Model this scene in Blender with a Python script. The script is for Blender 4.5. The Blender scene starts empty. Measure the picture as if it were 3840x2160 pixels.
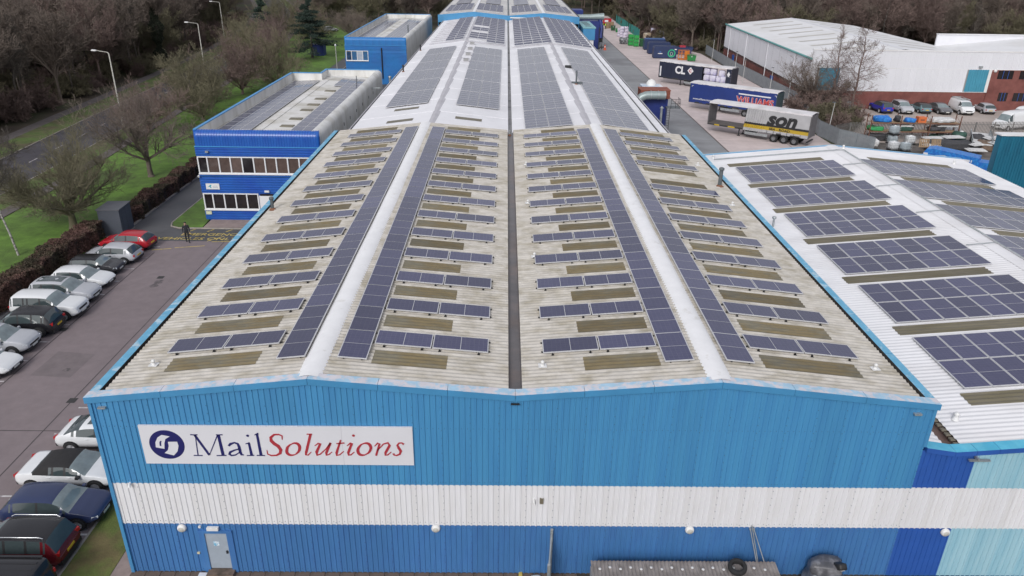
import bpy, bmesh, math, random
from mathutils import Vector, Matrix, noise
R = math.radians
random.seed(7)
scene = bpy.context.scene
COL = scene.collection

# ------------------------------------------------------------------ camera
CAMP = (14.0586, -21.55, 22.0139)
YAW, PITCH, ROLL = .0127, .4296, .0152
cam = bpy.data.cameras.new("camera"); camo = bpy.data.objects.new("camera", cam); COL.objects.link(camo)
cam.sensor_width = 36.0; cam.lens = 36.0 * 2789.9 / 3840; cam.clip_end = 3000; cam.clip_start = .1
_f = Vector((math.sin(YAW)*math.cos(PITCH), math.cos(YAW)*math.cos(PITCH), -math.sin(PITCH)))
_r = Vector((math.cos(YAW), -math.sin(YAW), 0)); _u = _r.cross(_f)
_r2 = math.cos(ROLL)*_r + math.sin(ROLL)*_u; _u2 = -math.sin(ROLL)*_r + math.cos(ROLL)*_u
M = Matrix((_r2, _u2, -_f)).transposed().to_4x4(); M.translation = CAMP
camo.matrix_world = M
scene.camera = camo
scene.render.resolution_x = 1024; scene.render.resolution_y = 576

# ------------------------------------------------------------------ sky, sun, exposure (overcast winter day)
SUN_EL, SUN_AZ = R(36), R(200)
w = bpy.data.worlds.new("World"); scene.world = w; w.use_nodes = True
nt = w.node_tree; nt.nodes.clear()
sky = nt.nodes.new('ShaderNodeTexSky'); sky.sky_type = 'NISHITA'; sky.sun_disc = False
sky.sun_elevation = SUN_EL; sky.sun_rotation = SUN_AZ; sky.air_density = 1.0; sky.dust_density = 4.0; sky.ozone_density = 1.0
hs = nt.nodes.new('ShaderNodeHueSaturation'); hs.inputs['Saturation'].default_value = .22
bg = nt.nodes.new('ShaderNodeBackground'); bg.inputs['Strength'].default_value = .15
ow = nt.nodes.new('ShaderNodeOutputWorld')
mxs = nt.nodes.new('ShaderNodeMix'); mxs.data_type = 'RGBA'; mxs.inputs[0].default_value = .5; mxs.inputs[7].default_value = (4.9, 5.0, 5.65, 1)   # even cloud layer over the sky
nt.links.new(sky.outputs[0], hs.inputs['Color']); nt.links.new(hs.outputs[0], mxs.inputs[6]); nt.links.new(mxs.outputs[2], bg.inputs[0]); nt.links.new(bg.outputs[0], ow.inputs[0])
sl = bpy.data.lights.new("sun", 'SUN'); sl.energy = 1.5; sl.angle = R(18); sl.color = (1, .985, .97)
so = bpy.data.objects.new("sun", sl); COL.objects.link(so)
sdir = Vector((math.sin(SUN_AZ)*math.cos(SUN_EL), math.cos(SUN_AZ)*math.cos(SUN_EL), math.sin(SUN_EL)))
so.rotation_euler = sdir.to_track_quat('Z', 'Y').to_euler(); so.location = (0, 0, 60)
vs = scene.view_settings; vs.view_transform = 'Standard'; vs.look = 'None'; vs.gamma = 1; vs.use_curve_mapping = False
vs.exposure = -0.12
scene.render.engine = 'CYCLES'

# ------------------------------------------------------------------ helpers
MATS = {}
def mat(name, col, rough=.6, var=.0, scale=2.0, metal=0, spec=.5, bump=0, bscale=20, col2=None, cscale=None, cmix=(.45, .6), stretch=None, objvar=0):
    """procedural Principled material: base colour broken up by noise, optional patches of a second colour, optional bump"""
    if name in MATS: return MATS[name]
    m = bpy.data.materials.new(name); m.use_nodes = True; t = m.node_tree; n = t.nodes; b = n['Principled BSDF']
    b.inputs['Roughness'].default_value = rough; b.inputs['Metallic'].default_value = metal
    b.inputs['Specular IOR Level'].default_value = spec
    c4 = (*col, 1); b.inputs['Base Color'].default_value = c4
    tc = n.new('ShaderNodeTexCoord'); src = tc.outputs['Object']
    if stretch:
        mp = n.new('ShaderNodeMapping'); mp.inputs['Scale'].default_value = stretch; t.links.new(src, mp.inputs[0]); src = mp.outputs[0]
    cur = None
    if col2:
        nz = n.new('ShaderNodeTexNoise'); nz.inputs['Scale'].default_value = cscale or scale; nz.inputs['Detail'].default_value = 7; nz.inputs['Roughness'].default_value = .62
        t.links.new(src, nz.inputs['Vector'])
        rp = n.new('ShaderNodeValToRGB'); rp.color_ramp.elements[0].position = cmix[0]; rp.color_ramp.elements[1].position = cmix[1]
        rp.color_ramp.elements[0].color = c4; rp.color_ramp.elements[1].color = (*col2, 1)
        t.links.new(nz.outputs['Fac'], rp.inputs[0]); cur = rp.outputs[0]
    if var:
        n2 = n.new('ShaderNodeTexNoise'); n2.inputs['Scale'].default_value = scale; n2.inputs['Detail'].default_value = 9; n2.inputs['Roughness'].default_value = .65
        t.links.new(src, n2.inputs['Vector'])
        mr = n.new('ShaderNodeMapRange'); mr.inputs[1].default_value = .3; mr.inputs[2].default_value = .7; mr.inputs[3].default_value = 1-var; mr.inputs[4].default_value = 1+var
        t.links.new(n2.outputs['Fac'], mr.inputs[0])
        mx = n.new('ShaderNodeVectorMath'); mx.operation = 'SCALE'
        if cur: t.links.new(cur, mx.inputs[0])
        else: mx.inputs[0].default_value = col
        t.links.new(mr.outputs[0], mx.inputs['Scale']); cur = mx.outputs[0]
    if objvar:   # every sheet or panel a slightly different tone
        oi = n.new('ShaderNodeObjectInfo'); m4 = n.new('ShaderNodeMapRange'); m4.inputs[3].default_value = 1-objvar; m4.inputs[4].default_value = 1+objvar
        t.links.new(oi.outputs['Random'], m4.inputs[0]); v4 = n.new('ShaderNodeVectorMath'); v4.operation = 'SCALE'
        if cur: t.links.new(cur, v4.inputs[0])
        else: v4.inputs[0].default_value = col
        t.links.new(m4.outputs[0], v4.inputs['Scale']); cur = v4.outputs[0]
    if cur: t.links.new(cur, b.inputs['Base Color'])
    if bump:
        n3 = n.new('ShaderNodeTexNoise'); n3.inputs['Scale'].default_value = bscale; n3.inputs['Detail'].default_value = 5
        t.links.new(src, n3.inputs['Vector'])
        bp = n.new('ShaderNodeBump'); bp.inputs['Strength'].default_value = bump; bp.inputs['Distance'].default_value = .05
        t.links.new(n3.outputs['Fac'], bp.inputs['Height']); t.links.new(bp.outputs[0], b.inputs['Normal'])
    m.diffuse_color = c4
    MATS[name] = m; return m

class MB:
    """mesh builder: collects shapes, build() links them as one mesh object"""
    def __init__(s): s.v = []; s.f = []; s.m = []; s.sm = []
    def face(s, pts, mi=0, smooth=False):
        i = len(s.v); s.v += [tuple(p) for p in pts]; s.f.append(tuple(range(i, i+len(pts)))); s.m.append(mi); s.sm.append(smooth); return s
    def grid(s, rows, mi=0, smooth=True, closed=False, flip=False):
        """rows: list of equally long point lists"""
        b = len(s.v); n = len(rows[0])
        for r in rows: s.v += [tuple(p) for p in r]
        for i in range(len(rows)-1):
            for j in range(n if closed else n-1):
                a, c = b+i*n+j, b+i*n+(j+1) % n
                q = (a, c, c+n, a+n)
                s.f.append(q[::-1] if flip else q); s.m.append(mi); s.sm.append(smooth)
        return s
    def box(s, c, d, mi=0, rz=0, ry=0, rx=0, taper=1, tx=None):
        x, y, z = d[0]/2, d[1]/2, d[2]/2; b = len(s.v)
        tx = taper if tx is None else tx
        P = [(-x, -y, -z), (x, -y, -z), (x, y, -z), (-x, y, -z), (-x*tx, -y*taper, z), (x*tx, -y*taper, z), (x*tx, y*taper, z), (-x*tx, y*taper, z)]
        if rx or ry or rz:
            m = Matrix.Rotation(rz, 3, 'Z') @ Matrix.Rotation(ry, 3, 'Y') @ Matrix.Rotation(rx, 3, 'X'); P = [m @ Vector(p) for p in P]
        s.v += [(p[0]+c[0], p[1]+c[1], p[2]+c[2]) for p in P]
        for q in ((3, 2, 1, 0), (4, 5, 6, 7), (0, 1, 5, 4), (1, 2, 6, 5), (2, 3, 7, 6), (3, 0, 4, 7)):
            s.f.append(tuple(b+k for k in q)); s.m.append(mi); s.sm.append(False)
        return s
    def b2(s, x0, x1, y0, y1, z0, z1, mi=0): return s.box(((x0+x1)/2, (y0+y1)/2, (z0+z1)/2), (abs(x1-x0), abs(y1-y0), abs(z1-z0)), mi)
    def tube(s, pts, r, n=8, mi=0, cap=True, smooth=True):
        """tube through points; r a number or list"""
        pts = [Vector(p) for p in pts]; rows = []
        for i, p in enumerate(pts):
            t = (pts[min(i+1, len(pts)-1)] - pts[max(i-1, 0)]).normalized()
            a = t.cross(Vector((0, 0, 1))); a = a.normalized() if a.length > 1e-4 else Vector((1, 0, 0)); b = t.cross(a)
            rr = r[i] if isinstance(r, (list, tuple)) else r
            rows.append([p + rr*(math.cos(2*math.pi*k/n)*a + math.sin(2*math.pi*k/n)*b) for k in range(n)])
        s.grid(rows, mi, smooth, closed=True, flip=True)
        if cap: s.face(rows[0], mi); s.face(rows[-1][::-1], mi)
        return s
    def lathe(s, prof, c=(0, 0, 0), n=16, mi=0, axis='Z', smooth=True):
        rows = []
        for r, h in prof:
            row = []
            for k in range(n):
                a = 2*math.pi*k/n; x, y = r*math.cos(a), r*math.sin(a)
                p = (x, y, h) if axis == 'Z' else ((x, h, y) if axis == 'Y' else (h, x, y))
                row.append((p[0]+c[0], p[1]+c[1], p[2]+c[2]))
            rows.append(row)
        return s.grid(rows, mi, smooth, closed=True)
    def prism(s, poly, axis, a, b, mi=0):
        """extrude polygon (2-D points in the other two axes) from a to b along axis"""
        def P(p, h): return (h, p[0], p[1]) if axis == 'X' else ((p[0], h, p[1]) if axis == 'Y' else (p[0], p[1], h))
        A = [P(p, a) for p in poly]; B = [P(p, b) for p in poly]; s.face(A[::-1], mi); s.face(B, mi)
        for i in range(len(poly)): j = (i+1) % len(poly); s.face((A[i], A[j], B[j], B[i]), mi)
        return s
    def xf(s, mtx, start=0):
        for i in range(start, len(s.v)): s.v[i] = tuple(mtx @ Vector(s.v[i]))
        return s
    def mesh(s, name, mats):
        me = bpy.data.meshes.new(name); me.from_pydata(s.v, [], s.f)
        for m in (mats if isinstance(mats, (list, tuple)) else [mats]): me.materials.append(m)
        me.polygons.foreach_set('material_index', s.m); me.polygons.foreach_set('use_smooth', s.sm); me.update(); return me
    def build(s, name, mats, parent=None, loc=None, rz=0, **k): return link(name, s.mesh(name, mats), parent, loc, rz, **k)

def link(name, me, parent=None, loc=None, rz=0, rot=None, scale=None, **k):
    o = bpy.data.objects.new(name, me); COL.objects.link(o)
    if parent: o.parent = parent
    if loc is not None: o.location = loc
    if rot is not None: o.rotation_euler = rot
    elif rz: o.rotation_euler = (0, 0, rz)
    if scale is not None: o.scale = scale if not isinstance(scale, (int, float)) else (scale,)*3
    for a, b in k.items(): o[a] = b
    return o
def thing(name, label, cat, loc=(0, 0, 0), rz=0, group=None):
    o = link(name, None, None, loc, rz); o.empty_display_size = .3
    return tag(o, label, cat, group)
def tag(o, label, cat, group=None):
    o['label'] = label; o['category'] = cat
    if group: o['group'] = group
    return o
def structure(o, label=None):
    o['kind'] = 'structure'
    if label: o['label'] = label
    return o
def copy_tree(o, parent=None, loc=None, rz=None, label=None):
    c = o.copy(); COL.objects.link(c); c.parent = parent
    if loc is not None: c.location = loc
    if rz is not None: c.rotation_euler = (0, 0, rz)
    if label: c['label'] = label
    for ch in list(o.children): copy_tree(ch, c)
    return c
def text_mesh(name, body, size, mats, extrude=.005, shear=0, offset=0, align='LEFT'):
    cu = bpy.data.curves.new(name, 'FONT'); cu.body = body; cu.size = size; cu.extrude = extrude; cu.shear = shear; cu.offset = offset; cu.align_x = align; cu.resolution_u = 3
    o = bpy.data.objects.new(name, cu); COL.objects.link(o)
    dg = bpy.context.evaluated_depsgraph_get(); me = bpy.data.meshes.new_from_object(o.evaluated_get(dg))
    bpy.data.objects.remove(o); bpy.data.curves.remove(cu)
    me.materials.clear(); me.materials.append(mats); me.name = name; return me
ORD = ['first', 'second', 'third', 'fourth', 'fifth', 'sixth', 'seventh', 'eighth', 'ninth', 'tenth', 'eleventh', 'twelfth', 'thirteenth', 'fourteenth', 'fifteenth', 'sixteenth']
# ------------------------------------------------------------------ ground, roads, paths
m_earth = mat('leaf_litter', (.062, .047, .033), .95, .35, .35, col2=(.05, .062, .022), cscale=.06, bump=.4, bscale=3)
m_lawn = mat('lawn_grass', (.11, .21, .03), .9, .32, .9, col2=(.065, .1, .025), cscale=.16, cmix=(.4, .68), bump=.5, bscale=14)
m_verge = mat('rough_grass', (.085, .13, .03), .9, .35, 1.2, col2=(.09, .08, .04), cscale=.3, bump=.5, bscale=10)
m_road = mat('road_asphalt', (.052, .048, .057), .85, .22, .7, col2=(.072, .067, .074), cscale=.12, bump=.15, bscale=40)
m_cpark = mat('car_park_asphalt', (.225, .184, .19), .85, .1, 1.3, col2=(.205, .168, .173), cscale=.16, cmix=(.4, .66), bump=.12, bscale=45)
m_drive = mat('drive_asphalt', (.1, .1, .106), .85, .2, .5, col2=(.075, .077, .083), cscale=.25, bump=.12, bscale=40)
m_path = mat('path_tarmac', (.115, .1, .098), .9, .2, 1.0)
m_kerb = mat('kerb_concrete', (.3, .27, .24), .85, .25, 1.5)
m_serv = mat('service_concrete', (.27, .275, .285), .8, .12, .35, col2=(.2, .2, .21), cscale=.09, cmix=(.5, .62), bump=.1, bscale=30)
m_yard = mat('yard_concrete', (.58, .495, .48), .85, .13, .5, col2=(.48, .41, .395), cscale=.075, cmix=(.45, .66), bump=.08, bscale=30)
m_yard2 = mat('rear_yard_concrete', (.44, .38, .345), .85, .15, .4, col2=(.36, .31, .28), cscale=.1)
m_line = mat('worn_white_paint', (.55, .53, .53), .7, .2, 4, col2=(.22, .185, .19), cscale=2.5, cmix=(.46, .6))
m_yell = mat('worn_yellow_paint', (.6, .46, .12), .7, .15, 3, col2=(.22, .19, .14), cscale=4, cmix=(.52, .68))
m_slab = mat('paving_slab', (.16, .115, .09), .9, .3, 3, col2=(.09, .07, .055), cscale=2.5)
m_slab2 = mat('path_slab', (.3, .235, .215), .9, .2, 2)
m_mud = mat('muddy_ground', (.07, .055, .042), .95, .4, 2, bump=.6, bscale=8)

def sheet(name, poly, z, m, parent=None, thick=None):
    b = MB(); b.face([(x, y, z) for x, y in poly])
    return b.build(name, m, parent)
def rect(x0, x1, y0, y1): return [(x0, y0), (x1, y0), (x1, y1), (x0, y1)]
b = MB(); N = 40
xs = [-900+45*i for i in range(N+1)]
b.grid([[(x, y-300, -.03) for x in xs] for y in [-100+45*j for j in range(36)]], smooth=False)
structure(b.build('ground', m_earth))

RC = [(-36.6, -60), (-36.8, 20), (-37.1, 50), (-38.9, 76), (-40.1, 95), (-40.9, 108), (-43, 135), (-47, 170), (-54, 210), (-66, 260), (-90, 330)]
def road_at(y):
    for (x0, y0), (x1, y1) in zip(RC, RC[1:]):
        if y0 <= y <= y1: t = (y-y0)/(y1-y0); return x0+(x1-x0)*t
    return RC[-1][0]
YS = [-60+3*i for i in range(131)]
def sx(y): return sum(road_at(min(329, max(-59, y+d))) for d in (-6, -3, 0, 3, 6))/5
def strip(name, o0, o1, z, m, y0=-60, y1=330, dz=0):
    b = MB(); ys = [y for y in YS if y0 <= y <= y1]
    b.grid([[(sx(y)+o0, y, z+dz), (sx(y)+o1, y, z)] for y in ys], smooth=False)
    return b.build(name, m)
structure(strip('road', -3.5, 3.5, 0, m_road))
structure(strip('far_road_verge', -7.2, -3.62, .08, m_verge)); structure(strip('far_footpath', -9, -7.2, .06, m_path))
structure(strip('near_road_verge', 3.62, 6.3, .08, m_verge)); structure(strip('footpath', 6.3, 7.6, .086, m_path))
for s in (-1, 1):
    b = MB(); ys = YS
    o = 3.5*s; e = o+.13*s
    b.grid([[(sx(y)+o, y, 0), (sx(y)+o, y, .1), (sx(y)+e, y, .1), (sx(y)+e, y, 0)] for y in ys], smooth=False, flip=s < 0)
    structure(b.build('road_kerb', m_kerb))
road = bpy.data.objects['road']
for k in range(-2, 22):
    y = 52+6*k
    b = MB(); b.grid([[(sx(y+t)-.06, y+t, .005), (sx(y+t)+.06, y+t, .005)] for t in (0, .9, 1.8)], smooth=False)
    b.build('centre_line_dash', m_line, road)
for s in ():
    b = MB(); b.grid([[(sx(y)+3.1*s, y, .005), (sx(y)+3.1*s+.1, y, .005)] for y in YS if y > 20], smooth=False); b.build('edge_line', m_line, road)
# lawn between footpath and hedge, widening towards the cedar
b = MB()
b.grid([[(sx(y)+7.6, y, .03), ((sx(y)+7.6)*.5+.5*(-18.4 if y < 76 else -20.4), y, .05), (-18.4 if y < 76 else -20.4, y, .02)] for y in YS if y <= 216], smooth=False)
structure(b.build('lawn', m_lawn))
structure(sheet('car_park', [(-18.4, -60), (-2.74, -60), (-2.74, 12), (-.02, 12), (-.02, 35), (-18.4, 35)], 0, m_cpark))
structure(sheet('driveway', [(-18.2, 35), (-.02, 35), (-.02, 37.8), (-13.4, 37.85), (-14.2, 38.3), (-14.5, 39.2), (-14.5, 76), (0, 76), (0, 175), (-20.4, 175), (-20.4, 76), (-17.45, 76), (-17.45, 37)], 0, m_drive))
structure(sheet('entrance_paving', rect(-11.4, 0, 37.95, 40.0), .1, m_slab2))
b = MB(); isl = [(-14.4, 39.2), (-14.15, 38.45), (-13.5, 37.97), (-11.45, 37.95), (-11.6, 40.2), (-11.95, 40.2), (-11.95, 75), (-14.4, 75)]
b.prism(isl, 'Z', 0, .11); structure(b.build('office_grass', m_lawn))
b = MB(); pts = [(-14.5, 75), (-14.5, 39.2), (-14.2, 38.3), (-13.4, 37.85), (-.1, 37.8)]
b.tube([(x, y, .05) for x, y in pts], .085, 4); structure(b.build('office_kerb', m_kerb))
b = MB(); b.b2(-17.65, -17.45, 36, 170, 0, .1); structure(b.build('drive_kerb', m_kerb))
structure(sheet('side_grass', rect(-2.7, -.82, -30, 12), .05, mat('strip_grass', (.12, .15, .035), .9, .3, 1.2, col2=(.15, .12, .05), cscale=.5, bump=.5, bscale=12)))
structure(sheet('side_path', rect(-.82, -.02, -30, 12), .03, m_slab2))
b = MB(); b.b2(-2.78, -2.68, -30, 12, 0, .06); structure(b.build('side_kerb', m_kerb))
# bay lines
cp = bpy.data.objects['car_park']
for k in range(-3, 10): sheet('bay_line', rect(-18.2, -13.25, 13.5+2.24*k, 13.6+2.24*k), .005, m_line, cp)
for k in range(-3, 5): sheet('bay_line', rect(-7.9, -2.75, 1.9+2.28*k, 2.0+2.28*k), .005, m_line, cp)
dw = bpy.data.objects['driveway']
b = MB(); b.tube([(-13.6, 32.9, .004), (-12.2, 33.4, .004), (-9.5, 34.6, .004), (-7.2, 35.15, .004), (-3, 35.2, .004)], .05, 4); 
b = MB()
for (xa, ya), (xb, yb) in zip([(-13.6, 33.0), (-12.0, 33.5), (-9.6, 34.9), (-10, 35.0)], [(-12.2, 33.35), (-9.8, 34.0), (-7.3, 35.1), (-9.0, 36.2)]):
    d = Vector((xb-xa, yb-ya, 0)).normalized(); nn = Vector((-d.y, d.x, 0))*.05
    b.face([Vector((xa, ya, .006))-nn, Vector((xb, yb, .006))-nn, Vector((xb, yb, .006))+nn, Vector((xa, ya, .006))+nn])
b.build('hatching_line', m_yell, dw)
for k in range(6):
    x = -12.4+1.55*k; b = MB(); b.face([(x, 37.2, .006), (x+.14, 37.2, .006), (x+.5, 37.75, .006), (x+.36, 37.75, .006)]); b.build('hatching_line', m_yell, dw)
for s, x, y in (('EMERGENCY', -12.7, 36.3), ('VEHICLES ONLY', -14.3, 35.3)):
    me = text_mesh('road_lettering', s, .9, m_yell, .002, .1, .006); o = link('road_lettering', me, dw, (x, y, .008)); o.scale = (1.0, .85, 1)
# seams, patches, stains and drains in the car park surface
m_seam = mat('tar_seam', (.07, .06, .062), .8, .2, 3); m_patch = mat('tarmac_patch', (.178, .148, .152), .85, .15, 1.5); m_oil = mat('oil_stain', (.1, .085, .087), .6, .3, 4, col2=(.17, .14, .143), cscale=3)
sheet('tar_seam', rect(-13.2, -13.13, -20, 32.5), .0042, m_seam, cp); sheet('tar_seam', rect(-8.6, -8.54, -20, 35), .0042, m_seam, cp); sheet('tar_seam', rect(-13.1, -3, 9.0, 9.06), .0038, m_seam, cp)
sheet('repair_patch', [(-12.2, 14.2), (-9.9, 14.0), (-9.8, 16.6), (-12.1, 16.9)], .0036, m_patch, cp); sheet('repair_patch', [(-7.9, 22.5), (-6.4, 22.4), (-6.3, 29), (-7.8, 29.1)], .0036, m_patch, cp); sheet('repair_patch', [(-12.6, 3), (-11.2, 3), (-11.1, 8), (-12.6, 8)], .0036, m_patch, cp)
for k in range(22):
    cx, cy, rr = random.choice((-15.6, -14.6, -5.2, -10.5)), random.uniform(-2, 33), random.uniform(.12, .4)
    sheet('oil_stain', [(cx+rr*random.uniform(.7, 1.2)*math.cos(a*.7), cy+rr*random.uniform(.7, 1.2)*math.sin(a*.7)) for a in range(9)], .0046+.00005*k, m_oil, cp)
for x, y in ((-13.5, 19.4), (-10.9, 27.5), (-8.8, 11.5)): sheet('drain_grate', rect(x, x+.45, y, y+.45), .0062, mat('drain_black', (.04, .038, .038), .7), cp)
# right-hand yard
structure(sheet('service_road', rect(28.5, 41, 40, 262), 0, m_serv)); structure(sheet('yard', [(41, 40), (60.1, 40), (60.1, 69), (55.2, 71), (55.2, 78), (59.4, 94.4), (59.6, 159), (50.5, 185), (50.5, 262), (41, 262)], .004, m_yard))
structure(sheet('rear_car_park', [(57.5, 72), (140, 72), (140, 94.4), (60.1, 94.4)], .008, m_yard2))
structure(sheet('storage_yard', [(55.8, 36), (120, 36), (120, 72), (57.6, 72), (55.8, 70)], .004, mat('storage_yard_ground', (.15, .13, .12), .9, .35, .8, col2=(.075, .068, .06), cscale=.5)))
yd = bpy.data.objects['yard']; sr = bpy.data.objects['service_road']
m_joint = mat('joint_dirt', (.14, .12, .115), .9)
for y in range(48, 260, 12): sheet('joint', rect(41.1, 50.4 if y > 160 else 58.5, y, y+.07), .0075, m_joint, yd)
sheet('joint', rect(49.5, 49.57, 41, 180), .0072, m_joint, yd); sheet('channel', rect(40.85, 41.05, 41, 260), .0085, m_joint, yd)
for y in range(45, 260, 9): sheet('joint', rect(29, 40.8, y, y+.06), .0035, m_joint, sr)
sheet('drain_cover', rect(41.9, 43.3, 57.2, 58.0), .0105, mat('drain_iron', (.17, .14, .135), .7, .3, 5), yd)
# strip in front of the gable wall
structure(sheet('front_ground', rect(-.8, 60, -9, 0), .002, m_mud))
pv = structure(sheet('front_paving', rect(-.1, 17.4, -.86, -.02), .012, mat('paving_bed', (.06, .05, .04), .95, .3, 4)))
me = None
for r_ in range(2):
    for k in range(30):
        x = .2+.57*k
        if me is None: b = MB(); b.box((0, 0, 0), (.545, .39, .05)); me = b.mesh('paving_slab', m_slab)
        link('paving_slab', me, pv, (x+(.28 if r_ else 0), -.23-.41*r_, .022+random.uniform(-.006, .006)), rot=(random.uniform(-.01, .01), random.uniform(-.01, .01), 0))
# ------------------------------------------------------------------ front warehouse (blue gable, corrugated roof)
RX = [0, 7.5, 14.5, 21.5, 29]; RZ = [7.9, 8.72, 8.13, 8.72, 7.9]; LEN = 40.3
def interp(x, X, Z):
    for i in range(len(X)-1):
        if x <= X[i+1] or i == len(X)-2: return Z[i]+(Z[i+1]-Z[i])*(x-X[i])/(X[i+1]-X[i])
def roofz(x): return interp(x, RX, RZ)
m_blue = mat('light_blue_cladding', (.068, .27, .5), .45, .11, .5, col2=(.052, .21, .425), cscale=.5, stretch=(2.6, 1, .14), objvar=.055)
m_blue2 = mat('mid_blue_cladding', (.058, .18, .41), .45, .13, .7, col2=(.048, .14, .36), cscale=.5, stretch=(1.5, 1, .3), objvar=.06)
m_whitec = mat('white_cladding', (.73, .73, .755), .5, .04, .6, col2=(.68, .675, .685), cscale=.8, stretch=(2.5, 1, .25), objvar=.03)
m_trimtop = mat('faded_blue_trim', (.36, .55, .7), .6, .1, 2, col2=(.62, .6, .64), cscale=3.2, cmix=(.44, .56))
m_trim = mat('blue_trim', (.06, .25, .47), .45, .1, 1)
m_darkblue = mat('dark_blue_cladding', (.027, .1, .38), .45, .1, .8)
m_paleblue = mat('faded_pale_blue_cladding', (.285, .51, .61), .55, .06, .6, col2=(.335, .54, .62), cscale=.6, stretch=(3, 1, .3), objvar=.03)
m_turq = mat('turquoise_trim', (.07, .42, .62), .5, .1, 1.2, col2=(.12, .5, .68), cscale=1)
m_fibre = mat('weathered_fibre_cement', (.53, .5, .455), .9, .16, 2.2, col2=(.27, .235, .16), cscale=1.3, cmix=(.44, .8), stretch=(.8, 1.3, 1), bump=.15, bscale=30)
m_sky = mat('grimy_rooflight', (.165, .13, .068), .45, .22, 1.3, col2=(.155, .14, .1), cscale=.5, cmix=(.45, .6), stretch=(1.2, 2.5, 1), objvar=.22)
m_cap = mat('white_ridge_cap', (.8, .8, .81), .7, .05, 1.5, col2=(.52, .5, .45), cscale=1.6, cmix=(.6, .8))
m_gut = mat('wet_gutter_lining', (.125, .115, .118), .35, .3, .8, col2=(.16, .13, .12), cscale=.5)
m_gutd = mat('dark_gutter', (.05, .045, .04), .8, .3, 3)  # very dark brown for the eave gutter troughs
m_inner = mat('inner_lining', (.3, .3, .3), .9)
m_galv = mat('galvanised_steel', (.42, .45, .46), .45, .2, 3, metal=.6)
m_black = mat('black_plastic', (.02, .02, .022), .5, .1, 5)
m_whitep = mat('white_plastic', (.72, .72, .71), .5, .06, 4)
m_grey = mat('grey_paint', (.33, .38, .44), .5, .08, 3)

PITCHW = 2.86/12
def corr(x0, z0, x1, z1, y0, y1, pitch=PITCHW, amp=.021, n=8, nx=2, ph=0):
    b = MB(); k = max(2, int(round((y1-y0)/pitch*n)))
    rows = []
    for i in range(k+1):
        y = y0+(y1-y0)*i/k; dz = amp*math.sin(2*math.pi*((y-ph)/pitch))
        rows.append([(x0+(x1-x0)*j/(nx-1), y, z0+(z1-z0)*j/(nx-1)+dz) for j in range(nx)])
    return b.grid(rows, 0, True)

wh = thing('front_warehouse', 'blue gabled warehouse with white band and corrugated roof nearest the viewer', 'warehouse')
ins = [(.34, 7.5), (7.5, 14.27), (14.74, 21.5), (21.5, 28.66)]
slopes = []
for i, (xa, xb) in enumerate(ins):
    o = corr(xa, roofz(xa), xb, roofz(xb), .12, LEN).build('roof_slope', m_fibre, wh); slopes.append(o)
# rooflights: corrugated sheets laid into each slope
for i, (xa, xb, skip) in enumerate([(2.0, 5.3, ()), (9.4, 12.05, ()), (17.0, 19.7, ()), (23.45, 27.05, ())]):
    y0 = 1.27
    za, zb = roofz(xa)+.009, roofz(xb)+.009
    me = corr(xa, za, xb, zb, y0, y0+PITCHW*4).mesh('rooflight', m_sky)
    for k in range(14):
        link('rooflight', me, slopes[i], (0, 2.86*k-(.16 if k == 13 else 0)*0, 0))
# ridge caps
for xr in (7.5, 21.5):
    z = 8.72; b = MB(); prof = [(-.42, -.045), (-.3, .035), (-.12, .075), (0, .085), (.12, .075), (.3, .035), (.42, -.045)]
    b.grid([[(xr+.12*(0)+px, y, z+pz+.01*math.sin(y*.7)) for px, pz in prof] for y in [.06+1.15*i for i in range(36)]], flip=False)
    o = b.build('ridge_cap', m_cap, wh)
# valley gutter and eave gutters
b = MB(); b.grid([[(14.26, y, 8.12), (14.3, y, 7.93), (14.71, y, 7.93), (14.75, y, 8.12)] for y in (.1, 20, LEN)], smooth=False); b.build('valley_gutter', m_gut, wh)
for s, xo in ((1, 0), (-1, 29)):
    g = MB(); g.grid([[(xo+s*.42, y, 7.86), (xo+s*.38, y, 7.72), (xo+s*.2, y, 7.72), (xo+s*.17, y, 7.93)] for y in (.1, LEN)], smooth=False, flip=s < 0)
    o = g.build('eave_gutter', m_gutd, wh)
    for k in range(12):
        ya, yb = .12+3.35*k, .12+3.35*(k+1)-.02
        t = MB(); t.b2(xo-s*.14, xo+s*.17, ya, yb, 7.62, 7.935)
        for q in range(6): t.m[q] = 0 if q == 1 else 1
        t.build('gutter_trim', [mat('worn_gutter_trim', (.13, .39, .58), .55, .12, 2, col2=(.42, .58, .68), cscale=2.6, cmix=(.52, .64)), m_trim], wh)
# gable wall sheets: 29 across, three bands
def rib_profile(x0, x1, pitch=.2, d=.031):
    P = [(x0, 0)]; x = x0
    while x < x1-1e-4:
        for a, y in ((.115, 0), (.13, -d), (.172, -d), (.187, 0)): P.append((x+a*pitch/.2, y))
        x += pitch
    P.append((x1, 0)); return P
def cladding(name, parent, x, y, z0, z1, m, top=None, w=1.0, cache={}):
    P = rib_profile(0, w)
    key = (name, m.name, round(z0, 3), round(z1, 3), w)
    if top is None and key in cache: return link(name, cache[key], parent, (x, y, 0))
    b = MB(); b.grid([[(px, py, z0) for px, py in P], [(px, py, (top(x+px) if top else z1)) for px, py in P]], smooth=False)
    # returned edge at the bottom so the sheet has thickness
    b.grid([[(px, py+.012, z0) for px, py in P], [(px, py, z0) for px, py in P]], smooth=False)
    me = b.mesh(name, m)
    if top is None: cache[key] = me
    return link(name, me, parent, (x, y, 0))
for k in range(29):
    cladding('upper_cladding_sheet', wh, k, -.045, 4.3, 0, m_blue, top=lambda x: roofz(min(29, max(0, x)))-.12)
    cladding('white_cladding_sheet', wh, k, -.03, 2.42, 4.32, m_whitec)
    if k not in (3,): cladding('lower_cladding_sheet', wh, k, -.015, .06, 2.44, m_blue2)
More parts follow.
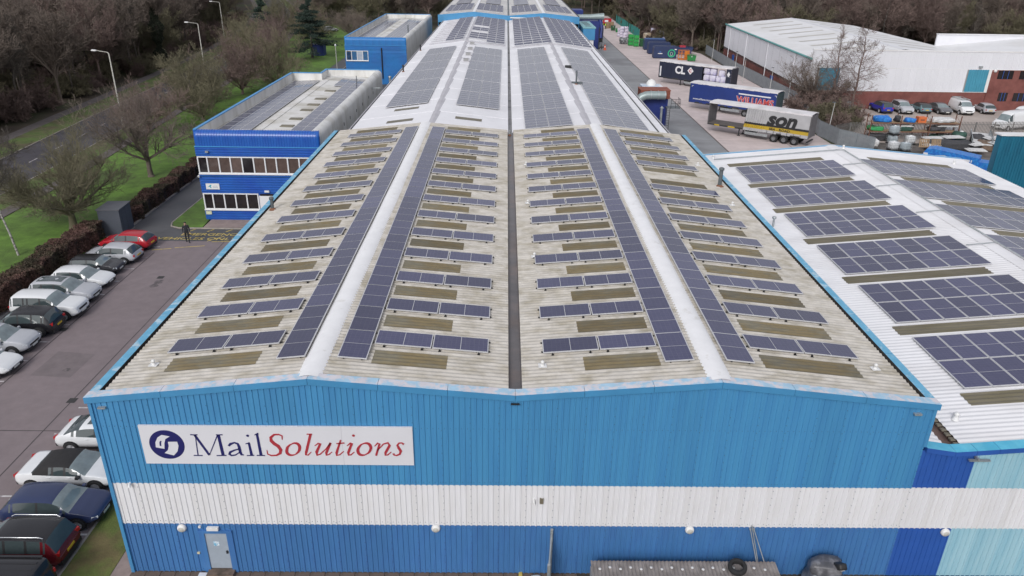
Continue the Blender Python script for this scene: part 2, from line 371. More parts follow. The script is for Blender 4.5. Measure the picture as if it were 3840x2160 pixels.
cladding('lower_cladding_sheet', wh, 3, -.015, 2.06, 2.44, m_blue2)
b = MB()
for z in (4.42, 5.6, 6.75, 2.55, 3.45, .2, 1.15, 2.25):
    y = -.05 if z > 4.3 else (-.036 if z > 2.44 else -.02)
    for k in range(145 if z not in (5.6, 3.45, 1.15) else 0): b.box((.05+.2*k+.01*random.random(), y, z), (.018, .012, .018))
for k in range(30):
    for q in range(24):
        z = .3+.32*q
        if z < roofz(min(29, k))-.4: b.box((k-.05 if k else .04, -.095 if z > 4.3 else (-.08 if z > 2.44 else -.065), z), (.018, .012, .022))
b.build('fixings', mat('dark_fixing', (.06, .1, .16), .6), wh, kind='stuff')
# body behind the sheets: side walls, back wall, dark plinth
b = MB(); b.b2(.02, .12, .02, LEN, 0, 7.7); b.b2(28.88, 28.98, .02, LEN, 0, 7.7); b.build('side_wall', m_blue, wh)
b = MB(); b.face([(.12, .03, 0), (28.88, .03, 0), (28.88, .03, 7.75), (21.5, .03, 8.5), (14.5, .03, 7.9), (7.5, .03, 8.5), (.12, .03, 7.75)]); b.build('wall_lining', m_inner, wh)
b = MB(); b.face([(.02, LEN, 0), (28.98, LEN, 0), (28.98, LEN, 7.75), (21.5, LEN, 8.5), (14.5, LEN, 7.9), (7.5, LEN, 8.5), (.02, LEN, 7.75)][::-1]); b.build('back_wall', m_blue, wh)
b = MB(); b.b2(0, 29, -.012, .02, -.02, .075); b.build('plinth', m_mud, wh)
for s in (0, 1):
    b = MB(); x = -.06 if s == 0 else 28.94; b.b2(x, x+.12, -.1, .05, .03 if s == 0 else 6.16, 7.72); b.build('corner_flashing', m_blue, wh)
    b = MB(); b.box((.42 if s == 0 else 28.4, -.12, 7.56), (.26, .12, .06)); b.build('security_lamp', m_galv, wh)
# verge trim along the gable top, in pieces
def slope_trim(xa, xb, f, y0, y1, h, mats, parent, name='verge_trim', gap=.012, topmi=0, sidemi=1):
    b = MB(); xa += gap/2; xb -= gap/2; za, zb = f(xa), f(xb)
    P = [(xa, y0, za-h), (xb, y0, zb-h), (xb, y1, zb-h), (xa, y1, za-h), (xa, y0, za), (xb, y0, zb), (xb, y1, zb), (xa, y1, za)]
    for q, mi in (((3, 2, 1, 0), sidemi), ((4, 5, 6, 7), topmi), ((0, 1, 5, 4), sidemi), ((1, 2, 6, 5), sidemi), ((2, 3, 7, 6), sidemi), ((3, 0, 4, 7), sidemi)):
        b.face([P[i] for i in q], mi)
    return b.build(name, mats, parent)
def tz(x): return roofz(min(29, max(0, x)))+.055
cuts = [-.14, 2.5, 5.0, 7.5, 9.85, 12.2, 14.5, 16.85, 19.2, 21.5, 24, 26.5, 29.14]
for xa, xb in zip(cuts, cuts[1:]): slope_trim(xa, xb, tz, -.13, .28, .24, [m_trimtop, m_trim], wh)
# door, lamps and small fittings on the wall
dr = MB().b2(2.98, 3.8, -.03, .02, .24, 1.93).build('door', m_grey, wh)
MB().b2(3.25, 3.46, -.036, -.03, 1.35, 1.56).build('door_notice', mat('blue_notice', (.08, .4, .62), .5, .3, 12, col2=(.7, .75, .8), cscale=14), dr)
MB().b2(3.68, 3.74, -.08, -.03, 1.0, 1.12).build('door_handle', m_black, dr)
MB().b2(2.78, 2.98, -.075, .02, .06, 2.0).b2(3.8, 4.02, -.075, .02, .06, 2.0).b2(2.78, 4.02, -.1, .02, 2.0, 2.12).build('door_frame', m_blue2, wh)
MB().b2(2.9, 3.9, -.35, -.02, .03, .2).build('door_step', m_slab, wh)
MB().box((3.36, -.1, 2.24), (.42, .12, .13)).build('door_lamp', m_whitep, wh)
MB().box((2.72, -.28, .08), (.3, .2, .14)).build('boot_scraper', m_whitec, wh)
for x, z in ((2.21, 2.24), (11.63, 2.3), (21.11, 2.3), (30.74, 2.26)):
    b = MB(); b.lathe([(.0, -.12), (.11, -.115), (.145, -.09), (.165, -.05), (.165, 0)], (0, 0, 0), 18, 0, 'Y'); 
    o = b.build('bulkhead_lamp', m_whitep, wh, (x, -.05, z))
    c = MB(); c.lathe([(.0, -.135), (.09, -.128), (.12, -.105)], (0, 0, -.01), 16, 0, 'Y'); c.build('lamp_diffuser', mat('lamp_diffuser', (.5, .49, .45), .4, .1, 6), o)
MB().box((15.53, -.07, 3.62), (.13, .1, .22)).build('wall_vent', mat('vent_brown', (.16, .14, .1), .7, .2, 9), wh)
MB().tube([(15.25, -.03, 3.66), (15.25, -.16, 3.66), (15.26, -.18, 3.54)], .035, 7).build('wall_sensor', m_whitep, wh)
b = MB(); b.tube([(.71, -.03, 4.3), (.71, -.16, 4.3), (.73, -.22, 4.22)], .05, 8); b.build('security_camera', m_whitep, wh)
MB().tube([(2.87, -.02, 2.3), (2.87, -.1, 2.3)], .05, 8).build('alarm_sounder', m_whitep, wh)
MB().box((2.62, -.04, 1.0), (.1, .05, .08)).build('wall_socket', mat('cream_plastic', (.6, .55, .38), .5), wh)
MB().box((14.5, -.16, 7.86), (.3, .05, .05)).build('gutter_outlet', m_black, wh)
# small roof cowls and flues
def cowl(x, y, z, k=0):
    b = MB(); b.box((0, 0, .03), (.42, .4, .02)); o = b.build('roof_cowl', mat('cowl_white', (.7, .7, .7), .5, .1, 5), wh, (x, y, z+.02), rz=random.uniform(-.1, .1), scale=.72)
    b = MB(); b.lathe([(.11, .04), (.085, .1), (.08, .2), (.1, .21), (.1, .25), (.06, .31), (0, .325)], (0, 0, 0), 12); b.build('cowl_cap', m_whitep, o)
for x, y in ((1.43, 1.86), (15.5, 1.76), (27.8, 2.07), (15.56, 12.19), (15.46, 20.6), (15.54, 29.1), (27.8, 21.2), (27.82, 30.2)): cowl(x, y, roofz(x))
def flue(x, y, z, h, r, m, cap=True, parent=wh):
    b = MB(); b.tube([(0, 0, -.05), (0, 0, h)], r, 10); o = b.build('flue', m, parent, (x, y, z))
    if cap: MB().lathe([(r*.9, h-.02), (r*1.35, h), (r*1.35, h+.12), (r*.8, h+.16), (0, h+.16)], (0, 0, 0), 12).build('flue_cap', m, o)
    MB().lathe([(r*2.2, .0), (r*1.6, .04), (r, .12)], (0, 0, 0), 12).build('flue_flashing', mat('rusty_flashing', (.2, .09, .05), .8, .3, 6), o)
m_dgrey = mat('dark_grey_steel', (.1, .115, .125), .55, .2, 4)
flue(.62, 19.7, roofz(.62), .62, .1, m_dgrey); flue(28.1, 25.3, roofz(28.1), 1.1, .13, m_dgrey); flue(14.45, 39.2, 7.95, .4, .07, m_galv, False)

# ------------------------------------------------------------------ solar panels
def pv_material():
    m = bpy.data.materials.new('solar_cells'); m.use_nodes = True; t = m.node_tree; n = t.nodes; b = n['Principled BSDF']
    tc = n.new('ShaderNodeTexCoord'); br = n.new('ShaderNodeTexBrick'); br.offset = 0; br.squash = 1
    br.inputs['Scale'].default_value = 1; br.inputs['Brick Width'].default_value = .1715; br.inputs['Row Height'].default_value = .1715; br.inputs['Mortar Size'].default_value = .0035
    br.inputs['Color1'].default_value = (.048, .049, .108, 1); br.inputs['Color2'].default_value = (.057, .057, .12, 1); br.inputs['Mortar'].default_value = (.105, .108, .16, 1)
    t.links.new(tc.outputs['Object'], br.inputs['Vector'])
    oi = n.new('ShaderNodeObjectInfo'); mr = n.new('ShaderNodeMapRange'); mr.inputs[3].default_value = .78; mr.inputs[4].default_value = 1.25
    t.links.new(oi.outputs['Random'], mr.inputs[0]); mx = n.new('ShaderNodeVectorMath'); mx.operation = 'SCALE'
    t.links.new(br.outputs[0], mx.inputs[0]); t.links.new(mr.outputs[0], mx.inputs['Scale']); t.links.new(mx.outputs[0], b.inputs['Base Color'])
    b.inputs['Roughness'].default_value = .16; b.inputs['Specular IOR Level'].default_value = .6
    MATS['solar_cells'] = m; return m
m_pv = pv_material(); m_pvf = mat('solar_cells_far', (.06, .061, .11), .1, .06, .5, spec=.95, objvar=.1); m_alu = mat('aluminium_frame', (.6, .6, .62), .4, .05, 5, metal=.25); m_clamp = mat('black_clamp', (.015, .015, .016), .5)
PL, PD, PT, FR = 2.08, 1.04, .04, .033
def frame_mesh(L, D, fr=FR, bar=.02):
    b = MB(); t = PT
    o = [(0, 0), (L, 0), (L, D), (0, D)]; i = [(fr, fr), (L-fr, fr), (L-fr, D-fr), (fr, D-fr)]
    for k in range(4):
        j = (k+1) % 4
        b.face([(*o[k], t), (*o[j], t), (*i[j], t), (*i[k], t)]); b.face([(*o[k], 0), (*o[j], 0), (*o[j], t), (*o[k], t)])
    if bar: b.face([(L/2-bar/2, fr, t), (L/2+bar/2, fr, t), (L/2+bar/2, D-fr, t), (L/2-bar/2, D-fr, t)])
    b.face([(0, 0, .001), (0, D, .001), (L, D, .001), (L, 0, .001)])
    return b.mesh('solar_panel', m_alu)
def glass_mesh(L, D, fr=FR):
    b = MB(); b.face([(fr, fr, PT-.004), (L-fr, fr, PT-.004), (L-fr, D-fr, PT-.004), (fr, D-fr, PT-.004)]); return b.mesh('cell_sheet', m_pv)
def one_mesh(L, D, fr=.03, bar=.02, t=PT):
    b = MB(); b.face([(fr, fr, t-.004), (L-fr, fr, t-.004), (L-fr, D-fr, t-.004), (fr, D-fr, t-.004)], 1)
    o = [(0, 0), (L, 0), (L, D), (0, D)]; i = [(fr, fr), (L-fr, fr), (L-fr, D-fr), (fr, D-fr)]
    for k in range(4):
        j = (k+1) % 4; b.face([(*o[k], t), (*o[j], t), (*i[j], t), (*i[k], t)]); b.face([(*o[k], 0), (*o[j], 0), (*o[j], t), (*o[k], t)])
    if bar: b.face([(L/2-bar/2, fr, t), (L/2+bar/2, fr, t), (L/2+bar/2, D-fr, t), (L/2-bar/2, D-fr, t)])
    return b.mesh('solar_panel', [m_alu, m_pvf])
FM, GM = frame_mesh(PL, PD), glass_mesh(PL, PD)
b = MB(); b.box((2.1, 0, 0), (4.34, .04, .05)); RAILM = b.mesh('mounting_rail', m_black)
b = MB(); b.box((0, 0, 0), (.05, .06, .05)).box((0, -.02, -.04), (.09, .1, .012)); CLM = b.mesh('roof_clamp', m_clamp)
side = ['left outer', 'left inner', 'right inner', 'right outer']
for si, xa in enumerate((1.64, 9.33, 15.56, 23.22)):
    xm = xa+2.1; ang = math.atan2(roofz(xm+1)-roofz(xm-1), 2)
    rows = [k for k in range(13) if not (si == 3 and k == 8)]
    for q, k in enumerate(rows):
        y = 2.57+2.86*k+(.02 if si == 3 else 0)
        t = thing('solar_panel_row', f'{ORD[q]} solar panel row from the front on {side[si]} slope of corrugated roof', 'solar panels', (xa, y, roofz(xa)+.075), 0, 'short rows of solar panels on the front roof')
        t.rotation_euler = (0, -ang, 0)
        for p in range(2):
            o = link('solar_panel', FM, t, (p*2.12, random.uniform(-.012, .012), 0)); link('cell_sheet', GM, o)
        for ry in (.17, .87): link('mounting_rail', RAILM, t, (0, ry, -.03))
        for cx in (.35, 1.75, 2.4, 3.85): link('roof_clamp', CLM, t, (cx, -.03, -.02))
for si, xa in enumerate((6.04, 8.2, 19.82, 22.0)):
    xm = xa+.5; ang = math.atan2(roofz(xm+.3)-roofz(xm-.3), .6); nm = ['left of the left ridge', 'right of the left ridge', 'left of the right ridge', 'right of the right ridge'][si]
    t = thing('solar_panel_strip', f'long single file of solar panels just {nm} on corrugated roof', 'solar panels', (xa, 1.36, roofz(xa)+.1), 0, 'long ridge-side strips of solar panels')
    t.rotation_euler = (0, -ang, 0)
    for k in range(18):
        o = link('solar_panel', FM, t, (1.05, 2.06*k, 0), rot=(0, 0, math.pi/2)); link('cell_sheet', GM, o)
    for rx in (.2, .85): MB().b2(rx, rx+.04, .02, 37.0, -.055, -.005).build('mounting_rail', m_black, t)
# ------------------------------------------------------------------ sign on the gable
STROKES = {
 'blue': [
   [(3.42, 6.48, 0.011), (3.38, 5.62, 0.015)] ,
   [(3.4, 6.48, 0.034), (3.78, 5.63, 0.034)] ,
   [(3.78, 5.63, 0.011), (4.19, 6.49, 0.015)] ,
   [(4.22, 6.49, 0.041), (4.26, 5.63, 0.045)] ,
   [(3.25, 6.49, 0.015), (3.5, 6.49, 0.015)] ,
   [(3.23, 5.61, 0.015), (3.54, 5.61, 0.015)] ,
   [(4.14, 6.49, 0.015), (4.37, 6.5, 0.015)] ,
   [(4.03, 5.61, 0.015), (4.38, 5.62, 0.015)] ,
   [(4.51, 6.03, 0.03), (4.58, 6.11, 0.038), (4.73, 6.17, 0.023), (4.84, 6.12, 0.034), (4.87, 5.98, 0.041), (4.88, 5.77, 0.041), (4.91, 5.66, 0.034), (4.99, 5.64, 0.015)] ,
   [(4.87, 5.91, 0.015), (4.67, 5.84, 0.023), (4.52, 5.76, 0.034), (4.49, 5.68, 0.038), (4.55, 5.62, 0.026), (4.69, 5.64, 0.019), (4.86, 5.76, 0.015)] ,
   [(5.23, 6.16, 0.03), (5.26, 5.64, 0.041)] ,
   [(5.11, 6.12, 0.011), (5.26, 6.17, 0.023)] ,
   [(5.09, 5.62, 0.015), (5.35, 5.63, 0.015)] ,
   [(5.56, 6.54, 0.034), (5.59, 5.64, 0.041)] ,
   [(5.47, 6.5, 0.011), (5.61, 6.57, 0.023)] ,
   [(5.44, 5.63, 0.015), (5.73, 5.63, 0.015)] ,
 ],
 'red': [
   [(6.41, 6.31, 0.011), (6.42, 6.47, 0.023), (6.31, 6.53, 0.023), (6.15, 6.52, 0.03), (6.02, 6.4, 0.041), (6.02, 6.26, 0.049), (6.11, 6.14, 0.053), (6.24, 6.03, 0.053), (6.31, 5.88, 0.049), (6.27, 5.73, 0.041), (6.13, 5.64, 0.026), (5.95, 5.63, 0.023), (5.83, 5.69, 0.019), (5.82, 5.87, 0.011)] ,
   [(7.41, 6.54, 0.038), (7.19, 5.79, 0.038), (7.16, 5.67, 0.026), (7.24, 5.66, 0.019), (7.37, 5.8, 0.011)] ,
   [(7.28, 6.55, 0.015), (7.47, 6.55, 0.019)] ,
   [(7.51, 6.06, 0.011), (7.65, 6.17, 0.023), (7.72, 6.16, 0.034), (7.55, 5.79, 0.041), (7.56, 5.66, 0.03), (7.68, 5.71, 0.019), (7.89, 5.93, 0.015), (8.07, 6.19, 0.019)] ,
   [(8.08, 6.2, 0.034), (7.89, 5.77, 0.038), (7.89, 5.66, 0.026), (7.96, 5.68, 0.019), (8.1, 5.81, 0.011)] ,
   [(8.44, 6.32, 0.023), (8.25, 5.77, 0.038), (8.25, 5.66, 0.03), (8.35, 5.68, 0.019), (8.51, 5.84, 0.011)] ,
   [(8.28, 6.16, 0.019), (8.56, 6.19, 0.019)] ,
   [(8.64, 6.07, 0.011), (8.77, 6.19, 0.023), (8.82, 6.18, 0.034), (8.66, 5.78, 0.038), (8.67, 5.67, 0.026), (8.74, 5.68, 0.019), (8.88, 5.81, 0.011)] ,
   [(9.6, 6.06, 0.011), (9.72, 6.2, 0.023), (9.78, 6.17, 0.03), (9.63, 5.66, 0.03)] ,
   [(9.69, 5.88, 0.015), (9.92, 6.16, 0.019), (10.08, 6.21, 0.03), (10.13, 6.1, 0.038), (9.97, 5.79, 0.038), (9.96, 5.68, 0.026), (10.04, 5.69, 0.019), (10.17, 5.82, 0.011)] ,
   [(10.63, 6.15, 0.03), (10.56, 6.21, 0.019), (10.46, 6.2, 0.023), (10.4, 6.11, 0.03), (10.45, 5.98, 0.041), (10.51, 5.86, 0.041), (10.47, 5.73, 0.03), (10.35, 5.67, 0.023), (10.27, 5.69, 0.023), (10.24, 5.76, 0.03)] ,
   [(6.97, 5.91, 0.041), (6.94, 5.84, 0.037), (6.9, 5.78, 0.031), (6.85, 5.73, 0.024), (6.79, 5.68, 0.016), (6.73, 5.66, 0.022), (6.67, 5.65, 0.029), (6.61, 5.66, 0.036), (6.57, 5.68, 0.041), (6.53, 5.72, 0.044), (6.51, 5.78, 0.045), (6.51, 5.84, 0.044), (6.53, 5.91, 0.041), (6.55, 5.98, 0.037), (6.6, 6.04, 0.031), (6.65, 6.09, 0.024), (6.71, 6.13, 0.016), (6.77, 6.16, 0.022), (6.83, 6.17, 0.029), (6.88, 6.16, 0.036), (6.93, 6.14, 0.041), (6.96, 6.1, 0.044), (6.98, 6.04, 0.045), (6.98, 5.98, 0.044), (6.97, 5.91, 0.041)] ,
   [(9.46, 5.93, 0.041), (9.43, 5.87, 0.037), (9.39, 5.8, 0.031), (9.34, 5.75, 0.024), (9.28, 5.71, 0.016), (9.22, 5.68, 0.022), (9.16, 5.67, 0.029), (9.11, 5.68, 0.036), (9.06, 5.7, 0.041), (9.03, 5.75, 0.044), (9.01, 5.8, 0.045), (9.0, 5.86, 0.044), (9.01, 5.93, 0.041), (9.04, 6.0, 0.037), (9.08, 6.06, 0.031), (9.13, 6.12, 0.024), (9.19, 6.16, 0.016), (9.25, 6.18, 0.022), (9.31, 6.19, 0.029), (9.36, 6.18, 0.036), (9.41, 6.16, 0.041), (9.44, 6.12, 0.044), (9.46, 6.06, 0.045), (9.47, 6.0, 0.044), (9.46, 5.93, 0.041)] ,
 ],
}
DOTS = [('blue', 5.23, 6.47, 0.05), ('red', 8.9, 6.51, 0.05)]
ELL = [(1.76, 6.18), (2.99, 5.98), (2.37, 6.67), (2.35, 5.43), (2.37, 6.06)]
ENV = [[(1.97, 5.95), (1.99, 6.16), (2.1, 6.37), (2.26, 6.48), (2.53, 6.42), (2.36, 6.3), (2.3, 6.14), (2.26, 5.89)], [(2.43, 6.19), (2.75, 6.2), (2.77, 6.03), (2.7, 5.79), (2.54, 5.61), (2.23, 5.71), (2.37, 5.84), (2.43, 6.02)], [(2.12, 6.02), (2.13, 6.16), (2.17, 6.23), (2.22, 6.23), (2.19, 6.15), (2.17, 6.01)]]
m_navy = mat('sign_navy', (.012, .012, .11), .5); m_red = mat('sign_red', (.38, .03, .045), .5); m_board = mat('sign_white', (.66, .66, .7), .45, .03, .8)
sg = thing('company_sign', 'long white sign with navy round emblem and serif lettering MailSolutions on blue gable', 'sign', (1.5, -.08, 5.24))
def S(p, y): return (p[0]-1.5, y, p[1]-5.24)
MB().b2(0, 6.98, -.06, 0, 0, 1.62).build('board', m_board, sg); MB().b2(6.985, 9.45, -.058, 0, 0, 1.62).build('board', m_board, sg)
for colr, strokes in STROKES.items():
    for st in strokes:
        b = MB(); rows = []
        for i, (x, z, h) in enumerate(st):
            x0, z0, _ = st[max(i-1, 0)]; x1, z1, _ = st[min(i+1, len(st)-1)]; dx, dz = x1-x0, z1-z0; L = math.hypot(dx, dz) or 1; nx, nz = -dz/L*h, dx/L*h
            nx *= 1.2; nz *= 1.2; rows.append([S((x-nx, z-nz), -.075), S((x+nx, z+nz), -.075)])
        b.grid(rows, 0, False); b.grid([[(a[0], -.05, a[2]), a] for a, c in rows], 0, False); b.grid([[c, (c[0], -.05, c[2])] for a, c in rows], 0, False)
        b.build('letter_stroke', m_navy if colr == 'blue' else m_red, sg)
for colr, x, z, r in DOTS:
    b = MB(); b.face([S((x+r*math.cos(a*math.pi/8), z+r*math.sin(a*math.pi/8)), -.075) for a in range(16)]); b.build('letter_dot', m_navy if colr == 'blue' else m_red, sg)
em = MB(); em.lathe([(0, -.07), (.6, -.07), (.615, -.055)], S((2.37, 6.06), 0), 40, 0, 'Y', False); em = em.build('emblem', m_navy, sg)
for i, p in enumerate(ENV):
    MB().face([S(q, -.076-.004*(i == 2)) for q in p]).build('emblem_sheet', m_board if i < 2 else m_navy, em)

# ------------------------------------------------------------------ side shed with white roof (right)
sh = thing('side_shed', 'low white roofed shed attached to the right side of the blue warehouse', 'shed')
SX = [30.55, 41.9, 53.3]; SZ = [5.98, 7.0, 5.98]
def shz(x): return interp(x, SX, SZ)
m_wroof = mat('white_painted_roof', (.79, .785, .8), .55, .05, .5, col2=(.72, .71, .72), cscale=.3, stretch=(.6, 1.5, 1))
m_oliver = mat('dirty_rooflight', (.175, .155, .11), .5, .2, 2, objvar=.15, col2=(.14, .122, .075), cscale=1, stretch=(.7, 2, 1))
for xa, xb in ((30.55, 41.9), (41.9, 53.3)):
    o = corr(xa, shz(xa), xb, shz(xb), .3, 41, pitch=.26, amp=.014).build('roof_slope', m_wroof, sh)
    for k in range(7):
        y0 = .26*round((2.62+5.72*k)/.26); x0, x1 = (32.2, 39.75) if xa < 40 else (43.5, 50.3)
        corr(x0, shz(x0)+.014, x1, shz(x1)+.014, y0, y0+.26*3.2, pitch=.26, amp=.02).build('rooflight', m_oliver, o)
corr(29.08, 6.12, 29.98, 5.93, .3, 40, pitch=.26, amp=.02).build('roof_slope', m_wroof, sh)
b = MB(); b.grid([[(29.95, y, 5.9), (29.97, y, 5.74), (30.62, y, 5.74), (30.64, y, 5.9)] for y in (.2, 40)], smooth=False); b.build('valley_gutter', mat('brown_gutter', (.16, .105, .09), .7, .2, 2, col2=(.1, .06, .05), cscale=1.2), sh)
fme = MB().box((0, 0, 0), (.2, .17, .05)).mesh('eave_filler', mat('dirty_filler', (.2, .18, .14), .9, .4, 4))
for k in range(40): link('eave_filler', fme, sh, (30.5, .45+k*.3, 5.9))
b = MB(); b.grid([[(41.9+px, y, 7.0+pz) for px, pz in ((-.55, -.03), (-.3, .03), (0, .055), (.3, .03), (.55, -.03))] for y in (.25, 20, 41)], smooth=False); b.build('ridge_cap', m_wroof, sh)
def sz_trim(x): return interp(x, [28.9, 30.2, 41.9, 53.4], [6.18, 5.97, 7.06, 6.04])
cuts = [29.08, 30.15, 30.9, 31.7, 34, 36.5, 39, 41.9, 44.8, 47.7, 50.5, 53.4]
for xa, xb in zip(cuts, cuts[1:]): slope_trim(xa, xb, sz_trim, -.14, .34, .2, [m_turq, m_darkblue], sh)
for xa, xb in zip([30.0, 33, 36, 39, 41.9, 45, 48, 51], [33, 36, 39, 41.9, 45, 48, 51, 53.4]): slope_trim(xa, xb, lambda x: shz(x)+.05, 40.95, 41.2, .22, [mat('pale_blue_trim', (.3, .52, .68), .5, .08, 2), m_trim], sh)
for k in range(25):
    x = 29.0+k*.98
    m = m_darkblue if x < 30.6 else m_paleblue
    cladding('upper_cladding_sheet', sh, x, -.045, 4.33, 0, m, top=lambda q: sz_trim(q)-.17, w=.98)
    cladding('white_cladding_sheet', sh, x, -.03, 2.42, 4.35, m_whitec, w=.98)
    cladding('lower_cladding_sheet', sh, x, -.015, .05, 2.44, m, w=.98)
b = MB(); b.b2(29.05, 53.3, .02, .08, 0, 5.6); b.b2(29.05, 53.3, 40.8, 40.95, 0, 5.7); b.b2(53.2, 53.3, .08, 40.8, 0, 5.9); b.build('wall', m_blue, sh)
MB().face([(30.5, 41.0, 5.7), (53.3, 41.0, 5.7), (53.3, 41.0, 5.95), (41.9, 41.0, 6.95), (30.5, 41.0, 5.95)][::-1]).build('gable_wall', m_blue, sh)
b = MB(); b.box((31.0, -.22, 5.7), (.75, .1, .05)).box((30.9, -.2, 5.78), (.06, .2, .1)); b.build('floodlight', m_galv, sh)
b = MB(); b.tube([(31.2, 23.1, 6.0), (31.2, 23.1, 6.6)], .07, 10); b.lathe([(.07, 6.55), (.13, 6.6), (.13, 6.7), (0, 6.72)], (31.2, 23.1, 0), 12); b.build('flue', m_galv, sh)
b = MB(); b.tube([(31.5, 39.2, shz(31.5)+.1), (41.6, 39.2, 7.1), (42.2, 39.2, 7.1), (42.2, 1, 7.09)], .045, 6); b.build('cable_conduit', m_galv, sh)
for k in range(6):
    b = MB(); y = 35-5.72*k; b.tube([(40.4, y, shz(40.4)+.1), (41.9, y, 7.12), (42.2, y, 7.1)], .03, 5); b.build('cable_conduit', m_galv, sh)
for x, y in ((31.15, 1.8), (31.6, 39.8), (42.6, 40.2), (51.3, 38.6)): cowl_o = MB().lathe([(.14, .0), (.1, .1), (.09, .22), (.12, .24), (.06, .32), (0, .33)], (x, y, shz(x)), 10).build('roof_cowl', m_whitep, sh)
FM2, GM2 = frame_mesh(2.1, 1.085), glass_mesh(2.1, 1.085)
for s in (0, 1):
    xa = 32.5 if s == 0 else 42.15; n = 7 if s == 0 else 8; ang = math.atan2(1.02, 11.35)*(1 if s == 0 else -1)
    for k in range(6):
        if s and k < 2: continue
        y = 3.65+5.7*k
        t = thing('solar_panel_array', f'{ORD[k] if s == 0 else ORD[k-2]} solar block from the front, {"left" if s == 0 else "right"} slope of white shed', 'solar panels', (xa, y, shz(xa)+.09), 0, 'solar panel blocks on the white shed roof')
        t.rotation_euler = (0, -ang, 0)
        for r_ in range(2):
            for c in range(n):
                o = link('solar_panel', FM2, t, (1.112*c+1.085, 2.14*r_, 0), rot=(0, 0, math.pi/2)); link('cell_sheet', GM2, o)
        for ry in (.5, 1.6, 2.65, 3.75): MB().b2(0, 1.112*n, ry, ry+.04, -.05, -.004).build('mounting_rail', m_alu, t)

# ------------------------------------------------------------------ long white-roofed warehouse behind
lw = thing('long_warehouse', 'long white roofed warehouse running back behind the blue gabled one', 'warehouse')
MX = [.8, 7.9, 14.5, 21.1, 28.2]; MZ = [7.5, 8.45, 7.75, 8.45, 7.5]
def mz(x): return interp(x, MX, MZ)
m_coat = mat('white_roof_coating', (.8, .795, .82), .5, .05, .25, col2=(.71, .705, .725), cscale=.12, cmix=(.5, .65), stretch=(1, .6, 1))
m_rstrip = mat('grey_ridge_strip', (.47, .46, .49), .6, .1, .6)
for i in range(4):
    xa, xb = MX[i], MX[i+1]
    if i == 1: xb -= .16
    if i == 2: xa += .16
    b = MB(); nx = 8; k = 0; y = 40.36; rows = []
    # sheets lapped every 6 m: tiny step at each lap
    while y < 146.9:
        y1 = min(146.95, y+6.1)
        for yy, dz in ((y, .02), (y1, 0)): rows.append([(xa+(xb-xa)*j/nx, yy, mz(xa+(xb-xa)*j/nx)+dz) for j in range(nx+1)])
        y = y1
    o = b.grid(rows, 0, False).build('roof_slope', m_coat, lw)
for xr in (7.9, 21.1):
    MB().grid([[(xr-.33, y, 8.42), (xr, y, 8.49), (xr+.33, y, 8.42)] for y in (40.4, 146.9)], smooth=False).build('ridge_strip', m_rstrip, lw)
MB().grid([[(14.32, y, 7.78), (14.34, y, 7.6), (14.66, y, 7.6), (14.68, y, 7.78)] for y in (40.4, 147)], smooth=False).build('valley_gutter', mat('grey_gutter', (.22, .22, .23), .6, .25, .6, col2=(.08, .08, .085), cscale=.4, cmix=(.55, .62)), lw)
for xo, s in ((.8, 1), (28.2, -1)):
    MB().b2(xo-s*.12, xo+s*.02, 40.5, 147, 7.36, 7.49).build('eave_gutter', m_black, lw)
    MB().b2(xo-s*.2, xo-s*.12, 40.5, 147, 7.3, 7.55).build('gutter_edge', m_rstrip, lw)
MB().b2(27.3, 27.42, 40.5, 99, 7.6, 7.66).build('cable_tray', m_black, lw)
b = MB(); b.b2(.9, 1.0, 40.5, 147, 0, 7.4); b.b2(28.0, 28.1, 40.5, 147, 0, 7.4); b.build('side_wall', mat('grey_wall_cladding', (.4, .42, .45), .6, .1, .7), lw)
for x0, x1, y in ((3.65, 5.95, 48.6), (3.7, 6.0, 43.3), (9.67, 12.0, 44.0)):
    b = MB(); b.grid([[(x0, y, mz(x0)+.03), (x1, y, mz(x1)+.03)], [(x0, y+.95, mz(x0)+.03), (x1, y+.95, mz(x1)+.03)]], smooth=False); b.build('rooflight', m_oliver, lw)
for y in (97.3, 90.7, 84.7, 78.8):
    b = MB(); b.b2(8.5, 9.3, y, y+.9, mz(9)-.05, mz(9)+.42); o = b.build('roof_vent', m_rstrip, lw); MB().b2(8.6, 9.2, y-.01, y+.5, mz(9)+.1, mz(9)+.43).build('vent_louvre', m_inner, o)
b = MB(); b.b2(21.5, 22.3, 74.5, 75.1, mz(22)-.05, mz(22)+.3); b.build('roof_vent', m_black, lw)
b = MB(); b.b2(21.4, 22.6, 62.6, 63.2, mz(22)-.05, mz(22)+.2); b.build('roof_vent', m_dgrey, lw)
flue(21.85, 62.3, mz(21.85), 1.5, .09, m_dgrey, False, lw); flue(1.15, 96, mz(1.15), .75, .1, m_black, True, lw); flue(1.2, 75, mz(1.2), .7, .1, m_black, True, lw)
# lean-to ledge and brackets along the right wall
MB().b2(28.3, 29.7, 52, 97, 4.2, 4.4).build('side_canopy', m_dgrey, lw)
for y in (97, 66): MB().b2(28.3, 30.2, y, y+.5, 4.45, 4.9).build('canopy_end', m_rstrip, lw)
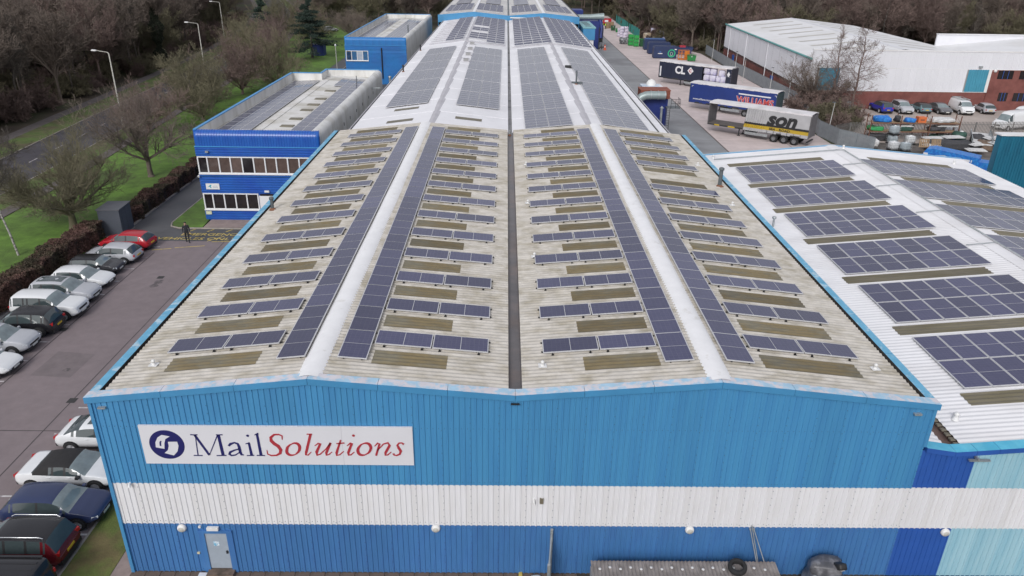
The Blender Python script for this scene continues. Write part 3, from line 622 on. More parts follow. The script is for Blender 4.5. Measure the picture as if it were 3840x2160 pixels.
# flat arrays
ang = math.atan2(.95, 7.1)
PMM = one_mesh(2.02, 1.03)
def flat_array(xa, y0, rows, sg_, label, z=mz, every=7):
    t = thing('solar_panel_field', label, 'solar panels', (xa, y0, z(xa)+.1), 0, 'large flat solar fields on the long white roof')
    t.rotation_euler = (0, -math.atan2(z(xa+2)-z(xa+1), 1), 0)
    y = 0
    for r_ in range(rows):
        for c in range(2): link('solar_panel', PMM, t, (c*2.06, y, 0))
        y += 1.045+(.22 if r_ % every == every-1 else 0)
    return t
flat_array(2.58, 50.6, 42, 1, 'large flat solar field on the leftmost slope of the long white roof')
flat_array(9.4, 49.9, 42, -1, 'large flat solar field between the left ridge strip and central gutter of the white roof')
flat_array(15.78, 41.5, 50, 1, 'large flat solar field between the central gutter and right ridge strip of the white roof')
flat_array(22.4, 41.9, 50, -1, 'large flat solar field on the rightmost slope of the long white roof')
# tilted arrays at the far end
TM = one_mesh(1.4, 1.05, .03, 0)
b = MB(); b.b2(0, .05, .1, 1.0, -.12, -.02).b2(1.33, 1.38, .1, 1.0, -.12, -.02); 
def tilt_field(xa, cols, y0, rows, pitch, z, label, skip=(), tilt=R(10), grp='tilted solar fields on the far roofs'):
    t = thing('tilted_solar_field', label, 'solar panels', (xa, y0, z(xa)+.25), 0, grp); t.rotation_euler = (0, -math.atan2(z(xa+2)-z(xa+1), 1), 0)
    for r_ in range(rows):
        for c in range(cols):
            if (r_, c) in skip: continue
            link('solar_panel', TM, t, (c*1.46, r_*pitch, 0), rot=(tilt, 0, 0))
        MB().b2(0, cols*1.46-.06, r_*pitch+.95, r_*pitch+1.0, -.1, .12).build('support_frame', m_alu, t)
    MB().b2(-.3, cols*1.46+.1, -.75, -.6, -.2, -.08).build('ballast_rail', m_rstrip, t)
    return t
tilt_field(4.45, 2, 103.0, 13, 3.2, mz, 'narrow tilted solar field left of the left ridge near the far blue fascia')
tilt_field(8.1, 4, 101.2, 14, 3.1, mz, 'tilted solar field with a few panels missing, left of the far central gutter', skip={(0, 0), (0, 1), (4, 0), (4, 1), (7, 0), (7, 1)})
tilt_field(15.4, 4, 99.2, 15, 3.1, mz, 'tilted solar field right of the far central gutter before the blue fascia')
tilt_field(21.75, 4, 99.6, 15, 3.1, mz, 'tilted solar field on the rightmost slope before the blue fascia')
t = thing('empty_solar_rails', 'bare mounting rails without panels at the far left of the white roof', 'mounting rails', (1.9, 102.5, mz(1.9)+.05)); t.rotation_euler = (0, -ang, 0)
for k in range(14): MB().b2(0, 2.9, 3.2*k, 3.2*k+.12, 0, .14).build('rail', m_rstrip, t)

# ------------------------------------------------------------------ far warehouse with blue fascia
fw = thing('far_warehouse', 'far warehouse with blue fascia rising above the end of the long white roof', 'warehouse')
FX = [-.5, 7.2, 14.55, 22.1, 29.75]; FZ = [8.66, 9.36, 8.66, 9.26, 8.56]
def fz(x): return interp(x, FX, FZ)
for i in range(4): corr(FX[i], FZ[i]-.02, FX[i+1], FZ[i+1]-.02, 147.2, 262, pitch=1.0, amp=.01, n=2).build('roof_slope', mat('greyish_roof', (.6, .59, .57), .6, .08, .3, col2=(.5, .49, .48), cscale=.1), fw)
b = MB()
for i in range(4): b.face([(FX[i], 147, 7.2), (FX[i+1], 147, 7.2), (FX[i+1], 147, FZ[i+1]+.04), (FX[i], 147, FZ[i]+.04)]); b.face([(FX[i], 147, FZ[i]+.04), (FX[i+1], 147, FZ[i+1]+.04), (FX[i+1], 147.3, FZ[i+1]+.04), (FX[i], 147.3, FZ[i]+.04)])
b.build('fascia', m_trim, fw)
b = MB(); b.b2(-.5, -.4, 147.1, 262, 0, 8.6); b.b2(29.65, 29.75, 147.1, 262, 0, 8.5); b.build('side_wall', m_blue, fw)
MB().b2(14.35, 14.8, 147.4, 262, 8.5, 8.66).build('valley_gutter', m_dgrey, fw)
for xo in (-.45, 29.6): MB().b2(xo, xo+.15, 147.2, 262, 8.6, 8.72).build('eave_gutter', m_black, fw)
for xa in (7.2, 22.1): MB().b2(xa-.3, xa+.3, 147.4, 262, fz(xa)-.02, fz(xa)+.05).build('ridge_cap', m_cap, fw)
b = MB(); b.tube([(14.9, 146.8, 8.3), (18.8, 146.8, 8.25)], .12, 8); b.build('overflow_pipe', m_whitep, fw)
for xa, n, nm in ((.8, 4, 'far left'), (7.6, 4, 'left of centre'), (15.3, 4, 'right of centre'), (22.7, 4, 'far right')):
    tilt_field(xa, n, 151.3, 6, 3.2, fz, f'small tilted solar field {nm} on the roof behind the blue fascia', grp='solar fields behind the blue fascia')
for xa in (1.5, 9, 16, 24):
    t = MB().face([(xa, 176, fz(xa)+.12), (xa+3.6, 176, fz(xa+3.6)+.12), (xa+3.6, 230, fz(xa+3.6)+.12), (xa, 230, fz(xa)+.12)]).build('flat_solar_strip', m_pv, fw)
# ------------------------------------------------------------------ office blocks
m_oblue = mat('office_royal_blue', (.02, .11, .42), .3, .1, .8, col2=(.016, .085, .4), cscale=.5)
m_oblue2 = mat('office_faded_blue', (.025, .19, .5), .45, .12, .8, col2=(.03, .15, .42), cscale=.4)
m_ocap = mat('office_cap_blue', (.055, .27, .56), .45, .08, 1)
m_para = mat('parapet_white', (.7, .695, .68), .6, .08, .8, col2=(.57, .56, .53), cscale=.7, stretch=(1, 1, .3))
m_oroof = mat('office_roof', (.68, .67, .65), .7, .07, .5, col2=(.5, .48, .43), cscale=.3)
m_wframe = mat('white_window_frame', (.74, .74, .745), .45)
m_pane_b = mat('window_brown_blind', (.1, .068, .058), .1, .25, 2.5, objvar=.2); m_pane_d = mat('window_dark', (.022, .018, .02), .08, .3, 2); m_pane_l = mat('window_light_blind', (.5, .52, .55), .3, .08, 3); m_pane_s = mat('window_blue_blind', (.05, .12, .22), .2, .2, 3)
def hclad(z0, z1, x0, x1, y, m, parent, pitch=.215):
    P = [(y, z0)]; z = z0
    while z+pitch < z1:
        P += [(y, z+pitch*.62), (y-.06, z+pitch*.74), (y-.06, z+pitch*.93), (y, z+pitch)]; z += pitch
    P.append((y, z1))
    b = MB(); b.grid([[(x0, py, pz), (x1, py, pz)] for py, pz in P], smooth=False, flip=True); return b.build('cladding_band', m, parent)
def office(nm, label, x0, x1, y0, ya, yb, xn, top, zc, mblue, wins, lower, door):
    """x0..x1 wide, front at y0, left wing back to ya, right wing back to yb, notch at xn"""
    t = thing('office_block', label, 'office building')
    # ribbed rounded parapet along the front, in sheets
    n = int((x1-x0)/1.06); wsh = (x1-x0-.5)/n
    prof = [(y0-.04, zc), (y0-.04, top-.55)]+[(y0-.04+.5-.5*math.cos(a), top-.55+.5*math.sin(a)) for a in [math.pi/2*k/6 for k in range(1, 7)]]
    nrm = [(-1, 0), (-1, 0)]+[(-math.cos(a), math.sin(a)) for a in [math.pi/2*k/6 for k in range(1, 7)]]
    P = rib_profile(0, wsh, wsh/5, .03)
    b = MB(); b.grid([[(px, py+n_[0]*(-d), pz+n_[1]*(-d)) for px, d in P] for (py, pz), n_ in zip(prof, nrm)], smooth=False); me = b.mesh('parapet_sheet', mblue)
    for k in range(n): link('parapet_sheet', me, t, (x0+.25+wsh*k, 0, 0))
    # rounded corners of the parapet
    for s, xc in ((-1, x0+.25), (1, x1-.25)):
        c = MB(); rows = []
        for (py, pz), n_ in zip(prof, nrm):
            ins_ = py-(y0-.04)
            rows.append([(xc+s*(.25-ins_*.0)*math.sin(a)*(1-ins_/.55*.5), py+(.25)*(1-math.cos(a)), pz) for a in [math.pi/2*k/6 for k in range(7)]])
        c.grid(rows, flip=s < 0); c.build('parapet_corner', mblue, t)
    # side parapets: left with blue coping, right white and rounded
    MB().b2(x0, x0+.16, y0+.2, ya, 0, top-.05).build('side_wall', mblue, t)
    MB().b2(x0-.03, x0+.24, y0+.3, ya+.1, top-.05, top+.03).build('coping', m_ocap, t)
    MB().b2(x0+.165, x0+.2, y0+.45, ya, top-1.1, top-.055).build('parapet_lining', m_para, t)
    pr_ = [(x1, 0), (x1, top-.6)]+[(x1-.55+.55*math.cos(a), top-.6+.55*math.sin(a)) for a in [math.pi/2*k/6 for k in range(1, 7)]]+[(x1-.65, top-.05), (x1-.66, top-.9)]
    L = yb-y0-.3; ns = max(4, int(L/1.2))
    for k in range(ns):
        a0, a1 = y0+.3+L*k/ns, y0+.3+L*(k+1)/ns-.03
        MB().grid([[(px, a0, pz) for px, pz in pr_], [(px, a1, pz) for px, pz in pr_]], smooth=False).build('side_wall_sheet', m_para, t)
    MB().b2(x1-.12, x1-.02, y0+.3, yb, 0, top-.7).build('side_wall', m_para, t)
    # back parapets
    MB().b2(x0+.2, xn, ya-.15, ya, 0, top-.05).b2(xn, xn+.15, ya-.15, yb, 0, top-.05).b2(xn+.15, x1-.6, yb-.15, yb, 0, top-.05).build('back_wall', m_para, t)
    MB().b2(x0, xn+.02, ya-.2, ya+.08, top-.05, top+.03).b2(xn-.06, xn+.2, ya-.2, yb+.08, top-.051, top+.028).b2(xn+.2, x1-.3, yb-.2, yb+.08, top-.05, top+.03).build('coping', m_ocap, t)
    # roof
    xr = (x0+x1)/2-.9; zr = top-.78
    b = MB(); b.grid([[(x0+.2, y, zr-.17), (xr, y, zr), (x1-.62, y, zr-.17)] for y in (y0+.45, ya-.15)], smooth=False)
    b.grid([[(xn+.15, y, zr-.1), (xr+.4, y, zr), (x1-.62, y, zr-.17)] for y in (ya-.15, yb-.15)], smooth=False); rf = b.build('roof', m_oroof, t)
    MB().b2(xr-.3, xr+.3, y0+.6, ya-.3, zr-.03, zr+.05).build('ridge_cap', m_oroof, t)
    # front wall between window bands
    MB().b2(x0+.05, x1-.05, y0+.05, y0+.2, 0, zc).build('wall', mblue, t)
    zs = [z for w_ in wins for z in (w_[2], w_[3])]
    hclad(.1, wins[0][2]-.04 if wins else zc, x0, x1, y0, mblue, t)
    return t, zr, xr
def windows(t, xs, z0, z1, y, panes, sill=True):
    b = MB(); b.b2(xs[0]-.05, xs[-1]+.05, y-.05, y+.04, z1-.06, z1+.03).b2(xs[0]-.05, xs[-1]+.05, y-.05, y+.04, z0, z0+.08)
    fr = b.build('window_frame', m_wframe, t)
    for x in xs: MB().b2(x-.05, x+.05, y-.07, y+.03, z0+.08, z1-.06).build('mullion', m_wframe, fr)
    for (xa, xb), p in zip(zip(xs, xs[1:]), panes): MB().b2(xa+.05, xb-.05, y+.005, y+.03, z0+.08, z1-.06).build('window_pane', p, fr)
    if sill: MB().b2(xs[0]-.08, xs[-1]+.08, y-.14, y+.02, z0-.08, z0+.001).build('window_sill', m_wframe, fr)
O1x = [-11.74, -10.97, -10.0, -9.03, -8.06, -7.09, -6.13, -5.18, -4.22, -3.26, -2.3]
o1, zr, xr = office('a', 'nearer royal blue two storey office block with white framed window bands', -11.85, -1.4, 40, 71.2, 74.2, -8.3, 7.9, 6.57, m_oblue, [(0, 0, 1.0, 2.47), (0, 0, 4.2, 5.7)], None, None)
hclad(2.5, 4.16, -11.85, -1.4, 40, m_oblue, o1); hclad(5.72, 6.57, -11.85, -1.4, 40, m_oblue, o1)
MB().b2(-11.85, -1.4, 39.93, 40.02, 6.5, 6.58).build('parapet_drip', m_ocap, o1); MB().b2(-11.85, -1.4, 39.94, 40.02, 3.96, 4.0).build('trim_strip', m_ocap, o1)
P_ = [m_pane_d, m_pane_b, m_pane_b, m_pane_b, m_pane_d]+[m_pane_b]*5
windows(o1, O1x, 4.24, 5.66, 40, P_)
windows(o1, [-11.74, -10.97, -10.0, -9.03, -8.06, -7.1], 1.05, 2.46, 40, [m_pane_d]*5)
for k in (5, 6): pass
d = MB().b2(-7.0, -5.7, 39.96, 40.05, .12, 2.3).build('door', m_wframe, o1); MB().b2(-6.9, -5.8, 39.95, 40.0, 2.3, 2.46).build('door_fanlight', m_pane_d, d)
s_ = MB().b2(-11.39, -10.25, 39.9, 39.95, 2.85, 3.36).build('name_plate', m_whitep, o1)
b = MB(); b.face([(-11.22, 39.895, 3.08), (-10.98, 39.895, 3.26), (-10.9, 39.895, 3.2), (-10.98, 39.895, 3.12), (-10.92, 39.895, 2.95), (-11.02, 39.895, 2.95), (-11.06, 39.895, 3.08)][::-1]); b.build('arrow_mark', mat('teal_print', (.03, .32, .42), .5), s_)
MB().b2(-10.8, -10.4, 39.89, 39.9, 3.12, 3.17).b2(-10.8, -10.4, 39.89, 39.9, 3.0, 3.05).build('faint_print', mat('faint_print', (.45, .5, .55), .5), s_)
MB().b2(-11.75, -11.26, 39.9, 39.95, .6, .88).build('warning_notice', mat('notice_cream', (.6, .62, .45), .5, .15, 8), o1)
MB().box((-10.83, 39.86, 6.12), (.24, .2, .14)).build('floodlight', m_galv, o1); MB().box((-6.25, 39.88, 2.72), (.4, .12, .16)).build('entrance_lamp', m_whitep, o1)
b = MB(); b.tube([(-11.8, 39.8, 4.05), (-11.8, 39.7, 4.0)], .09, 8); b.build('security_camera', m_whitep, o1)
o1['group'] = 'office blocks'
PO = one_mesh(1.0, 1.72, .03, 0)
def oarray(label, x, y, cols, rows, z, sl, extra=None):
    t = thing('office_solar_array', label, 'solar panels', (x, y, z), 0, 'solar arrays on the office roof'); t.rotation_euler = (0, sl, 0)
    for r_ in range(rows):
        for c in range(cols): link('solar_panel', PO, t, (c*1.03, r_*1.75, 0))
    if extra:
        for c, r_ in extra: link('solar_panel', PO, t, (c*1.03, r_*1.75, 0))
oarray('wide solar array on the left half of the nearer office roof', -11.2, 43.6, 3, 15, zr-.06, -.04)
oarray('narrow solar array on the right half of the nearer office roof', -4.75, 43.6, 2, 16, zr-.0, .04, [(-1, 13), (-1, 14), (-1, 15)])
for y in (45.2, 48.3, 52.4, 55.2, 58.4, 63.2): MB().b2(-6.15, -5.0, y, y+.85, zr-.06, zr-.005).build('rooflight', m_oliver, o1)
MB().tube([(-3.6, 69, zr), (-3.6, 69, zr+.8)], .05, 7).build('vent_pipe', m_dgrey, o1)
for k, y in enumerate((50, 53, 56.5, 60, 64, 67)): MB().b2(-1.4, -1.37, y, y+.12, 6.2, 6.5).build('weep_vent', m_black, o1)
# ladder-like walkway along the right wall of the office
b = MB(); b.b2(-1.3, -1.25, 46, 62, 4.9, 4.95); b.b2(-.7, -.65, 46, 62, 4.9, 4.95)
for k in range(28): b.b2(-1.25, -.7, 46.2+.57*k, 46.3+.57*k, 4.9, 4.94)
b.build('service_walkway', m_galv, o1)
MB().b2(-3.2, -.4, 66.4, 66.6, 6.9, 7.05).build('roof_bracket', m_galv, o1)

o2, zr2, xr2 = office('b', 'farther faded blue office block beyond the lawn, with four white framed windows', -13.4, -2.9, 111, 158.9, 159, -9, 7.8, 6.5, m_oblue2, [(0, 0, 5.3, 5.7)], None, None)
o2['group'] = 'office blocks'
hclad(5.7, 6.5, -13.4, -2.9, 111, m_oblue2, o2)
MB().b2(-13.4, -2.9, 110.93, 111.02, 6.44, 6.52).build('parapet_drip', m_ocap, o2)
windows(o2, [-13.2, -12.3, -11.35, -10.4, -9.5], 3.95, 5.55, 110.95, [m_pane_d, m_pane_s, m_pane_l, m_pane_s])
MB().tube([(-7.15, 110.85, 1), (-7.15, 110.85, 6.1)], .1, 8).build('downpipe', m_black, o2)
oarray('large hazy solar array on the right half of the farther office roof', -7.6, 113, 4, 24, zr2+.02, .04); oarray('large hazy solar array on the left half of the farther office roof', -12.6, 113, 3, 24, zr2-.1, -.04)
MB().tube([(-3.6, 120, 6.9), (-3.6, 120, 9.0)], .1, 8).build('flue', m_dgrey, o2)
b = MB(); b.tube([(-1.9, 84, 0), (-1.9, 84, 5.4)], .16, 10); b.lathe([(.16, 5.3), (.2, 5.4), (.2, 5.6), (0, 5.65)], (-1.9, 84, 0), 10); tag(b.build('boiler_flue', m_galv), 'tall grey boiler flue standing between the two office blocks', 'flue')

# ------------------------------------------------------------------ white warehouse on the right
m_brick = mat('red_brick', (.205, .075, .064), .9, .18, 1.2, col2=(.16, .055, .047), cscale=.4)
m_wall = mat('warehouse_white', (.7, .705, .74), .5, .04, .4, objvar=.02); m_wr = mat('warehouse_roof', (.75, .75, .76), .6, .05, .3, col2=(.69, .685, .68), cscale=.1)
m_teal = mat('teal_cladding', (.06, .27, .38), .45, .1, .6); m_tealt = mat('teal_gutter', (.1, .33, .32), .5, .15, 1); m_groof = mat('dirty_roof_panel', (.52, .5, .46), .7, .1, .5)
ww = thing('white_warehouse', 'white clad warehouse with red brick base and teal panels beyond the yard', 'warehouse')
def skx(x, y): return x+.036*(y-94.5)
YF, YB = 94.5, 150
def wquad(name, pts, m, parent=ww): return MB().face(pts).build(name, m, parent)
# left wall: brick plinth and sheets
MB().face([(skx(60.3, YB), YB, 0), (60.3, YF, 0), (60.3, YF, 2.8), (skx(60.3, YB), YB, 2.8)]).build('brick_base', m_brick, ww)
for k in range(14):
    a0, a1 = YF+k*(YB-YF)/14, YF+(k+1)*(YB-YF)/14-.05
    b = MB(); P = []
    for q in range(17): y = a0+(a1-a0)*q/16; P.append((skx(60.25, y)-(.03 if q % 2 else 0), y))
    b.grid([[(x, y, 2.78) for x, y in P], [(x, y, 7.35) for x, y in P]], smooth=False, flip=True); b.build('cladding_sheet', m_wall, ww)
MB().face([(skx(60.3, YB), YB, 2.3), (60.3, YF, 2.3), (60.3, YF, 7.3), (skx(60.3, YB), YB, 7.3)]).build('wall_lining', m_inner, ww)
b = MB(); b.tube([(60.12, YF-.2, 7.35), (skx(60.12, YB), YB, 7.35)], .16, 6); b.build('eave_gutter', m_tealt, ww)
for y in (101.9, 117, 131.5, 145): MB().tube([(skx(60.12, y), y, 7.3), (skx(60.12, y), y, 0)], .09, 7).build('downpipe', m_wall, ww)
for y in (112, 140): MB().b2(skx(60.18, y)-.05, skx(60.28, y), y, y+1.1, 0, 2.1).build('fire_door', m_darkblue, ww)
# roof, two bays
b = MB(); b.grid([[(skx(60.2, y), y, 7.4), (skx(74.2, y), y, 8.85), (skx(88.4, y), y, 7.4)] for y in (YF+.25, YB)], smooth=False); rf = b.build('roof', m_wr, ww)
b = MB(); b.grid([[(skx(88.4, y), y, 7.4), (skx(103, y), y, 8.85), (skx(118, y), y, 7.4)] for y in (YF+.25, 113.5)], smooth=False); b.build('roof', m_wr, ww)
MB().b2(88.8, 120, 113.3, 113.6, 7.2, 9.3).build('parapet_wall', m_wall, ww); MB().b2(88.8, 120, 113.1, 113.8, 9.3, 9.42).build('coping', m_wr, ww)
b = MB(); b.grid([[(skx(74.2+d, y), y, 8.87-abs(d)*.1) for d in (-.35, 0, .35)] for y in (YF+.3, YB)], smooth=False); b.build('ridge_cap', m_wall, ww)
for k in range(8):
    y = 100.5+6.0*k
    for xa, xb in ((64.2, 72.4), (76, 85)):
        f = lambda x, y=y: 7.4+1.45*(1-abs(x-74.2)/14.1)+.03
        MB().face([(skx(xa, y), y, f(xa)), (skx(xb, y), y, f(xb)), (skx(xb, y+1), y+1.0, f(xb)), (skx(xa, y+1), y+1.0, f(xa))]).build('rooflight', m_groof, rf)
# front wall
MB().b2(60.3, 88.2, YF, YF+.2, 0, 2.76).build('brick_base', m_brick, ww)
for k in range(26):
    xa = 60.25+k*1.09; 
    P = rib_profile(0, 1.085, 1.085/4, .03)
    for z0, z1 in ((6.12, 8.6), (2.76, 6.08)):
        if z0 < 3 and (61.6 < xa+.5 < 64.9 or xa > 84.0): continue
        if xa > 88.0 and z0 < 3: continue
        b = MB(); b.grid([[(px, py-.02, z0) for px, py in P], [(px, py-.02, z1) for px, py in P]], smooth=False); b.build('cladding_sheet', m_wall, ww, (xa, YF, 0))
for k in range(30):
    xa = 60.25+26*1.09+k*1.09; P = rib_profile(0, 1.085, 1.085/4, .03); b = MB(); b.grid([[(px, py-.02, 6.12) for px, py in P], [(px, py-.02, 8.6) for px, py in P]], smooth=False); b.build('cladding_sheet', m_wall, ww, (xa, YF, 0))
MB().b2(60.2, 121, YF-.1, YF+.35, 8.6, 8.78).build('coping', m_wr, ww); MB().b2(60.25, 121, YF-.06, YF, 6.06, 6.13).build('trim_strip', m_wr, ww)
MB().b2(60.3, 121, YF+.02, YF+.2, 2.7, 8.6).build('wall_lining', m_inner, ww)
for xa, xb in ((61.7, 64.8), (84.45, 87.5)):
    n = int((xb-xa)/.38); P = rib_profile(0, xb-xa, (xb-xa)/n, .05); b = MB(); b.grid([[(px, py-.05, 2.78) for px, py in P], [(px, py-.05, 6.1) for px, py in P]], smooth=False); b.build('teal_panel', m_teal, ww, (xa, YF, 0))
MB().b2(87.5, 87.95, YF-.1, YF, 2.7, 6.1).build('panel_edge', m_whitep, ww)
MB().b2(87.95, 121, YF-.12, YF+.15, 0, 6.06).build('brick_wall', m_brick, ww)
for x0, x1, z0, z1 in ((88.95, 91.3, 4.76, 5.99), (92.3, 94.8, 4.76, 5.99), (89.9, 91.3, 1.43, 2.73), (92.2, 94.6, 1.45, 2.7)):
    o = MB().b2(x0, x1, YF-.16, YF-.1, z0, z1).build('window', m_pane_d, ww)
    for q in (1, 2): MB().b2(x0+(x1-x0)*q/3-.03, x0+(x1-x0)*q/3+.03, YF-.19, YF-.16, z0, z1).build('glazing_bar', m_darkblue, o)
MB().lathe([(0, -.2), (.2, -.16), (.25, 0)], (88.43, YF-.12, 5.94), 12, 0, 'Y').build('wall_lamp', m_whitep, ww)
MB().box((86, YF-.2, 6.5), (.5, .35, .25)).build('floodlight', m_galv, ww)
MB().b2(62.4, 63.4, YF-.06, YF, .9, 2.1).build('window', m_pane_d, ww)
# brick mortar courses are too fine to see at this distance; soldier course band on top of the base
MB().b2(60.28, 88.0, YF-.03, YF, 2.68, 2.76).build('drip_flashing', m_wr, ww)
# back wall
MB().face([(skx(60.3, YB), YB, 0), (skx(88.4, YB), YB, 0), (skx(88.4, YB), YB, 7.4), (skx(74.2, YB), YB, 8.8), (skx(60.3, YB), YB, 7.4)][::-1]).build('back_wall', m_wall, ww)

# ------------------------------------------------------------------ teal shed at the right edge
ts = thing('teal_shed', 'tall dark teal ribbed metal shed at the right edge beside the white shed roof', 'shed')
m_teal2 = mat('dark_teal_cladding', (.018, .15, .235), .35, .12, .4, col2=(.015, .11, .18), cscale=.3, stretch=(1.5, 1, .3))
for k in range(9):
    P = rib_profile(0, 1.0, .25, .05); b = MB(); b.grid([[(px, py, 0) for px, py in P], [(px, py, 8.25) for px, py in P]], smooth=False); b.build('cladding_sheet', m_teal2, ts, (55.6+k, 40, 0))
MB().b2(55.6, 64.6, 40.05, 40.7, 0, 8.2).build('wall', m_teal2, ts); MB().b2(55.5, 64.8, 39.9, 40.9, 8.25, 8.36).build('roof', m_wr, ts)
lt = MB().b2(53.4, 55.5, 41.6, 47, 0, 4.6).b2(53.3, 55.55, 41.4, 47.2, 4.6, 4.72).build('low_store', mat('pale_felt_roof', (.42, .45, .47), .7, .15, .8)); tag(lt, 'low pale flat roofed store between white shed and teal shed', 'store')
# ------------------------------------------------------------------ cars and vans
m_glass = mat('car_glass', (.05, .068, .072), .05, .1, 2, spec=.8); m_wscr = mat('windscreen_sky_reflection', (.19, .235, .245), .05, .25, 1.2, spec=.9); m_tyre = mat('tyre_rubber', (.018, .018, .019), .85, .2, 8); m_rim = mat('alloy_rim', (.5, .5, .52), .4, .1, 8, metal=.3)  # windscreen base colour is lightened to stand in for reflected sky
m_tail = mat('tail_lamp_red', (.4, .012, .015), .25); m_headl = mat('headlamp', (.62, .65, .68), .12, .1, 6, spec=.8); m_trimb = mat('black_trim', (.018, .018, .02), .5, .1, 5)
m_plw = mat('white_plate', (.7, .7, .66), .5); m_ply = mat('yellow_plate', (.62, .42, .03), .5); m_chrome = mat('bright_trim', (.65, .66, .68), .2, metal=.8); m_soft = mat('soft_top_fabric', (.022, .021, .022), .85, .15, 6)
def paint(nm, c, r=.22): return mat('paint_'+nm, c, r, .04, 1.5, spec=.6)
def smooth_interp(K, t):
    """Catmull-like interpolation through (t, v) keys, monotone enough for car profiles"""
    for i in range(len(K)-1):
        if t <= K[i+1][0]+1e-9:
            t0, v0 = K[i]; t1, v1 = K[i+1]; u = (t-t0)/(t1-t0)
            m0 = (v1-K[i-1][1])/(t1-K[i-1][0]) if i > 0 else (v1-v0)/(t1-t0)
            m1 = (K[i+2][1]-v0)/(K[i+2][0]-t0) if i+2 < len(K) else (v1-v0)/(t1-t0)
            m0 *= (t1-t0); m1 *= (t1-t0)
            return (2*u**3-3*u*u+1)*v0+(u**3-2*u*u+u)*m0*.6+(-2*u**3+3*u*u)*v1+(u**3-u*u)*m1*.6
    return K[-1][1]
# body styles; t runs from tail (0) to nose (1). belt = shoulder line, top = roof or bonnet line
STY = {
 'hatch': dict(L=4.25, W=1.78, H=1.47, belt=[(0, .60), (.03, .8), (.1, .93), (.5, .9), (.7, .86), (.85, .80), (.95, .70), (1, .55)], top=[(0, .6), (.02, .86), (.05, 1.05), (.13, 1.36), (.25, 1.45), (.42, 1.47), (.55, 1.43), (.62, 1.3), (.73, .95), (.8, .9), (.92, .78), (.98, .66), (1, .55)], glass=(.14, .72), pil=(.17, .42, .66), ws=(.575, .735), rw=(.03, .125), wb=(.18, .81), wr=.32),
 'suv': dict(L=4.5, W=1.86, H=1.68, belt=[(0, .68), (.02, .9), (.1, 1.04), (.5, 1.02), (.72, .98), (.87, .94), (.96, .82), (1, .62)], top=[(0, .68), (.015, .95), (.04, 1.2), (.1, 1.58), (.22, 1.66), (.42, 1.68), (.55, 1.63), (.62, 1.5), (.74, 1.09), (.82, 1.05), (.93, .95), (.985, .8), (1, .62)], glass=(.1, .72), pil=(.13, .27, .46, .66), ws=(.575, .74), rw=(.02, .095), wb=(.19, .81), wr=.36),
 'boxsuv': dict(L=4.5, W=1.9, H=1.74, belt=[(0, .7), (.015, .95), (.1, 1.08), (.5, 1.06), (.74, 1.04), (.9, 1.0), (.97, .9), (1, .66)], top=[(0, .7), (.01, 1.05), (.025, 1.45), (.06, 1.7), (.22, 1.74), (.45, 1.74), (.56, 1.7), (.62, 1.58), (.72, 1.13), (.8, 1.11), (.93, 1.04), (.985, .92), (1, .66)], glass=(.05, .7), pil=(.08, .24, .3, .48, .66), ws=(.58, .725), rw=(.012, .055), wb=(.18, .82), wr=.37),
 'mini': dict(L=3.75, W=1.7, H=1.4, belt=[(0, .6), (.03, .8), (.1, .9), (.5, .88), (.74, .86), (.9, .8), (.97, .7), (1, .52)], top=[(0, .6), (.02, .85), (.05, 1.1), (.1, 1.34), (.25, 1.39), (.45, 1.4), (.58, 1.36), (.64, 1.22), (.72, .95), (.82, .9), (.93, .8), (.985, .68), (1, .52)], glass=(.09, .7), pil=(.12, .42, .66), ws=(.6, .725), rw=(.03, .1), wb=(.17, .83), wr=.3),
 'saloon': dict(L=4.7, W=1.84, H=1.44, belt=[(0, .62), (.02, .82), (.1, .97), (.5, .92), (.7, .88), (.86, .8), (.95, .68), (1, .52)], top=[(0, .62), (.02, .86), (.06, 1.0), (.12, 1.07), (.24, 1.32), (.36, 1.43), (.48, 1.44), (.57, 1.38), (.64, 1.22), (.74, .95), (.82, .89), (.93, .76), (.985, .62), (1, .52)], glass=(.2, .73), pil=(.24, .45, .68), ws=(.585, .745), rw=(.12, .28), wb=(.18, .81), wr=.33),
 'cabrio': dict(L=4.6, W=1.85, H=1.38, belt=[(0, .62), (.02, .82), (.1, .95), (.5, .9), (.7, .87), (.86, .79), (.95, .68), (1, .52)], top=[(0, .62), (.02, .86), (.06, .97), (.15, 1.02), (.2, 1.06), (.28, 1.27), (.38, 1.37), (.5, 1.38), (.57, 1.32), (.62, 1.2), (.72, .94), (.82, .88), (.93, .76), (.985, .62), (1, .52)], glass=(.36, .71), pil=(.4, .52, .66), ws=(.565, .725), rw=(.19, .24), soft=(.2, .565), wb=(.18, .81), wr=.33),
 'van': dict(L=4.9, W=1.95, H=1.97, belt=[(0, .9), (.01, 1.2), (.5, 1.22), (.78, 1.16), (.9, 1.04), (.97, .85), (1, .6)], top=[(0, .95), (.006, 1.6), (.015, 1.9), (.05, 1.96), (.4, 1.97), (.62, 1.94), (.7, 1.84), (.85, 1.24), (.9, 1.14), (.96, .98), (1, .6)], glass=(.62, .83), pil=(.64, .79), ws=(.715, .85), rw=None, wb=(.2, .82), wr=.34),
 'hivan': dict(L=5.5, W=2.0, H=2.5, belt=[(0, .9), (.01, 1.25), (.5, 1.3), (.8, 1.22), (.9, 1.08), (.97, .9), (1, .62)], top=[(0, .95), (.005, 2.0), (.012, 2.42), (.05, 2.5), (.5, 2.5), (.68, 2.42), (.75, 2.2), (.87, 1.34), (.92, 1.2), (.965, 1.0), (1, .62)], glass=(.68, .86), pil=(.7, .82), ws=(.77, .87), rw=None, wb=(.22, .83), wr=.36),
}
WHEELM = {}
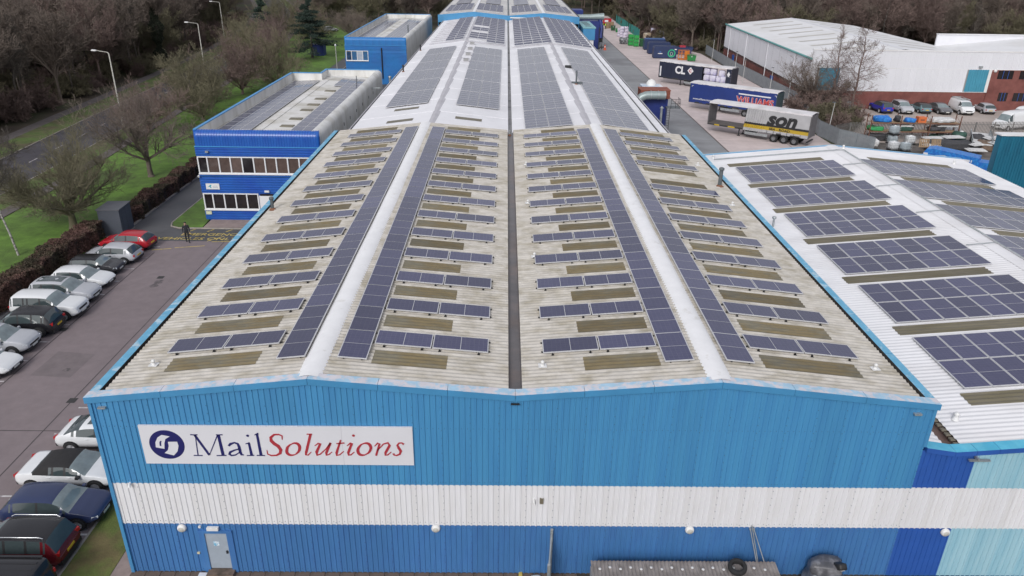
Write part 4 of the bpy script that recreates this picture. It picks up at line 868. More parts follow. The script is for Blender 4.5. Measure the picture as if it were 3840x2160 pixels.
def wheel_mesh(r, wd=.2):
    k = round(r, 2)
    if k not in WHEELM:
        b = MB(); b.lathe([(r*.62, -wd/2), (r*.93, -wd/2), (r, -wd*.32), (r, wd*.32), (r*.93, wd/2), (r*.62, wd/2)], (0, 0, 0), 20, 0, 'Y'); t = b.mesh('tyre', m_tyre)
        c = MB(); c.lathe([(0, -wd*.36), (r*.2, -wd*.4), (r*.22, -wd*.3), (r*.55, -wd*.3), (r*.62, -wd*.48), (r*.64, -wd*.3)], (0, 0, 0), 20, 0, 'Y', False)
        for a in range(5):
            an = a*2*math.pi/5; c.box((r*.36*math.cos(an), -wd*.4, r*.36*math.sin(an)), (r*.5, .03, r*.13), 0, ry=-an)
        WHEELM[k] = (t, c.mesh('rim', m_rim))
    return WHEELM[k]
def sect(st, t, W):
    """half cross-section (y>=0) from sill to roof centre at station t"""
    zb = smooth_interp(st['belt'], t); zt = max(zb+.015, smooth_interp(st['top'], t))
    nose = min(1, (t/.06)**.5 if t < .06 else 1, ((1-t)/.09)**.5 if t > .91 else 1)
    w = W/2*(.78+.22*nose)
    zl = .3 + .16*max(0, (t-.93)/.07) + .14*max(0, (.05-t)/.05)
    cab = max(0, min(1, (zt-zb-.06)/.3))
    wt = w*(.95-.17*cab); wb_ = w*(.965-.01*cab)
    zm = zl+.45*(zb-zl)
    return [(w*.8, zl), (w*.97, zl+.07), (w, zm), (w*.995, zm+.5*(zb-zm)), (wb_, zb), (wt+.35*(wb_-wt), zb+.55*(zt-zb)-.0), (wt, zt-.09*cab-.012*(1-cab)), (wt*.86, zt-.03*cab-.004), (wt*.45, zt-.002), (0, zt+.012)]
def make_car(style, label, pos, rz, body, cat='car', group=None, rails=False, sunroof=False, roofcol=None, lower=None, name='parked_car', dark_rear=False, plates=True):
    st = STY[style]; L, W = st['L'], st['W']
    t = thing(name, label, cat, pos, rz, group)
    if pos[0] < 0 and pos[1] < 40: t.scale = (.95, .96, .9)
    T = sorted(set([k/44 for k in range(45)]+[st['ws'][0], st['ws'][1], .985, .995, .005, .015]+list(st['glass'])+([*st['rw']] if st['rw'] else [])+[p+d for p in st['pil'] for d in (-.012, .012)]))
    S = [[(u*L-L/2, y, z) for y, z in sect(st, u, W)] for u in T]
    groups = {'body': MB(), 'windscreen': MB(), 'rear_window': MB()}
    roofm = MB(); softm = MB(); sidew = {}; pilm = MB()
    nseg = len(S[0])
    for i in range(len(T)-1):
        um = (T[i]+T[i+1])/2
        for j in range(nseg-1):
            for s in (1, -1):
                q = [S[i][j], S[i+1][j], S[i+1][j+1], S[i][j+1]]
                q = [(x, y*s, z) for x, y, z in q]
                if s > 0: q = q[::-1]
                tgt = groups['body']; sm = True
                inpil = any(abs(um-p) < .0119 for p in st['pil']); midp = any(abs(um-p) < .0119 for p in (st['pil'][:-1] if st.get('soft') else st['pil'][1:-1]))
                if st.get('soft') and st['soft'][0] < um < st['soft'][1] and j >= 6: tgt = softm
                elif j in (4, 5) and midp: tgt = pilm
                elif j in (4, 5) and st['glass'][0] < um < st['glass'][1] and not inpil:
                    zt = S[i][-1][2]-S[i][4][2]; zt2 = S[i+1][-1][2]-S[i+1][4][2]
                    if min(zt, zt2) > .13: tgt = sidew.setdefault((s, sum(um > p for p in st['pil'])), MB())
                    elif um > .5: tgt = groups['body']
                elif st.get('soft') and st['soft'][0] < um < st['glass'][0] and j >= 4: tgt = softm
                elif j >= 6 and st['ws'][0] < um < st['ws'][1]: tgt = groups['windscreen']
                elif st['rw'] and j >= 6 and st['rw'][0] < um < st['rw'][1]: tgt = groups['rear_window']
                elif roofcol and j >= 6 and st['ws'][0] > um > (st['rw'][1] if st['rw'] else .02): tgt = roofm
                tgt.face(q, 0, sm)
    b = groups['body']
    # close the ends and the floor
    for e, fl in ((S[0], 1), (S[-1], 0)):
        pts = [(x, y, z) for x, y, z in e]+[(x, -y, z) for x, y, z in e[::-1][1:]]
        b.face(pts if fl else pts[::-1])
    b.grid([[(p[0][0], p[0][1], p[0][2]), (p[0][0], -p[0][1], p[0][2])] for p in S], smooth=False)
    def weld(mb, name, m, parent):
        me = mb.mesh(name, m); bm = bmesh.new(); bm.from_mesh(me); bmesh.ops.remove_doubles(bm, verts=bm.verts, dist=.0008); bm.to_mesh(me); bm.free(); return link(name, me, parent)
    bo = weld(b, 'body', body, t)
    weld(groups['windscreen'], 'windscreen', m_wscr, t)
    if st['rw']: weld(groups['rear_window'], 'rear_window', m_glass, t)
    for k, mb in sidew.items(): weld(mb, 'side_window', m_glass, t)
    if roofm.f: weld(roofm, 'roof_panel', roofcol, t)
    if pilm.f: weld(pilm, 'door_pillar', m_trimb, t)
    if softm.f: weld(softm, 'soft_top', m_soft, t)
    r = st['wr']; tm, rm = wheel_mesh(r)
    for u in st['wb']:
        x = u*L-L/2
        for s in (1, -1):
            wy = W/2-.07
            a = MB(); a.face([(x+r*1.2*math.cos(k*math.pi/12), s*(W/2+.004), r+r*1.2*math.sin(k*math.pi/12)) for k in range(-2, 15)][::s]); a.build('wheel_arch', m_trimb, t)
            o = link('wheel', tm, t, (x, s*(W/2-.035), r), rz=0 if s < 0 else math.pi); link('rim', rm, o)
    zb0 = smooth_interp(st['belt'], .02); zf = smooth_interp(st['belt'], .97)
    hw = W/2
    for s in (1, -1):
        MB().box((L/2-.2, s*(hw*.70), zf-.06), (.26, .34, .12), rz=-s*.6, ry=.3).build('headlight', m_headl, t)
        MB().box((-L/2+.12, s*(hw*.73), zb0-.03), (.2, .26, .17), rz=s*.4).build('tail_light', m_tail, t)
        u = st['ws'][1]-.06; x = u*L-L/2; zz = smooth_interp(st['belt'], u)
        MB().box((x, s*(hw+.09), zz+.06), (.16, .2, .13), taper=.8).build('mirror', body if not lower else m_trimb, t)
        MB().b2(-L/2+.9, L/2-1.0, s*hw*.99-.02, s*hw*.99+.02, .26, .38).build('side_sill', lower or m_trimb, t)
        for u_ in (.36, .56):
            if u_*L-L/2 < x: MB().box((u_*L-L/2, s*(hw*.995+.01), .82), (.18, .03, .03)).build('door_handle', body, t)
    MB().box((L/2-.06, 0, zf-.2), (.14, W*.5, .14), ry=.15).build('grille', m_trimb, t); MB().box((L/2-.1, 0, .36), (.2, W*.72, .15)).build('front_bumper', m_trimb, t)
    MB().box((-L/2+.09, 0, .36), (.2, W*.78, .2)).build('rear_bumper', m_trimb if not dark_rear else m_trimb, t)
    if plates:
        MB().box((L/2+.012, 0, .45), (.03, .5, .11)).build('number_plate', m_plw, t); MB().box((-L/2-.005, 0, .62), (.04, .5, .11)).build('number_plate', m_ply, t)
    zr = st['H']
    if rails:
        for s in (1, -1):
            x0, x1 = st['glass'][0]*L-L/2+.1, st['ws'][0]*L-L/2-.05
            MB().tube([(x0, s*hw*.68, zr-.06), (x0+.15, s*hw*.7, zr+.03), (x1-.15, s*hw*.7, zr+.03), (x1, s*hw*.68, zr-.05)], .022, 6).build('roof_rail', m_chrome, t)
    if sunroof: 
        x0, x1 = (st['rw'][1]+.06)*L-L/2, (st['ws'][0]-.03)*L-L/2
        MB().grid([[(x, y, smooth_interp(st['top'], (x+L/2)/L)+.014-.03*abs(y)) for y in (-.42, 0, .42)] for x in [x0+(x1-x0)*k/5 for k in range(6)]]).build('sunroof', m_glass, t)
    return t
P_white = paint('white', (.74, .75, .76)); P_silver = paint('silver', (.46, .47, .5), .25); P_dgrey = paint('dark_grey', (.05, .052, .06)); P_black = paint('black', (.014, .014, .017)); P_red = paint('red', (.42, .018, .03)); P_navy = paint('navy', (.025, .038, .1)); P_blue = paint('blue', (.025, .04, .36)); P_mini = paint('charcoal', (.045, .045, .05)); P_teal = paint('grey_teal', (.16, .25, .28)); P_greyw = paint('mid_grey', (.12, .12, .13)); P_maroon = paint('maroon', (.12, .01, .016))
G1 = 'cars parked along the hedge'; G2 = 'cars parked beside the blue gable'; G3 = 'cars parked before the brick wall'
def ybay(k): return 13.55+2.24*k+1.12
XC = -15.7
make_car('hatch', 'white hatchback nearest the viewer in the row along the hedge', (-15.1, 14.6, 0), 0, P_white, group=G1)
make_car('suv', 'silver crossover between the nearest white hatchback and a black estate by the hedge', (-15.65, 17.1, 0), R(1), P_silver, group=G1)
make_car('suv', 'black crossover showing its red tail lamps among cars by the hedge', (-15.45, 19.45, 0), math.pi+R(1), P_black, group=G1)
make_car('boxsuv', 'boxy white off-roader with square windows by the hedge', (-15.12, 21.7, 0), 0, P_white, group=G1)
make_car('suv', 'silver crossover with black glass sunroof by the hedge', (-15.4, 23.95, 0), 0, P_silver, group=G1, sunroof=True)
make_car('hatch', 'white hatchback between the silver sunroof car and the charcoal small car', (-15.45, 26.3, 0), R(-1), P_white, group=G1)
make_car('mini', 'small charcoal car with round pale headlamps by the hedge', (-15.6, 28.6, 0), 0, P_mini, group=G1, roofcol=P_black)
make_car('hatch', 'silver grey hatchback parked nose in beside the red car', (-15.5, 30.85, 0), math.pi-R(2), P_silver, group=G1, lower=P_dgrey)
make_car('hatch', 'bright red hatchback at the far end of the hedge row', (-15.6, 33.5, 0), math.pi-R(3), P_red, group=G1)
def lbay(k): return 1.95+2.28*k+1.14
XL = -5.25
make_car('saloon', 'black car mostly hidden behind the corner of the blue gable', (-3.6, 10.9, 0), 0, P_black, group=G2)
make_car('saloon', 'white fastback saloon half hidden by the blue gable corner', (-4.8, 8.2, 0), 0, P_white, group=G2, sunroof=True)
make_car('cabrio', 'white convertible with black fabric roof beside the blue gable', (-5.06, 5.44, 0), 0, P_white, group=G2, lower=P_dgrey)
make_car('hatch', 'navy blue hatchback nose towards the grass strip beside the gable', (-4.5, 3.05, 0), 0, P_navy, group=G2)
make_car('suv', 'maroon crossover with black roof and silver roof rails near the bottom left', (-4.85, .75, 0), math.pi, P_maroon, group=G2, rails=True, roofcol=P_black)
v = make_car('van', 'black van with ribbed roof at the bottom left corner', (-4.6, -1.7, 0), math.pi, P_black, 'van', name='black_van')
for k in range(5): MB().b2(-2.2, .5, -.72+.33*k, -.62+.33*k, 1.955, 1.985).build('roof_rib', P_black, v)
# before the brick wall
Y3 = 92.0
make_car('suv', 'dark four wheel drive behind the bare trees by the brick wall', (65.6, 92.0, 0), -math.pi/2+.1, P_black, group=G3)
make_car('suv', 'bright blue crossover showing its tailgate before the brick wall', (71.3, 92.6, 0), math.pi/2+.05, P_blue, group=G3, roofcol=P_black)
make_car('suv', 'silver crossover facing the viewer beside the bright blue one', (74.3, 92.2, 0), -math.pi/2, P_silver, group=G3, rails=True)
make_car('hatch', 'grey teal hatchback tail out before the brick wall', (77.4, 92.8, 0), math.pi/2, P_teal, group=G3, roofcol=P_black)
make_car('saloon', 'dark grey saloon facing the viewer beside the white van', (80.2, 92.4, 0), -math.pi/2, P_greyw, group=G3)
v = make_car('van', 'white van with roof rack facing the viewer before the brick wall', (83.4, 92.3, 0), -math.pi/2-.05, P_white, 'van', name='white_van', group='white vans')
MB().b2(-2.1, -2.04, -.7, .7, 2.0, 2.1).b2(-.4, -.34, -.7, .7, 2.0, 2.1).b2(.6, .66, -.7, .7, 2.0, 2.1).b2(-2.1, .66, -.74, -.68, 2.05, 2.1).b2(-2.1, .66, .68, .74, 2.05, 2.1).build('roof_rack', m_galv, v)
make_car('hatch', 'silver hatchback at the right end of the row before the brick wall', (87.3, 92.9, 0), math.pi/2-.1, P_silver, group=G3)
make_car('mini', 'silver small car behind the palisade fence and storage racks', (73.6, 78.3, 0), -math.pi/2+.25, P_silver, group='cars behind the palisade fence')
make_car('hivan', 'tall white van nearest the palisade fence at right edge', (84.2, 81.2, 0), math.pi+.35, P_white, 'van', name='white_van', group='white vans')
make_car('hivan', 'second tall white van cut by the right edge of the frame', (88.5, 84.8, 0), math.pi+.3, P_white, 'van', name='white_van', group='white vans')
# vehicles glimpsed through and beyond the woods
for i, (st, x, y, rz, p, lb) in enumerate((('hatch', -34.6, 196, .6, P_silver, 'silver car out on the grass far behind the dark cedar'), ('hatch', -13, 208, .2, P_red, 'red car glimpsed far away left of the far roof'),
      ('van', -92, 200, 1.2, P_white, 'white van glimpsed through bare trees at far left'), ('van', -76, 232, 1.0, P_white, 'white van glimpsed between trunks behind the ivy clad tree'), ('suv', -88, 206, 1.2, P_white, 'white car glimpsed beside the far white van'), ('hatch', -79, 118, 1.3, P_blue, 'blue car glimpsed low among the left trees'), ('hatch', -70, 126, 1.3, P_silver, 'silver car glimpsed low among the left trees'), ('van', -112, 168, 1.1, P_white, 'leftmost white van glimpsed through the trees'), ('suv', -104, 176, 1.1, P_silver, 'silver car glimpsed near the leftmost white van'))):
    make_car(st, lb, (x, y, .0), rz, p, 'van' if st == 'van' else 'car', group='vehicles glimpsed through the trees')
# ------------------------------------------------------------------ curtain-side trailers
m_tr_roof = mat('trailer_roof', (.72, .7, .71), .6, .05, .8, col2=(.6, .58, .58), cscale=.5); m_chas = mat('chassis_steel', (.04, .04, .042), .7, .3, 3); m_deck = mat('trailer_deck', (.12, .105, .1), .8, .2, 2)
def rib_text(parent, s, size, m, x, z, y, shear=0, off=0, sx=1, ex=.006):
    me = text_mesh('lettering', s, size, m, ex, shear, off); o = link('lettering', me, parent, (x, y, z), rot=(math.pi/2, 0, 0)); o.scale = (sx, 1, 1); return o
def big_wheel(t, x, y, s, r=.5):
    k = 'big'; 
    if k not in WHEELM:
        b = MB(); b.lathe([(.28, -.19), (.46, -.19), (.5, -.14), (.5, .14), (.46, .19), (.28, .19)], (0, 0, 0), 22, 0, 'Y'); c = MB(); c.lathe([(0, -.06), (.1, -.1), (.12, -.04), (.25, -.03), (.29, -.17)], (0, 0, 0), 18, 0, 'Y', False)
        WHEELM[k] = (b.mesh('tyre', m_tyre), c.mesh('hub', mat('grey_hub', (.2, .2, .21), .6, .2, 8)))
    o = link('wheel', WHEELM[k][0], t, (x, y, r), rz=0 if s < 0 else math.pi); link('hub', WHEELM[k][1], o)
def trailer(label, loc, rz, L, curtain, m_cur, m_end, open_far=(0, 0), folds=None, sag=0, axles=(9.0, 10.3, 11.6)):
    t = thing('curtain_side_trailer', label, 'trailer', loc, rz, 'curtain side trailers in the yard'); Wd = 2.5
    b = MB(); n = 14
    b.grid([[(x, -.03, 3.95-sag*math.sin(math.pi*x/L)), (x, Wd/2, 4.03-sag*math.sin(math.pi*x/L)), (x, Wd+.03, 3.95-sag*math.sin(math.pi*x/L))] for x in [L*k/n for k in range(n+1)]]); 
    b.grid([[(x, -.03, 3.78-sag*math.sin(math.pi*x/L)), (x, -.03, 3.95-sag*math.sin(math.pi*x/L))] for x in [L*k/n for k in range(n+1)]]); b.grid([[(x, Wd+.03, 3.95-sag*math.sin(math.pi*x/L)), (x, Wd+.03, 3.78-sag*math.sin(math.pi*x/L))] for x in [L*k/n for k in range(n+1)]])
    b.build('roof', m_tr_roof, t)
    MB().b2(.06, L-.06, .0, Wd, 1.12, 1.25).build('deck', m_deck, t); MB().b2(.02, L-.02, -.03, .02, 1.02, 1.2).b2(.02, L-.02, Wd-.02, Wd+.03, 1.02, 1.2).build('side_raves', m_chas, t)
    MB().b2(0, .12, 0, Wd, 1.1, 3.8).build('headboard', m_end, t)
    for y0 in (.02, Wd/2+.01): MB().b2(L-.1, L, y0, y0+Wd/2-.04, 1.1, 3.8).build('rear_door', m_end, t)
    for y in (.75, 1.65): MB().b2(.6, L-.4, y, y+.1, .82, 1.12).build('chassis_beam', m_chas, t)
    for x in axles:
        for s in (-1, 1): big_wheel(t, x, .18 if s < 0 else Wd-.18, s)
        MB().tube([(x, .3, .5), (x, Wd-.3, .5)], .07, 8).build('axle', m_chas, t)
        MB().grid([[(x+.56*math.cos(a), y, .5+.56*math.sin(a)) for a in [math.pi*(.12+.76*k/6) for k in range(7)]] for y in (-.01, .36)]).build('mudguard', m_chas, t)
    for y in (.45, Wd-.55): MB().b2(4.2, 4.32, y, y+.12, .1, 1.1).b2(4.08, 4.44, y-.06, y+.18, .04, .1).build('landing_leg', m_chas, t)
    MB().b2(5.2, 8.2, .02, .06, .5, .85).build('side_guard', m_galv, t); MB().b2(L-.25, L-.1, .1, Wd-.1, .5, .66).build('rear_bumper', m_chas, t)
    MB().b2(5.0, 6.2, .5, 2.0, .5, 1.0).build('equipment_box', m_chas, t)
    x0, x1 = curtain
    for side, y, (a0, a1) in ((-1, -.03, curtain), (1, Wd+.03, (x0 if open_far == (0, 0) else open_far[0], x1))):
        rows = []; nn = 120
        for k in range(nn+1):
            x = a0+(a1-a0)*k/nn; f = 0
            if folds and x < folds: f = .24*math.sin((x-a0)*11)*min(1, (folds-x)*1.2)
            wv = .012*math.sin(x*3.1)+.008*math.sin(x*7.7)
            rows.append([(x-.28*(1-zz)*(1 if folds and x < folds else 0), y+side*abs(f)*(1.0)+side*wv*zz*(1-zz)*4, 1.05+(3.82-1.05)*zz-sag*math.sin(math.pi*x/L)*zz) for zz in (0, .14, .3, .5, .75, 1)])
        MB().grid(rows, flip=side > 0).build('curtain', m_cur, t)
    return t
def band_material(name, bands, base):
    """curtain print: flat colour bands by height (object z)"""
    m = bpy.data.materials.new(name); m.use_nodes = True; t = m.node_tree; n = t.nodes; b = n['Principled BSDF']; b.inputs['Roughness'].default_value = .55
    tc = n.new('ShaderNodeTexCoord'); sp = n.new('ShaderNodeSeparateXYZ'); mr = n.new('ShaderNodeMapRange'); mr.inputs[1].default_value = 1.0; mr.inputs[2].default_value = 4.0
    rp = n.new('ShaderNodeValToRGB'); rp.color_ramp.interpolation = 'CONSTANT'
    t.links.new(tc.outputs['Object'], sp.inputs[0]); t.links.new(sp.outputs['Z'], mr.inputs[0]); t.links.new(mr.outputs[0], rp.inputs[0])
    els = rp.color_ramp.elements; els[0].position = 0; els[0].color = (*bands[0][1], 1); els[1].position = (bands[1][0]-1)/3; els[1].color = (*bands[1][1], 1)
    for z, c in bands[2:]: e = els.new((z-1)/3); e.color = (*c, 1)
    nz = n.new('ShaderNodeTexNoise'); nz.inputs['Scale'].default_value = 1.2; nz.inputs['Detail'].default_value = 6; m2 = n.new('ShaderNodeMapRange'); m2.inputs[3].default_value = .8; m2.inputs[4].default_value = 1.15
    t.links.new(tc.outputs['Object'], nz.inputs['Vector']); t.links.new(nz.outputs['Fac'], m2.inputs[0]); vm = n.new('ShaderNodeVectorMath'); vm.operation = 'SCALE'; t.links.new(rp.outputs[0], vm.inputs[0]); t.links.new(m2.outputs[0], vm.inputs['Scale']); t.links.new(vm.outputs[0], b.inputs['Base Color'])
    return m
GR = (.42, .42, .43); m_ink = mat('black_print', (.02, .02, .022), .6, .1, 5); m_wprint = mat('white_print', (.7, .7, .72), .6); m_rprint = mat('red_print', (.5, .07, .07), .6)
m_c3 = band_material('grey_curtain_banded', [(1.0, GR), (1.42, (.48, .33, .03)), (1.86, (.025, .025, .028)), (2.12, GR)], GR)
ends = mat('trailer_end_grey', (.13, .125, .13), .7, .2, 2)
t3 = trailer('grey and yellow curtain side trailer half drawn open, nearest in the yard', (40.9, 77.2, 0), R(-38.3), 13.3, (5.2, 13.2), m_c3, ends, folds=8.3)
rib_text(t3, 'son', 2.35, m_ink, 7.9, 2.12, -.1, .25, .1, 1.08); MB().b2(11.2, 13.15, -.1, -.085, 1.88, 2.1).build('printed_stripe', m_ink, t3)
rib_text(t3, 'SEA - ROAD', .4, m_ink, 8.3, 1.5, -.085, 0, .008, 1.25)
for k in range(8): MB().b2(6.4+.84*k, 6.43+.84*k, -.1, -.04, 1.0, 1.4).build('curtain_strap', m_chas, t3)
MB().b2(1.0, 1.7, -.04, -.03, 1.03, 1.19).b2(2.9, 3.8, -.04, -.03, 1.03, 1.19).build('reflective_marking', mat('yellow_marking', (.6, .42, .02), .5), t3)
m_c2 = mat('blue_curtain', (.018, .04, .19), .5, .12, .5)
t2 = trailer('royal blue curtain side trailer lettered WILLIAMS in the middle of the yard', (41.9, 92.9, 0), R(-39.9), 13.5, (.1, 13.4), m_c2, mat('dark_teal_end', (.05, .08, .09), .6, .2, 2))
rib_text(t2, 'WILLIAMS', 1.22, m_rprint, 7.6, 2.0, -.07, 0, .035, 1.02); rib_text(t2, 'WILLIAMS', 1.22, m_wprint, 7.58, 1.99, -.062, 0, .06, 1.02)
MB().b2(7.8, 12.6, -.08, -.065, 3.1, 3.28).build('printed_bar', m_wprint, t2); rib_text(t2, 'TRANSPORT LIMITED', .4, m_wprint, 7.6, 1.45, -.07, 0, 0, 1.1); rib_text(t2, 'www.williams-transport.co.uk', .4, m_wprint, .7, 1.52, -.07, 0, .004, .95)
for x in (.35, 13.1): MB().b2(x, x+.28, -.07, -.06, 3.5, 3.55).b2(x if x < 1 else x+.23, x+.05 if x < 1 else x+.28, -.072, -.062, 3.3, 3.55).build('corner_mark', m_wprint, t2)
m_c1 = mat('midnight_curtain', (.02, .025, .05), .5, .12, .6)
t1 = trailer('midnight blue curtain side trailer loaded with pale bales at the back of the yard', (41.7, 116.6, 0), R(-41), 14.0, (.9, 8.6), m_c1, mat('midnight_end', (.03, .03, .045), .6), sag=.12)
MB().b2(.25, .5, -.04, -.02, 1.3, 3.0).build('white_panel', m_wprint, t1); MB().b2(.1, .9, -.03, 0, 1.1, 3.75).b2(13.0, 13.9, -.03, 0, 1.1, 3.75).build('end_panel', m_c1, t1)
rib_text(t1, 'CL', 1.7, m_wprint, 3.3, 2.1, -.07, 0, .07, .95)
b = MB(); b.face([(5.7, -.07, 2.75), (6.3, -.07, 2.1), (6.9, -.07, 2.75), (6.3, -.07, 3.4)]); b.build('diamond_mark', m_wprint, t1); rib_text(t1, 'C', .7, m_rprint, 6.05, 2.52, -.085, 0, .03)
MB().b2(13.1, 13.8, -.06, -.05, 2.5, 2.52).build('end_mark', m_wprint, t1); b = MB(); b.face([(13.15, -.06, 2.9), (13.45, -.06, 2.45), (13.75, -.06, 2.9), (13.45, -.06, 3.35)]); b.build('diamond_mark', m_wprint, t1)
def blob(name, dims, m, seed=0, rough=.12, n=3):
    """soft lumpy block for bales, tarps and sacks"""
    bm = bmesh.new(); bmesh.ops.create_cube(bm, size=1); bmesh.ops.subdivide_edges(bm, edges=bm.edges, cuts=n, use_grid_fill=True)
    for v in bm.verts:
        p = v.co.copy(); q = Vector((abs(p.x*2)**6, abs(p.y*2)**6, abs(p.z*2)**6)); k = (q.x+q.y+q.z)**(1/6) or 1
        v.co = p/k*1.0
        v.co = Vector((v.co.x*dims[0], v.co.y*dims[1], v.co.z*dims[2])); nv = noise.noise_vector(Vector((v.co.x*1.7+seed*7.3, v.co.y*1.7, v.co.z*1.7+seed)))*rough
        v.co += nv; v.co.z = max(v.co.z+dims[2]/2, 0)
    me = bpy.data.meshes.new(name); bm.to_mesh(me); bm.free(); me.materials.append(m)
    for p in me.polygons: p.use_smooth = True
    return me
m_bale = mat('plastic_wrapped_bale', (.6, .58, .68), .5, .15, 3, col2=(.42, .4, .58), cscale=1.5)
bme = [blob('wrapped_bale', (1.15, 1.1, 1.15), m_bale, s, .1) for s in range(3)]
rot = Matrix.Rotation(R(-41), 4, 'Z')
k = 0
for i, (x, z) in enumerate([(9.2, 1.25), (9.2, 2.35), (10.35, 1.25), (10.35, 2.35), (11.55, 1.25), (12.3, 1.25), (11.9, 2.2)]):
    p = Vector((41.7, 116.6, 0))+rot @ Vector((x, .75, z)); o = link('wrapped_bale', bme[i % 3], None, p, rz=R(-41)+.05*i)
    tag(o, ['lower left', 'upper left', 'lower middle', 'upper middle', 'lower right', 'rearmost lower', 'topmost right'][i]+' pale wrapped bale inside the midnight blue trailer', 'bale', 'bales loaded in the trailer')

# ------------------------------------------------------------------ dust extraction plant beside the long warehouse
m_rust = mat('rust_red_steel', (.25, .075, .045), .7, .2, 1.5, col2=(.2, .055, .035), cscale=.8); m_bsteel = mat('deep_blue_steel', (.015, .03, .17), .5, .15, 1); m_duct = mat('grey_green_duct', (.3, .36, .36), .4, .12, 1.5, metal=.3)
ex = thing('dust_extractor', 'rust red and blue dust extractor with fat grey duct beside the white roof', 'dust extractor')
MB().b2(30.5, 34.05, 70.1, 72.5, 5.5, 6.45).build('filter_box', m_rust, ex); MB().b2(30.45, 34.1, 70.05, 72.55, 6.45, 6.52).build('box_lid', m_rust, ex)
MB().b2(30.8, 33.9, 70.3, 72.3, 2.2, 5.5).build('hopper', m_bsteel, ex); MB().b2(30.9, 33.6, 70.2, 72.4, 1.2, 2.2).build('hopper_base', m_rust, ex)
for x in (31, 33.6):
    for y in (70.5, 72.1): MB().b2(x, x+.15, y, y+.15, 0, 1.3).build('leg', m_bsteel, ex)
b = MB(); b.tube([(33.4, 69.65, 6.0), (31.6, 69.65, 6.0), (31.0, 69.65, 5.95), (30.5, 69.65, 5.75), (30.15, 69.65, 5.35), (30.0, 69.65, 4.8), (29.9, 69.65, 3.6)], .5, 16); d = b.build('duct', m_duct, ex)
for x in (31.6, 32.5, 33.3): MB().tube([(x-.05, 69.65, 6.0), (x+.05, 69.65, 6.0)], .54, 16).build('duct_band', m_galv, d)
MB().b2(31.3, 33.9, 73.5, 76.2, 0, 6.3).build('fan_housing', mat('pale_blue_housing', (.45, .55, .66), .6, .15, .8, col2=(.68, .68, .72), cscale=.7), ex); MB().lathe([(.65, 6.3), (.6, 6.6), (.4, 6.9), (0, 7.05)], (32.6, 75.2, 0), 14).build('fan_cowl', m_whitep, ex)
MB().b2(33.6, 35.2, 69.3, 70.6, 4.5, 4.58).build('platform', m_dgrey, ex)
for x, y in ((34.1, 69.3), (35.2, 69.3), (35.2, 70.6), (35.2, 69.95), (34.65, 69.3)): MB().tube([(x, y, 4.5), (x, y, 5.6)], .025, 5).build('railing_post', m_chas, ex)
for z in (5.1, 5.6): MB().tube([(34.1, 69.3, z), (35.2, 69.3, z), (35.2, 70.6, z)], .025, 5).build('railing', m_chas, ex)
for x in (33.55, 34.0): MB().tube([(x, 69.2, 0), (x, 69.2, 4.6)], .035, 5).build('ladder_stile', m_chas, ex)
for k in range(14): MB().tube([(33.55, 69.2, .3+.31*k), (34.0, 69.2, .3+.31*k)], .02, 5).build('ladder_rung', m_chas, ex)
b = MB(); b.tube([(32.95, 69.0, 0), (32.95, 69.0, 4.6)], .14, 10); b.lathe([(.26, 4.6), (.02, 4.85)], (32.95, 69.0, 0), 12); b.build('flue', m_galv, ex)
f2 = thing('far_filter_unit', 'blue filter unit with teal lid on the side wall before the far fascia', 'filter unit'); MB().b2(30.3, 32.8, 143, 157, 4.4, 6.7).build('housing', m_trim, f2); MB().b2(30.2, 32.95, 142.9, 157.1, 6.7, 6.95).build('lid', mat('teal_lid', (.2, .42, .45), .5, .12, 1), f2); MB().b2(30.4, 32.6, 143.2, 156.8, 0, 4.4).build('base', m_whitec, f2)
for k in range(4): MB().b2(30.9, 32.2, 145+3*k, 145.5+3*k, 6.95, 7.05).build('lid_slot', m_dgrey, f2)
f3 = thing('far_silo_plant', 'dark blue silo plant topped by a long grey duct down the far yard', 'silo'); MB().b2(31.2, 36.3, 165, 176, 0, 6.3).build('housing', m_bsteel, f3); MB().tube([(30.5, 166, 7.1), (34, 166, 7.15), (37.3, 166, 7.3)], [.62, .62, .8], 14).build('duct', m_duct, f3)
MB().tube([(36.4, 166.2, 6.8), (36.9, 165.5, 4.5), (36.8, 165, 2.5)], .5, 10).build('drop_duct', m_bsteel, f3); MB().b2(29.9, 32.8, 171, 176, 6.3, 8.3).build('drum', m_bsteel, f3)
for x in (36.2, 37.0): MB().b2(x, x+.15, 164.6, 164.75, 0, 5).build('leg', m_chas, f3)

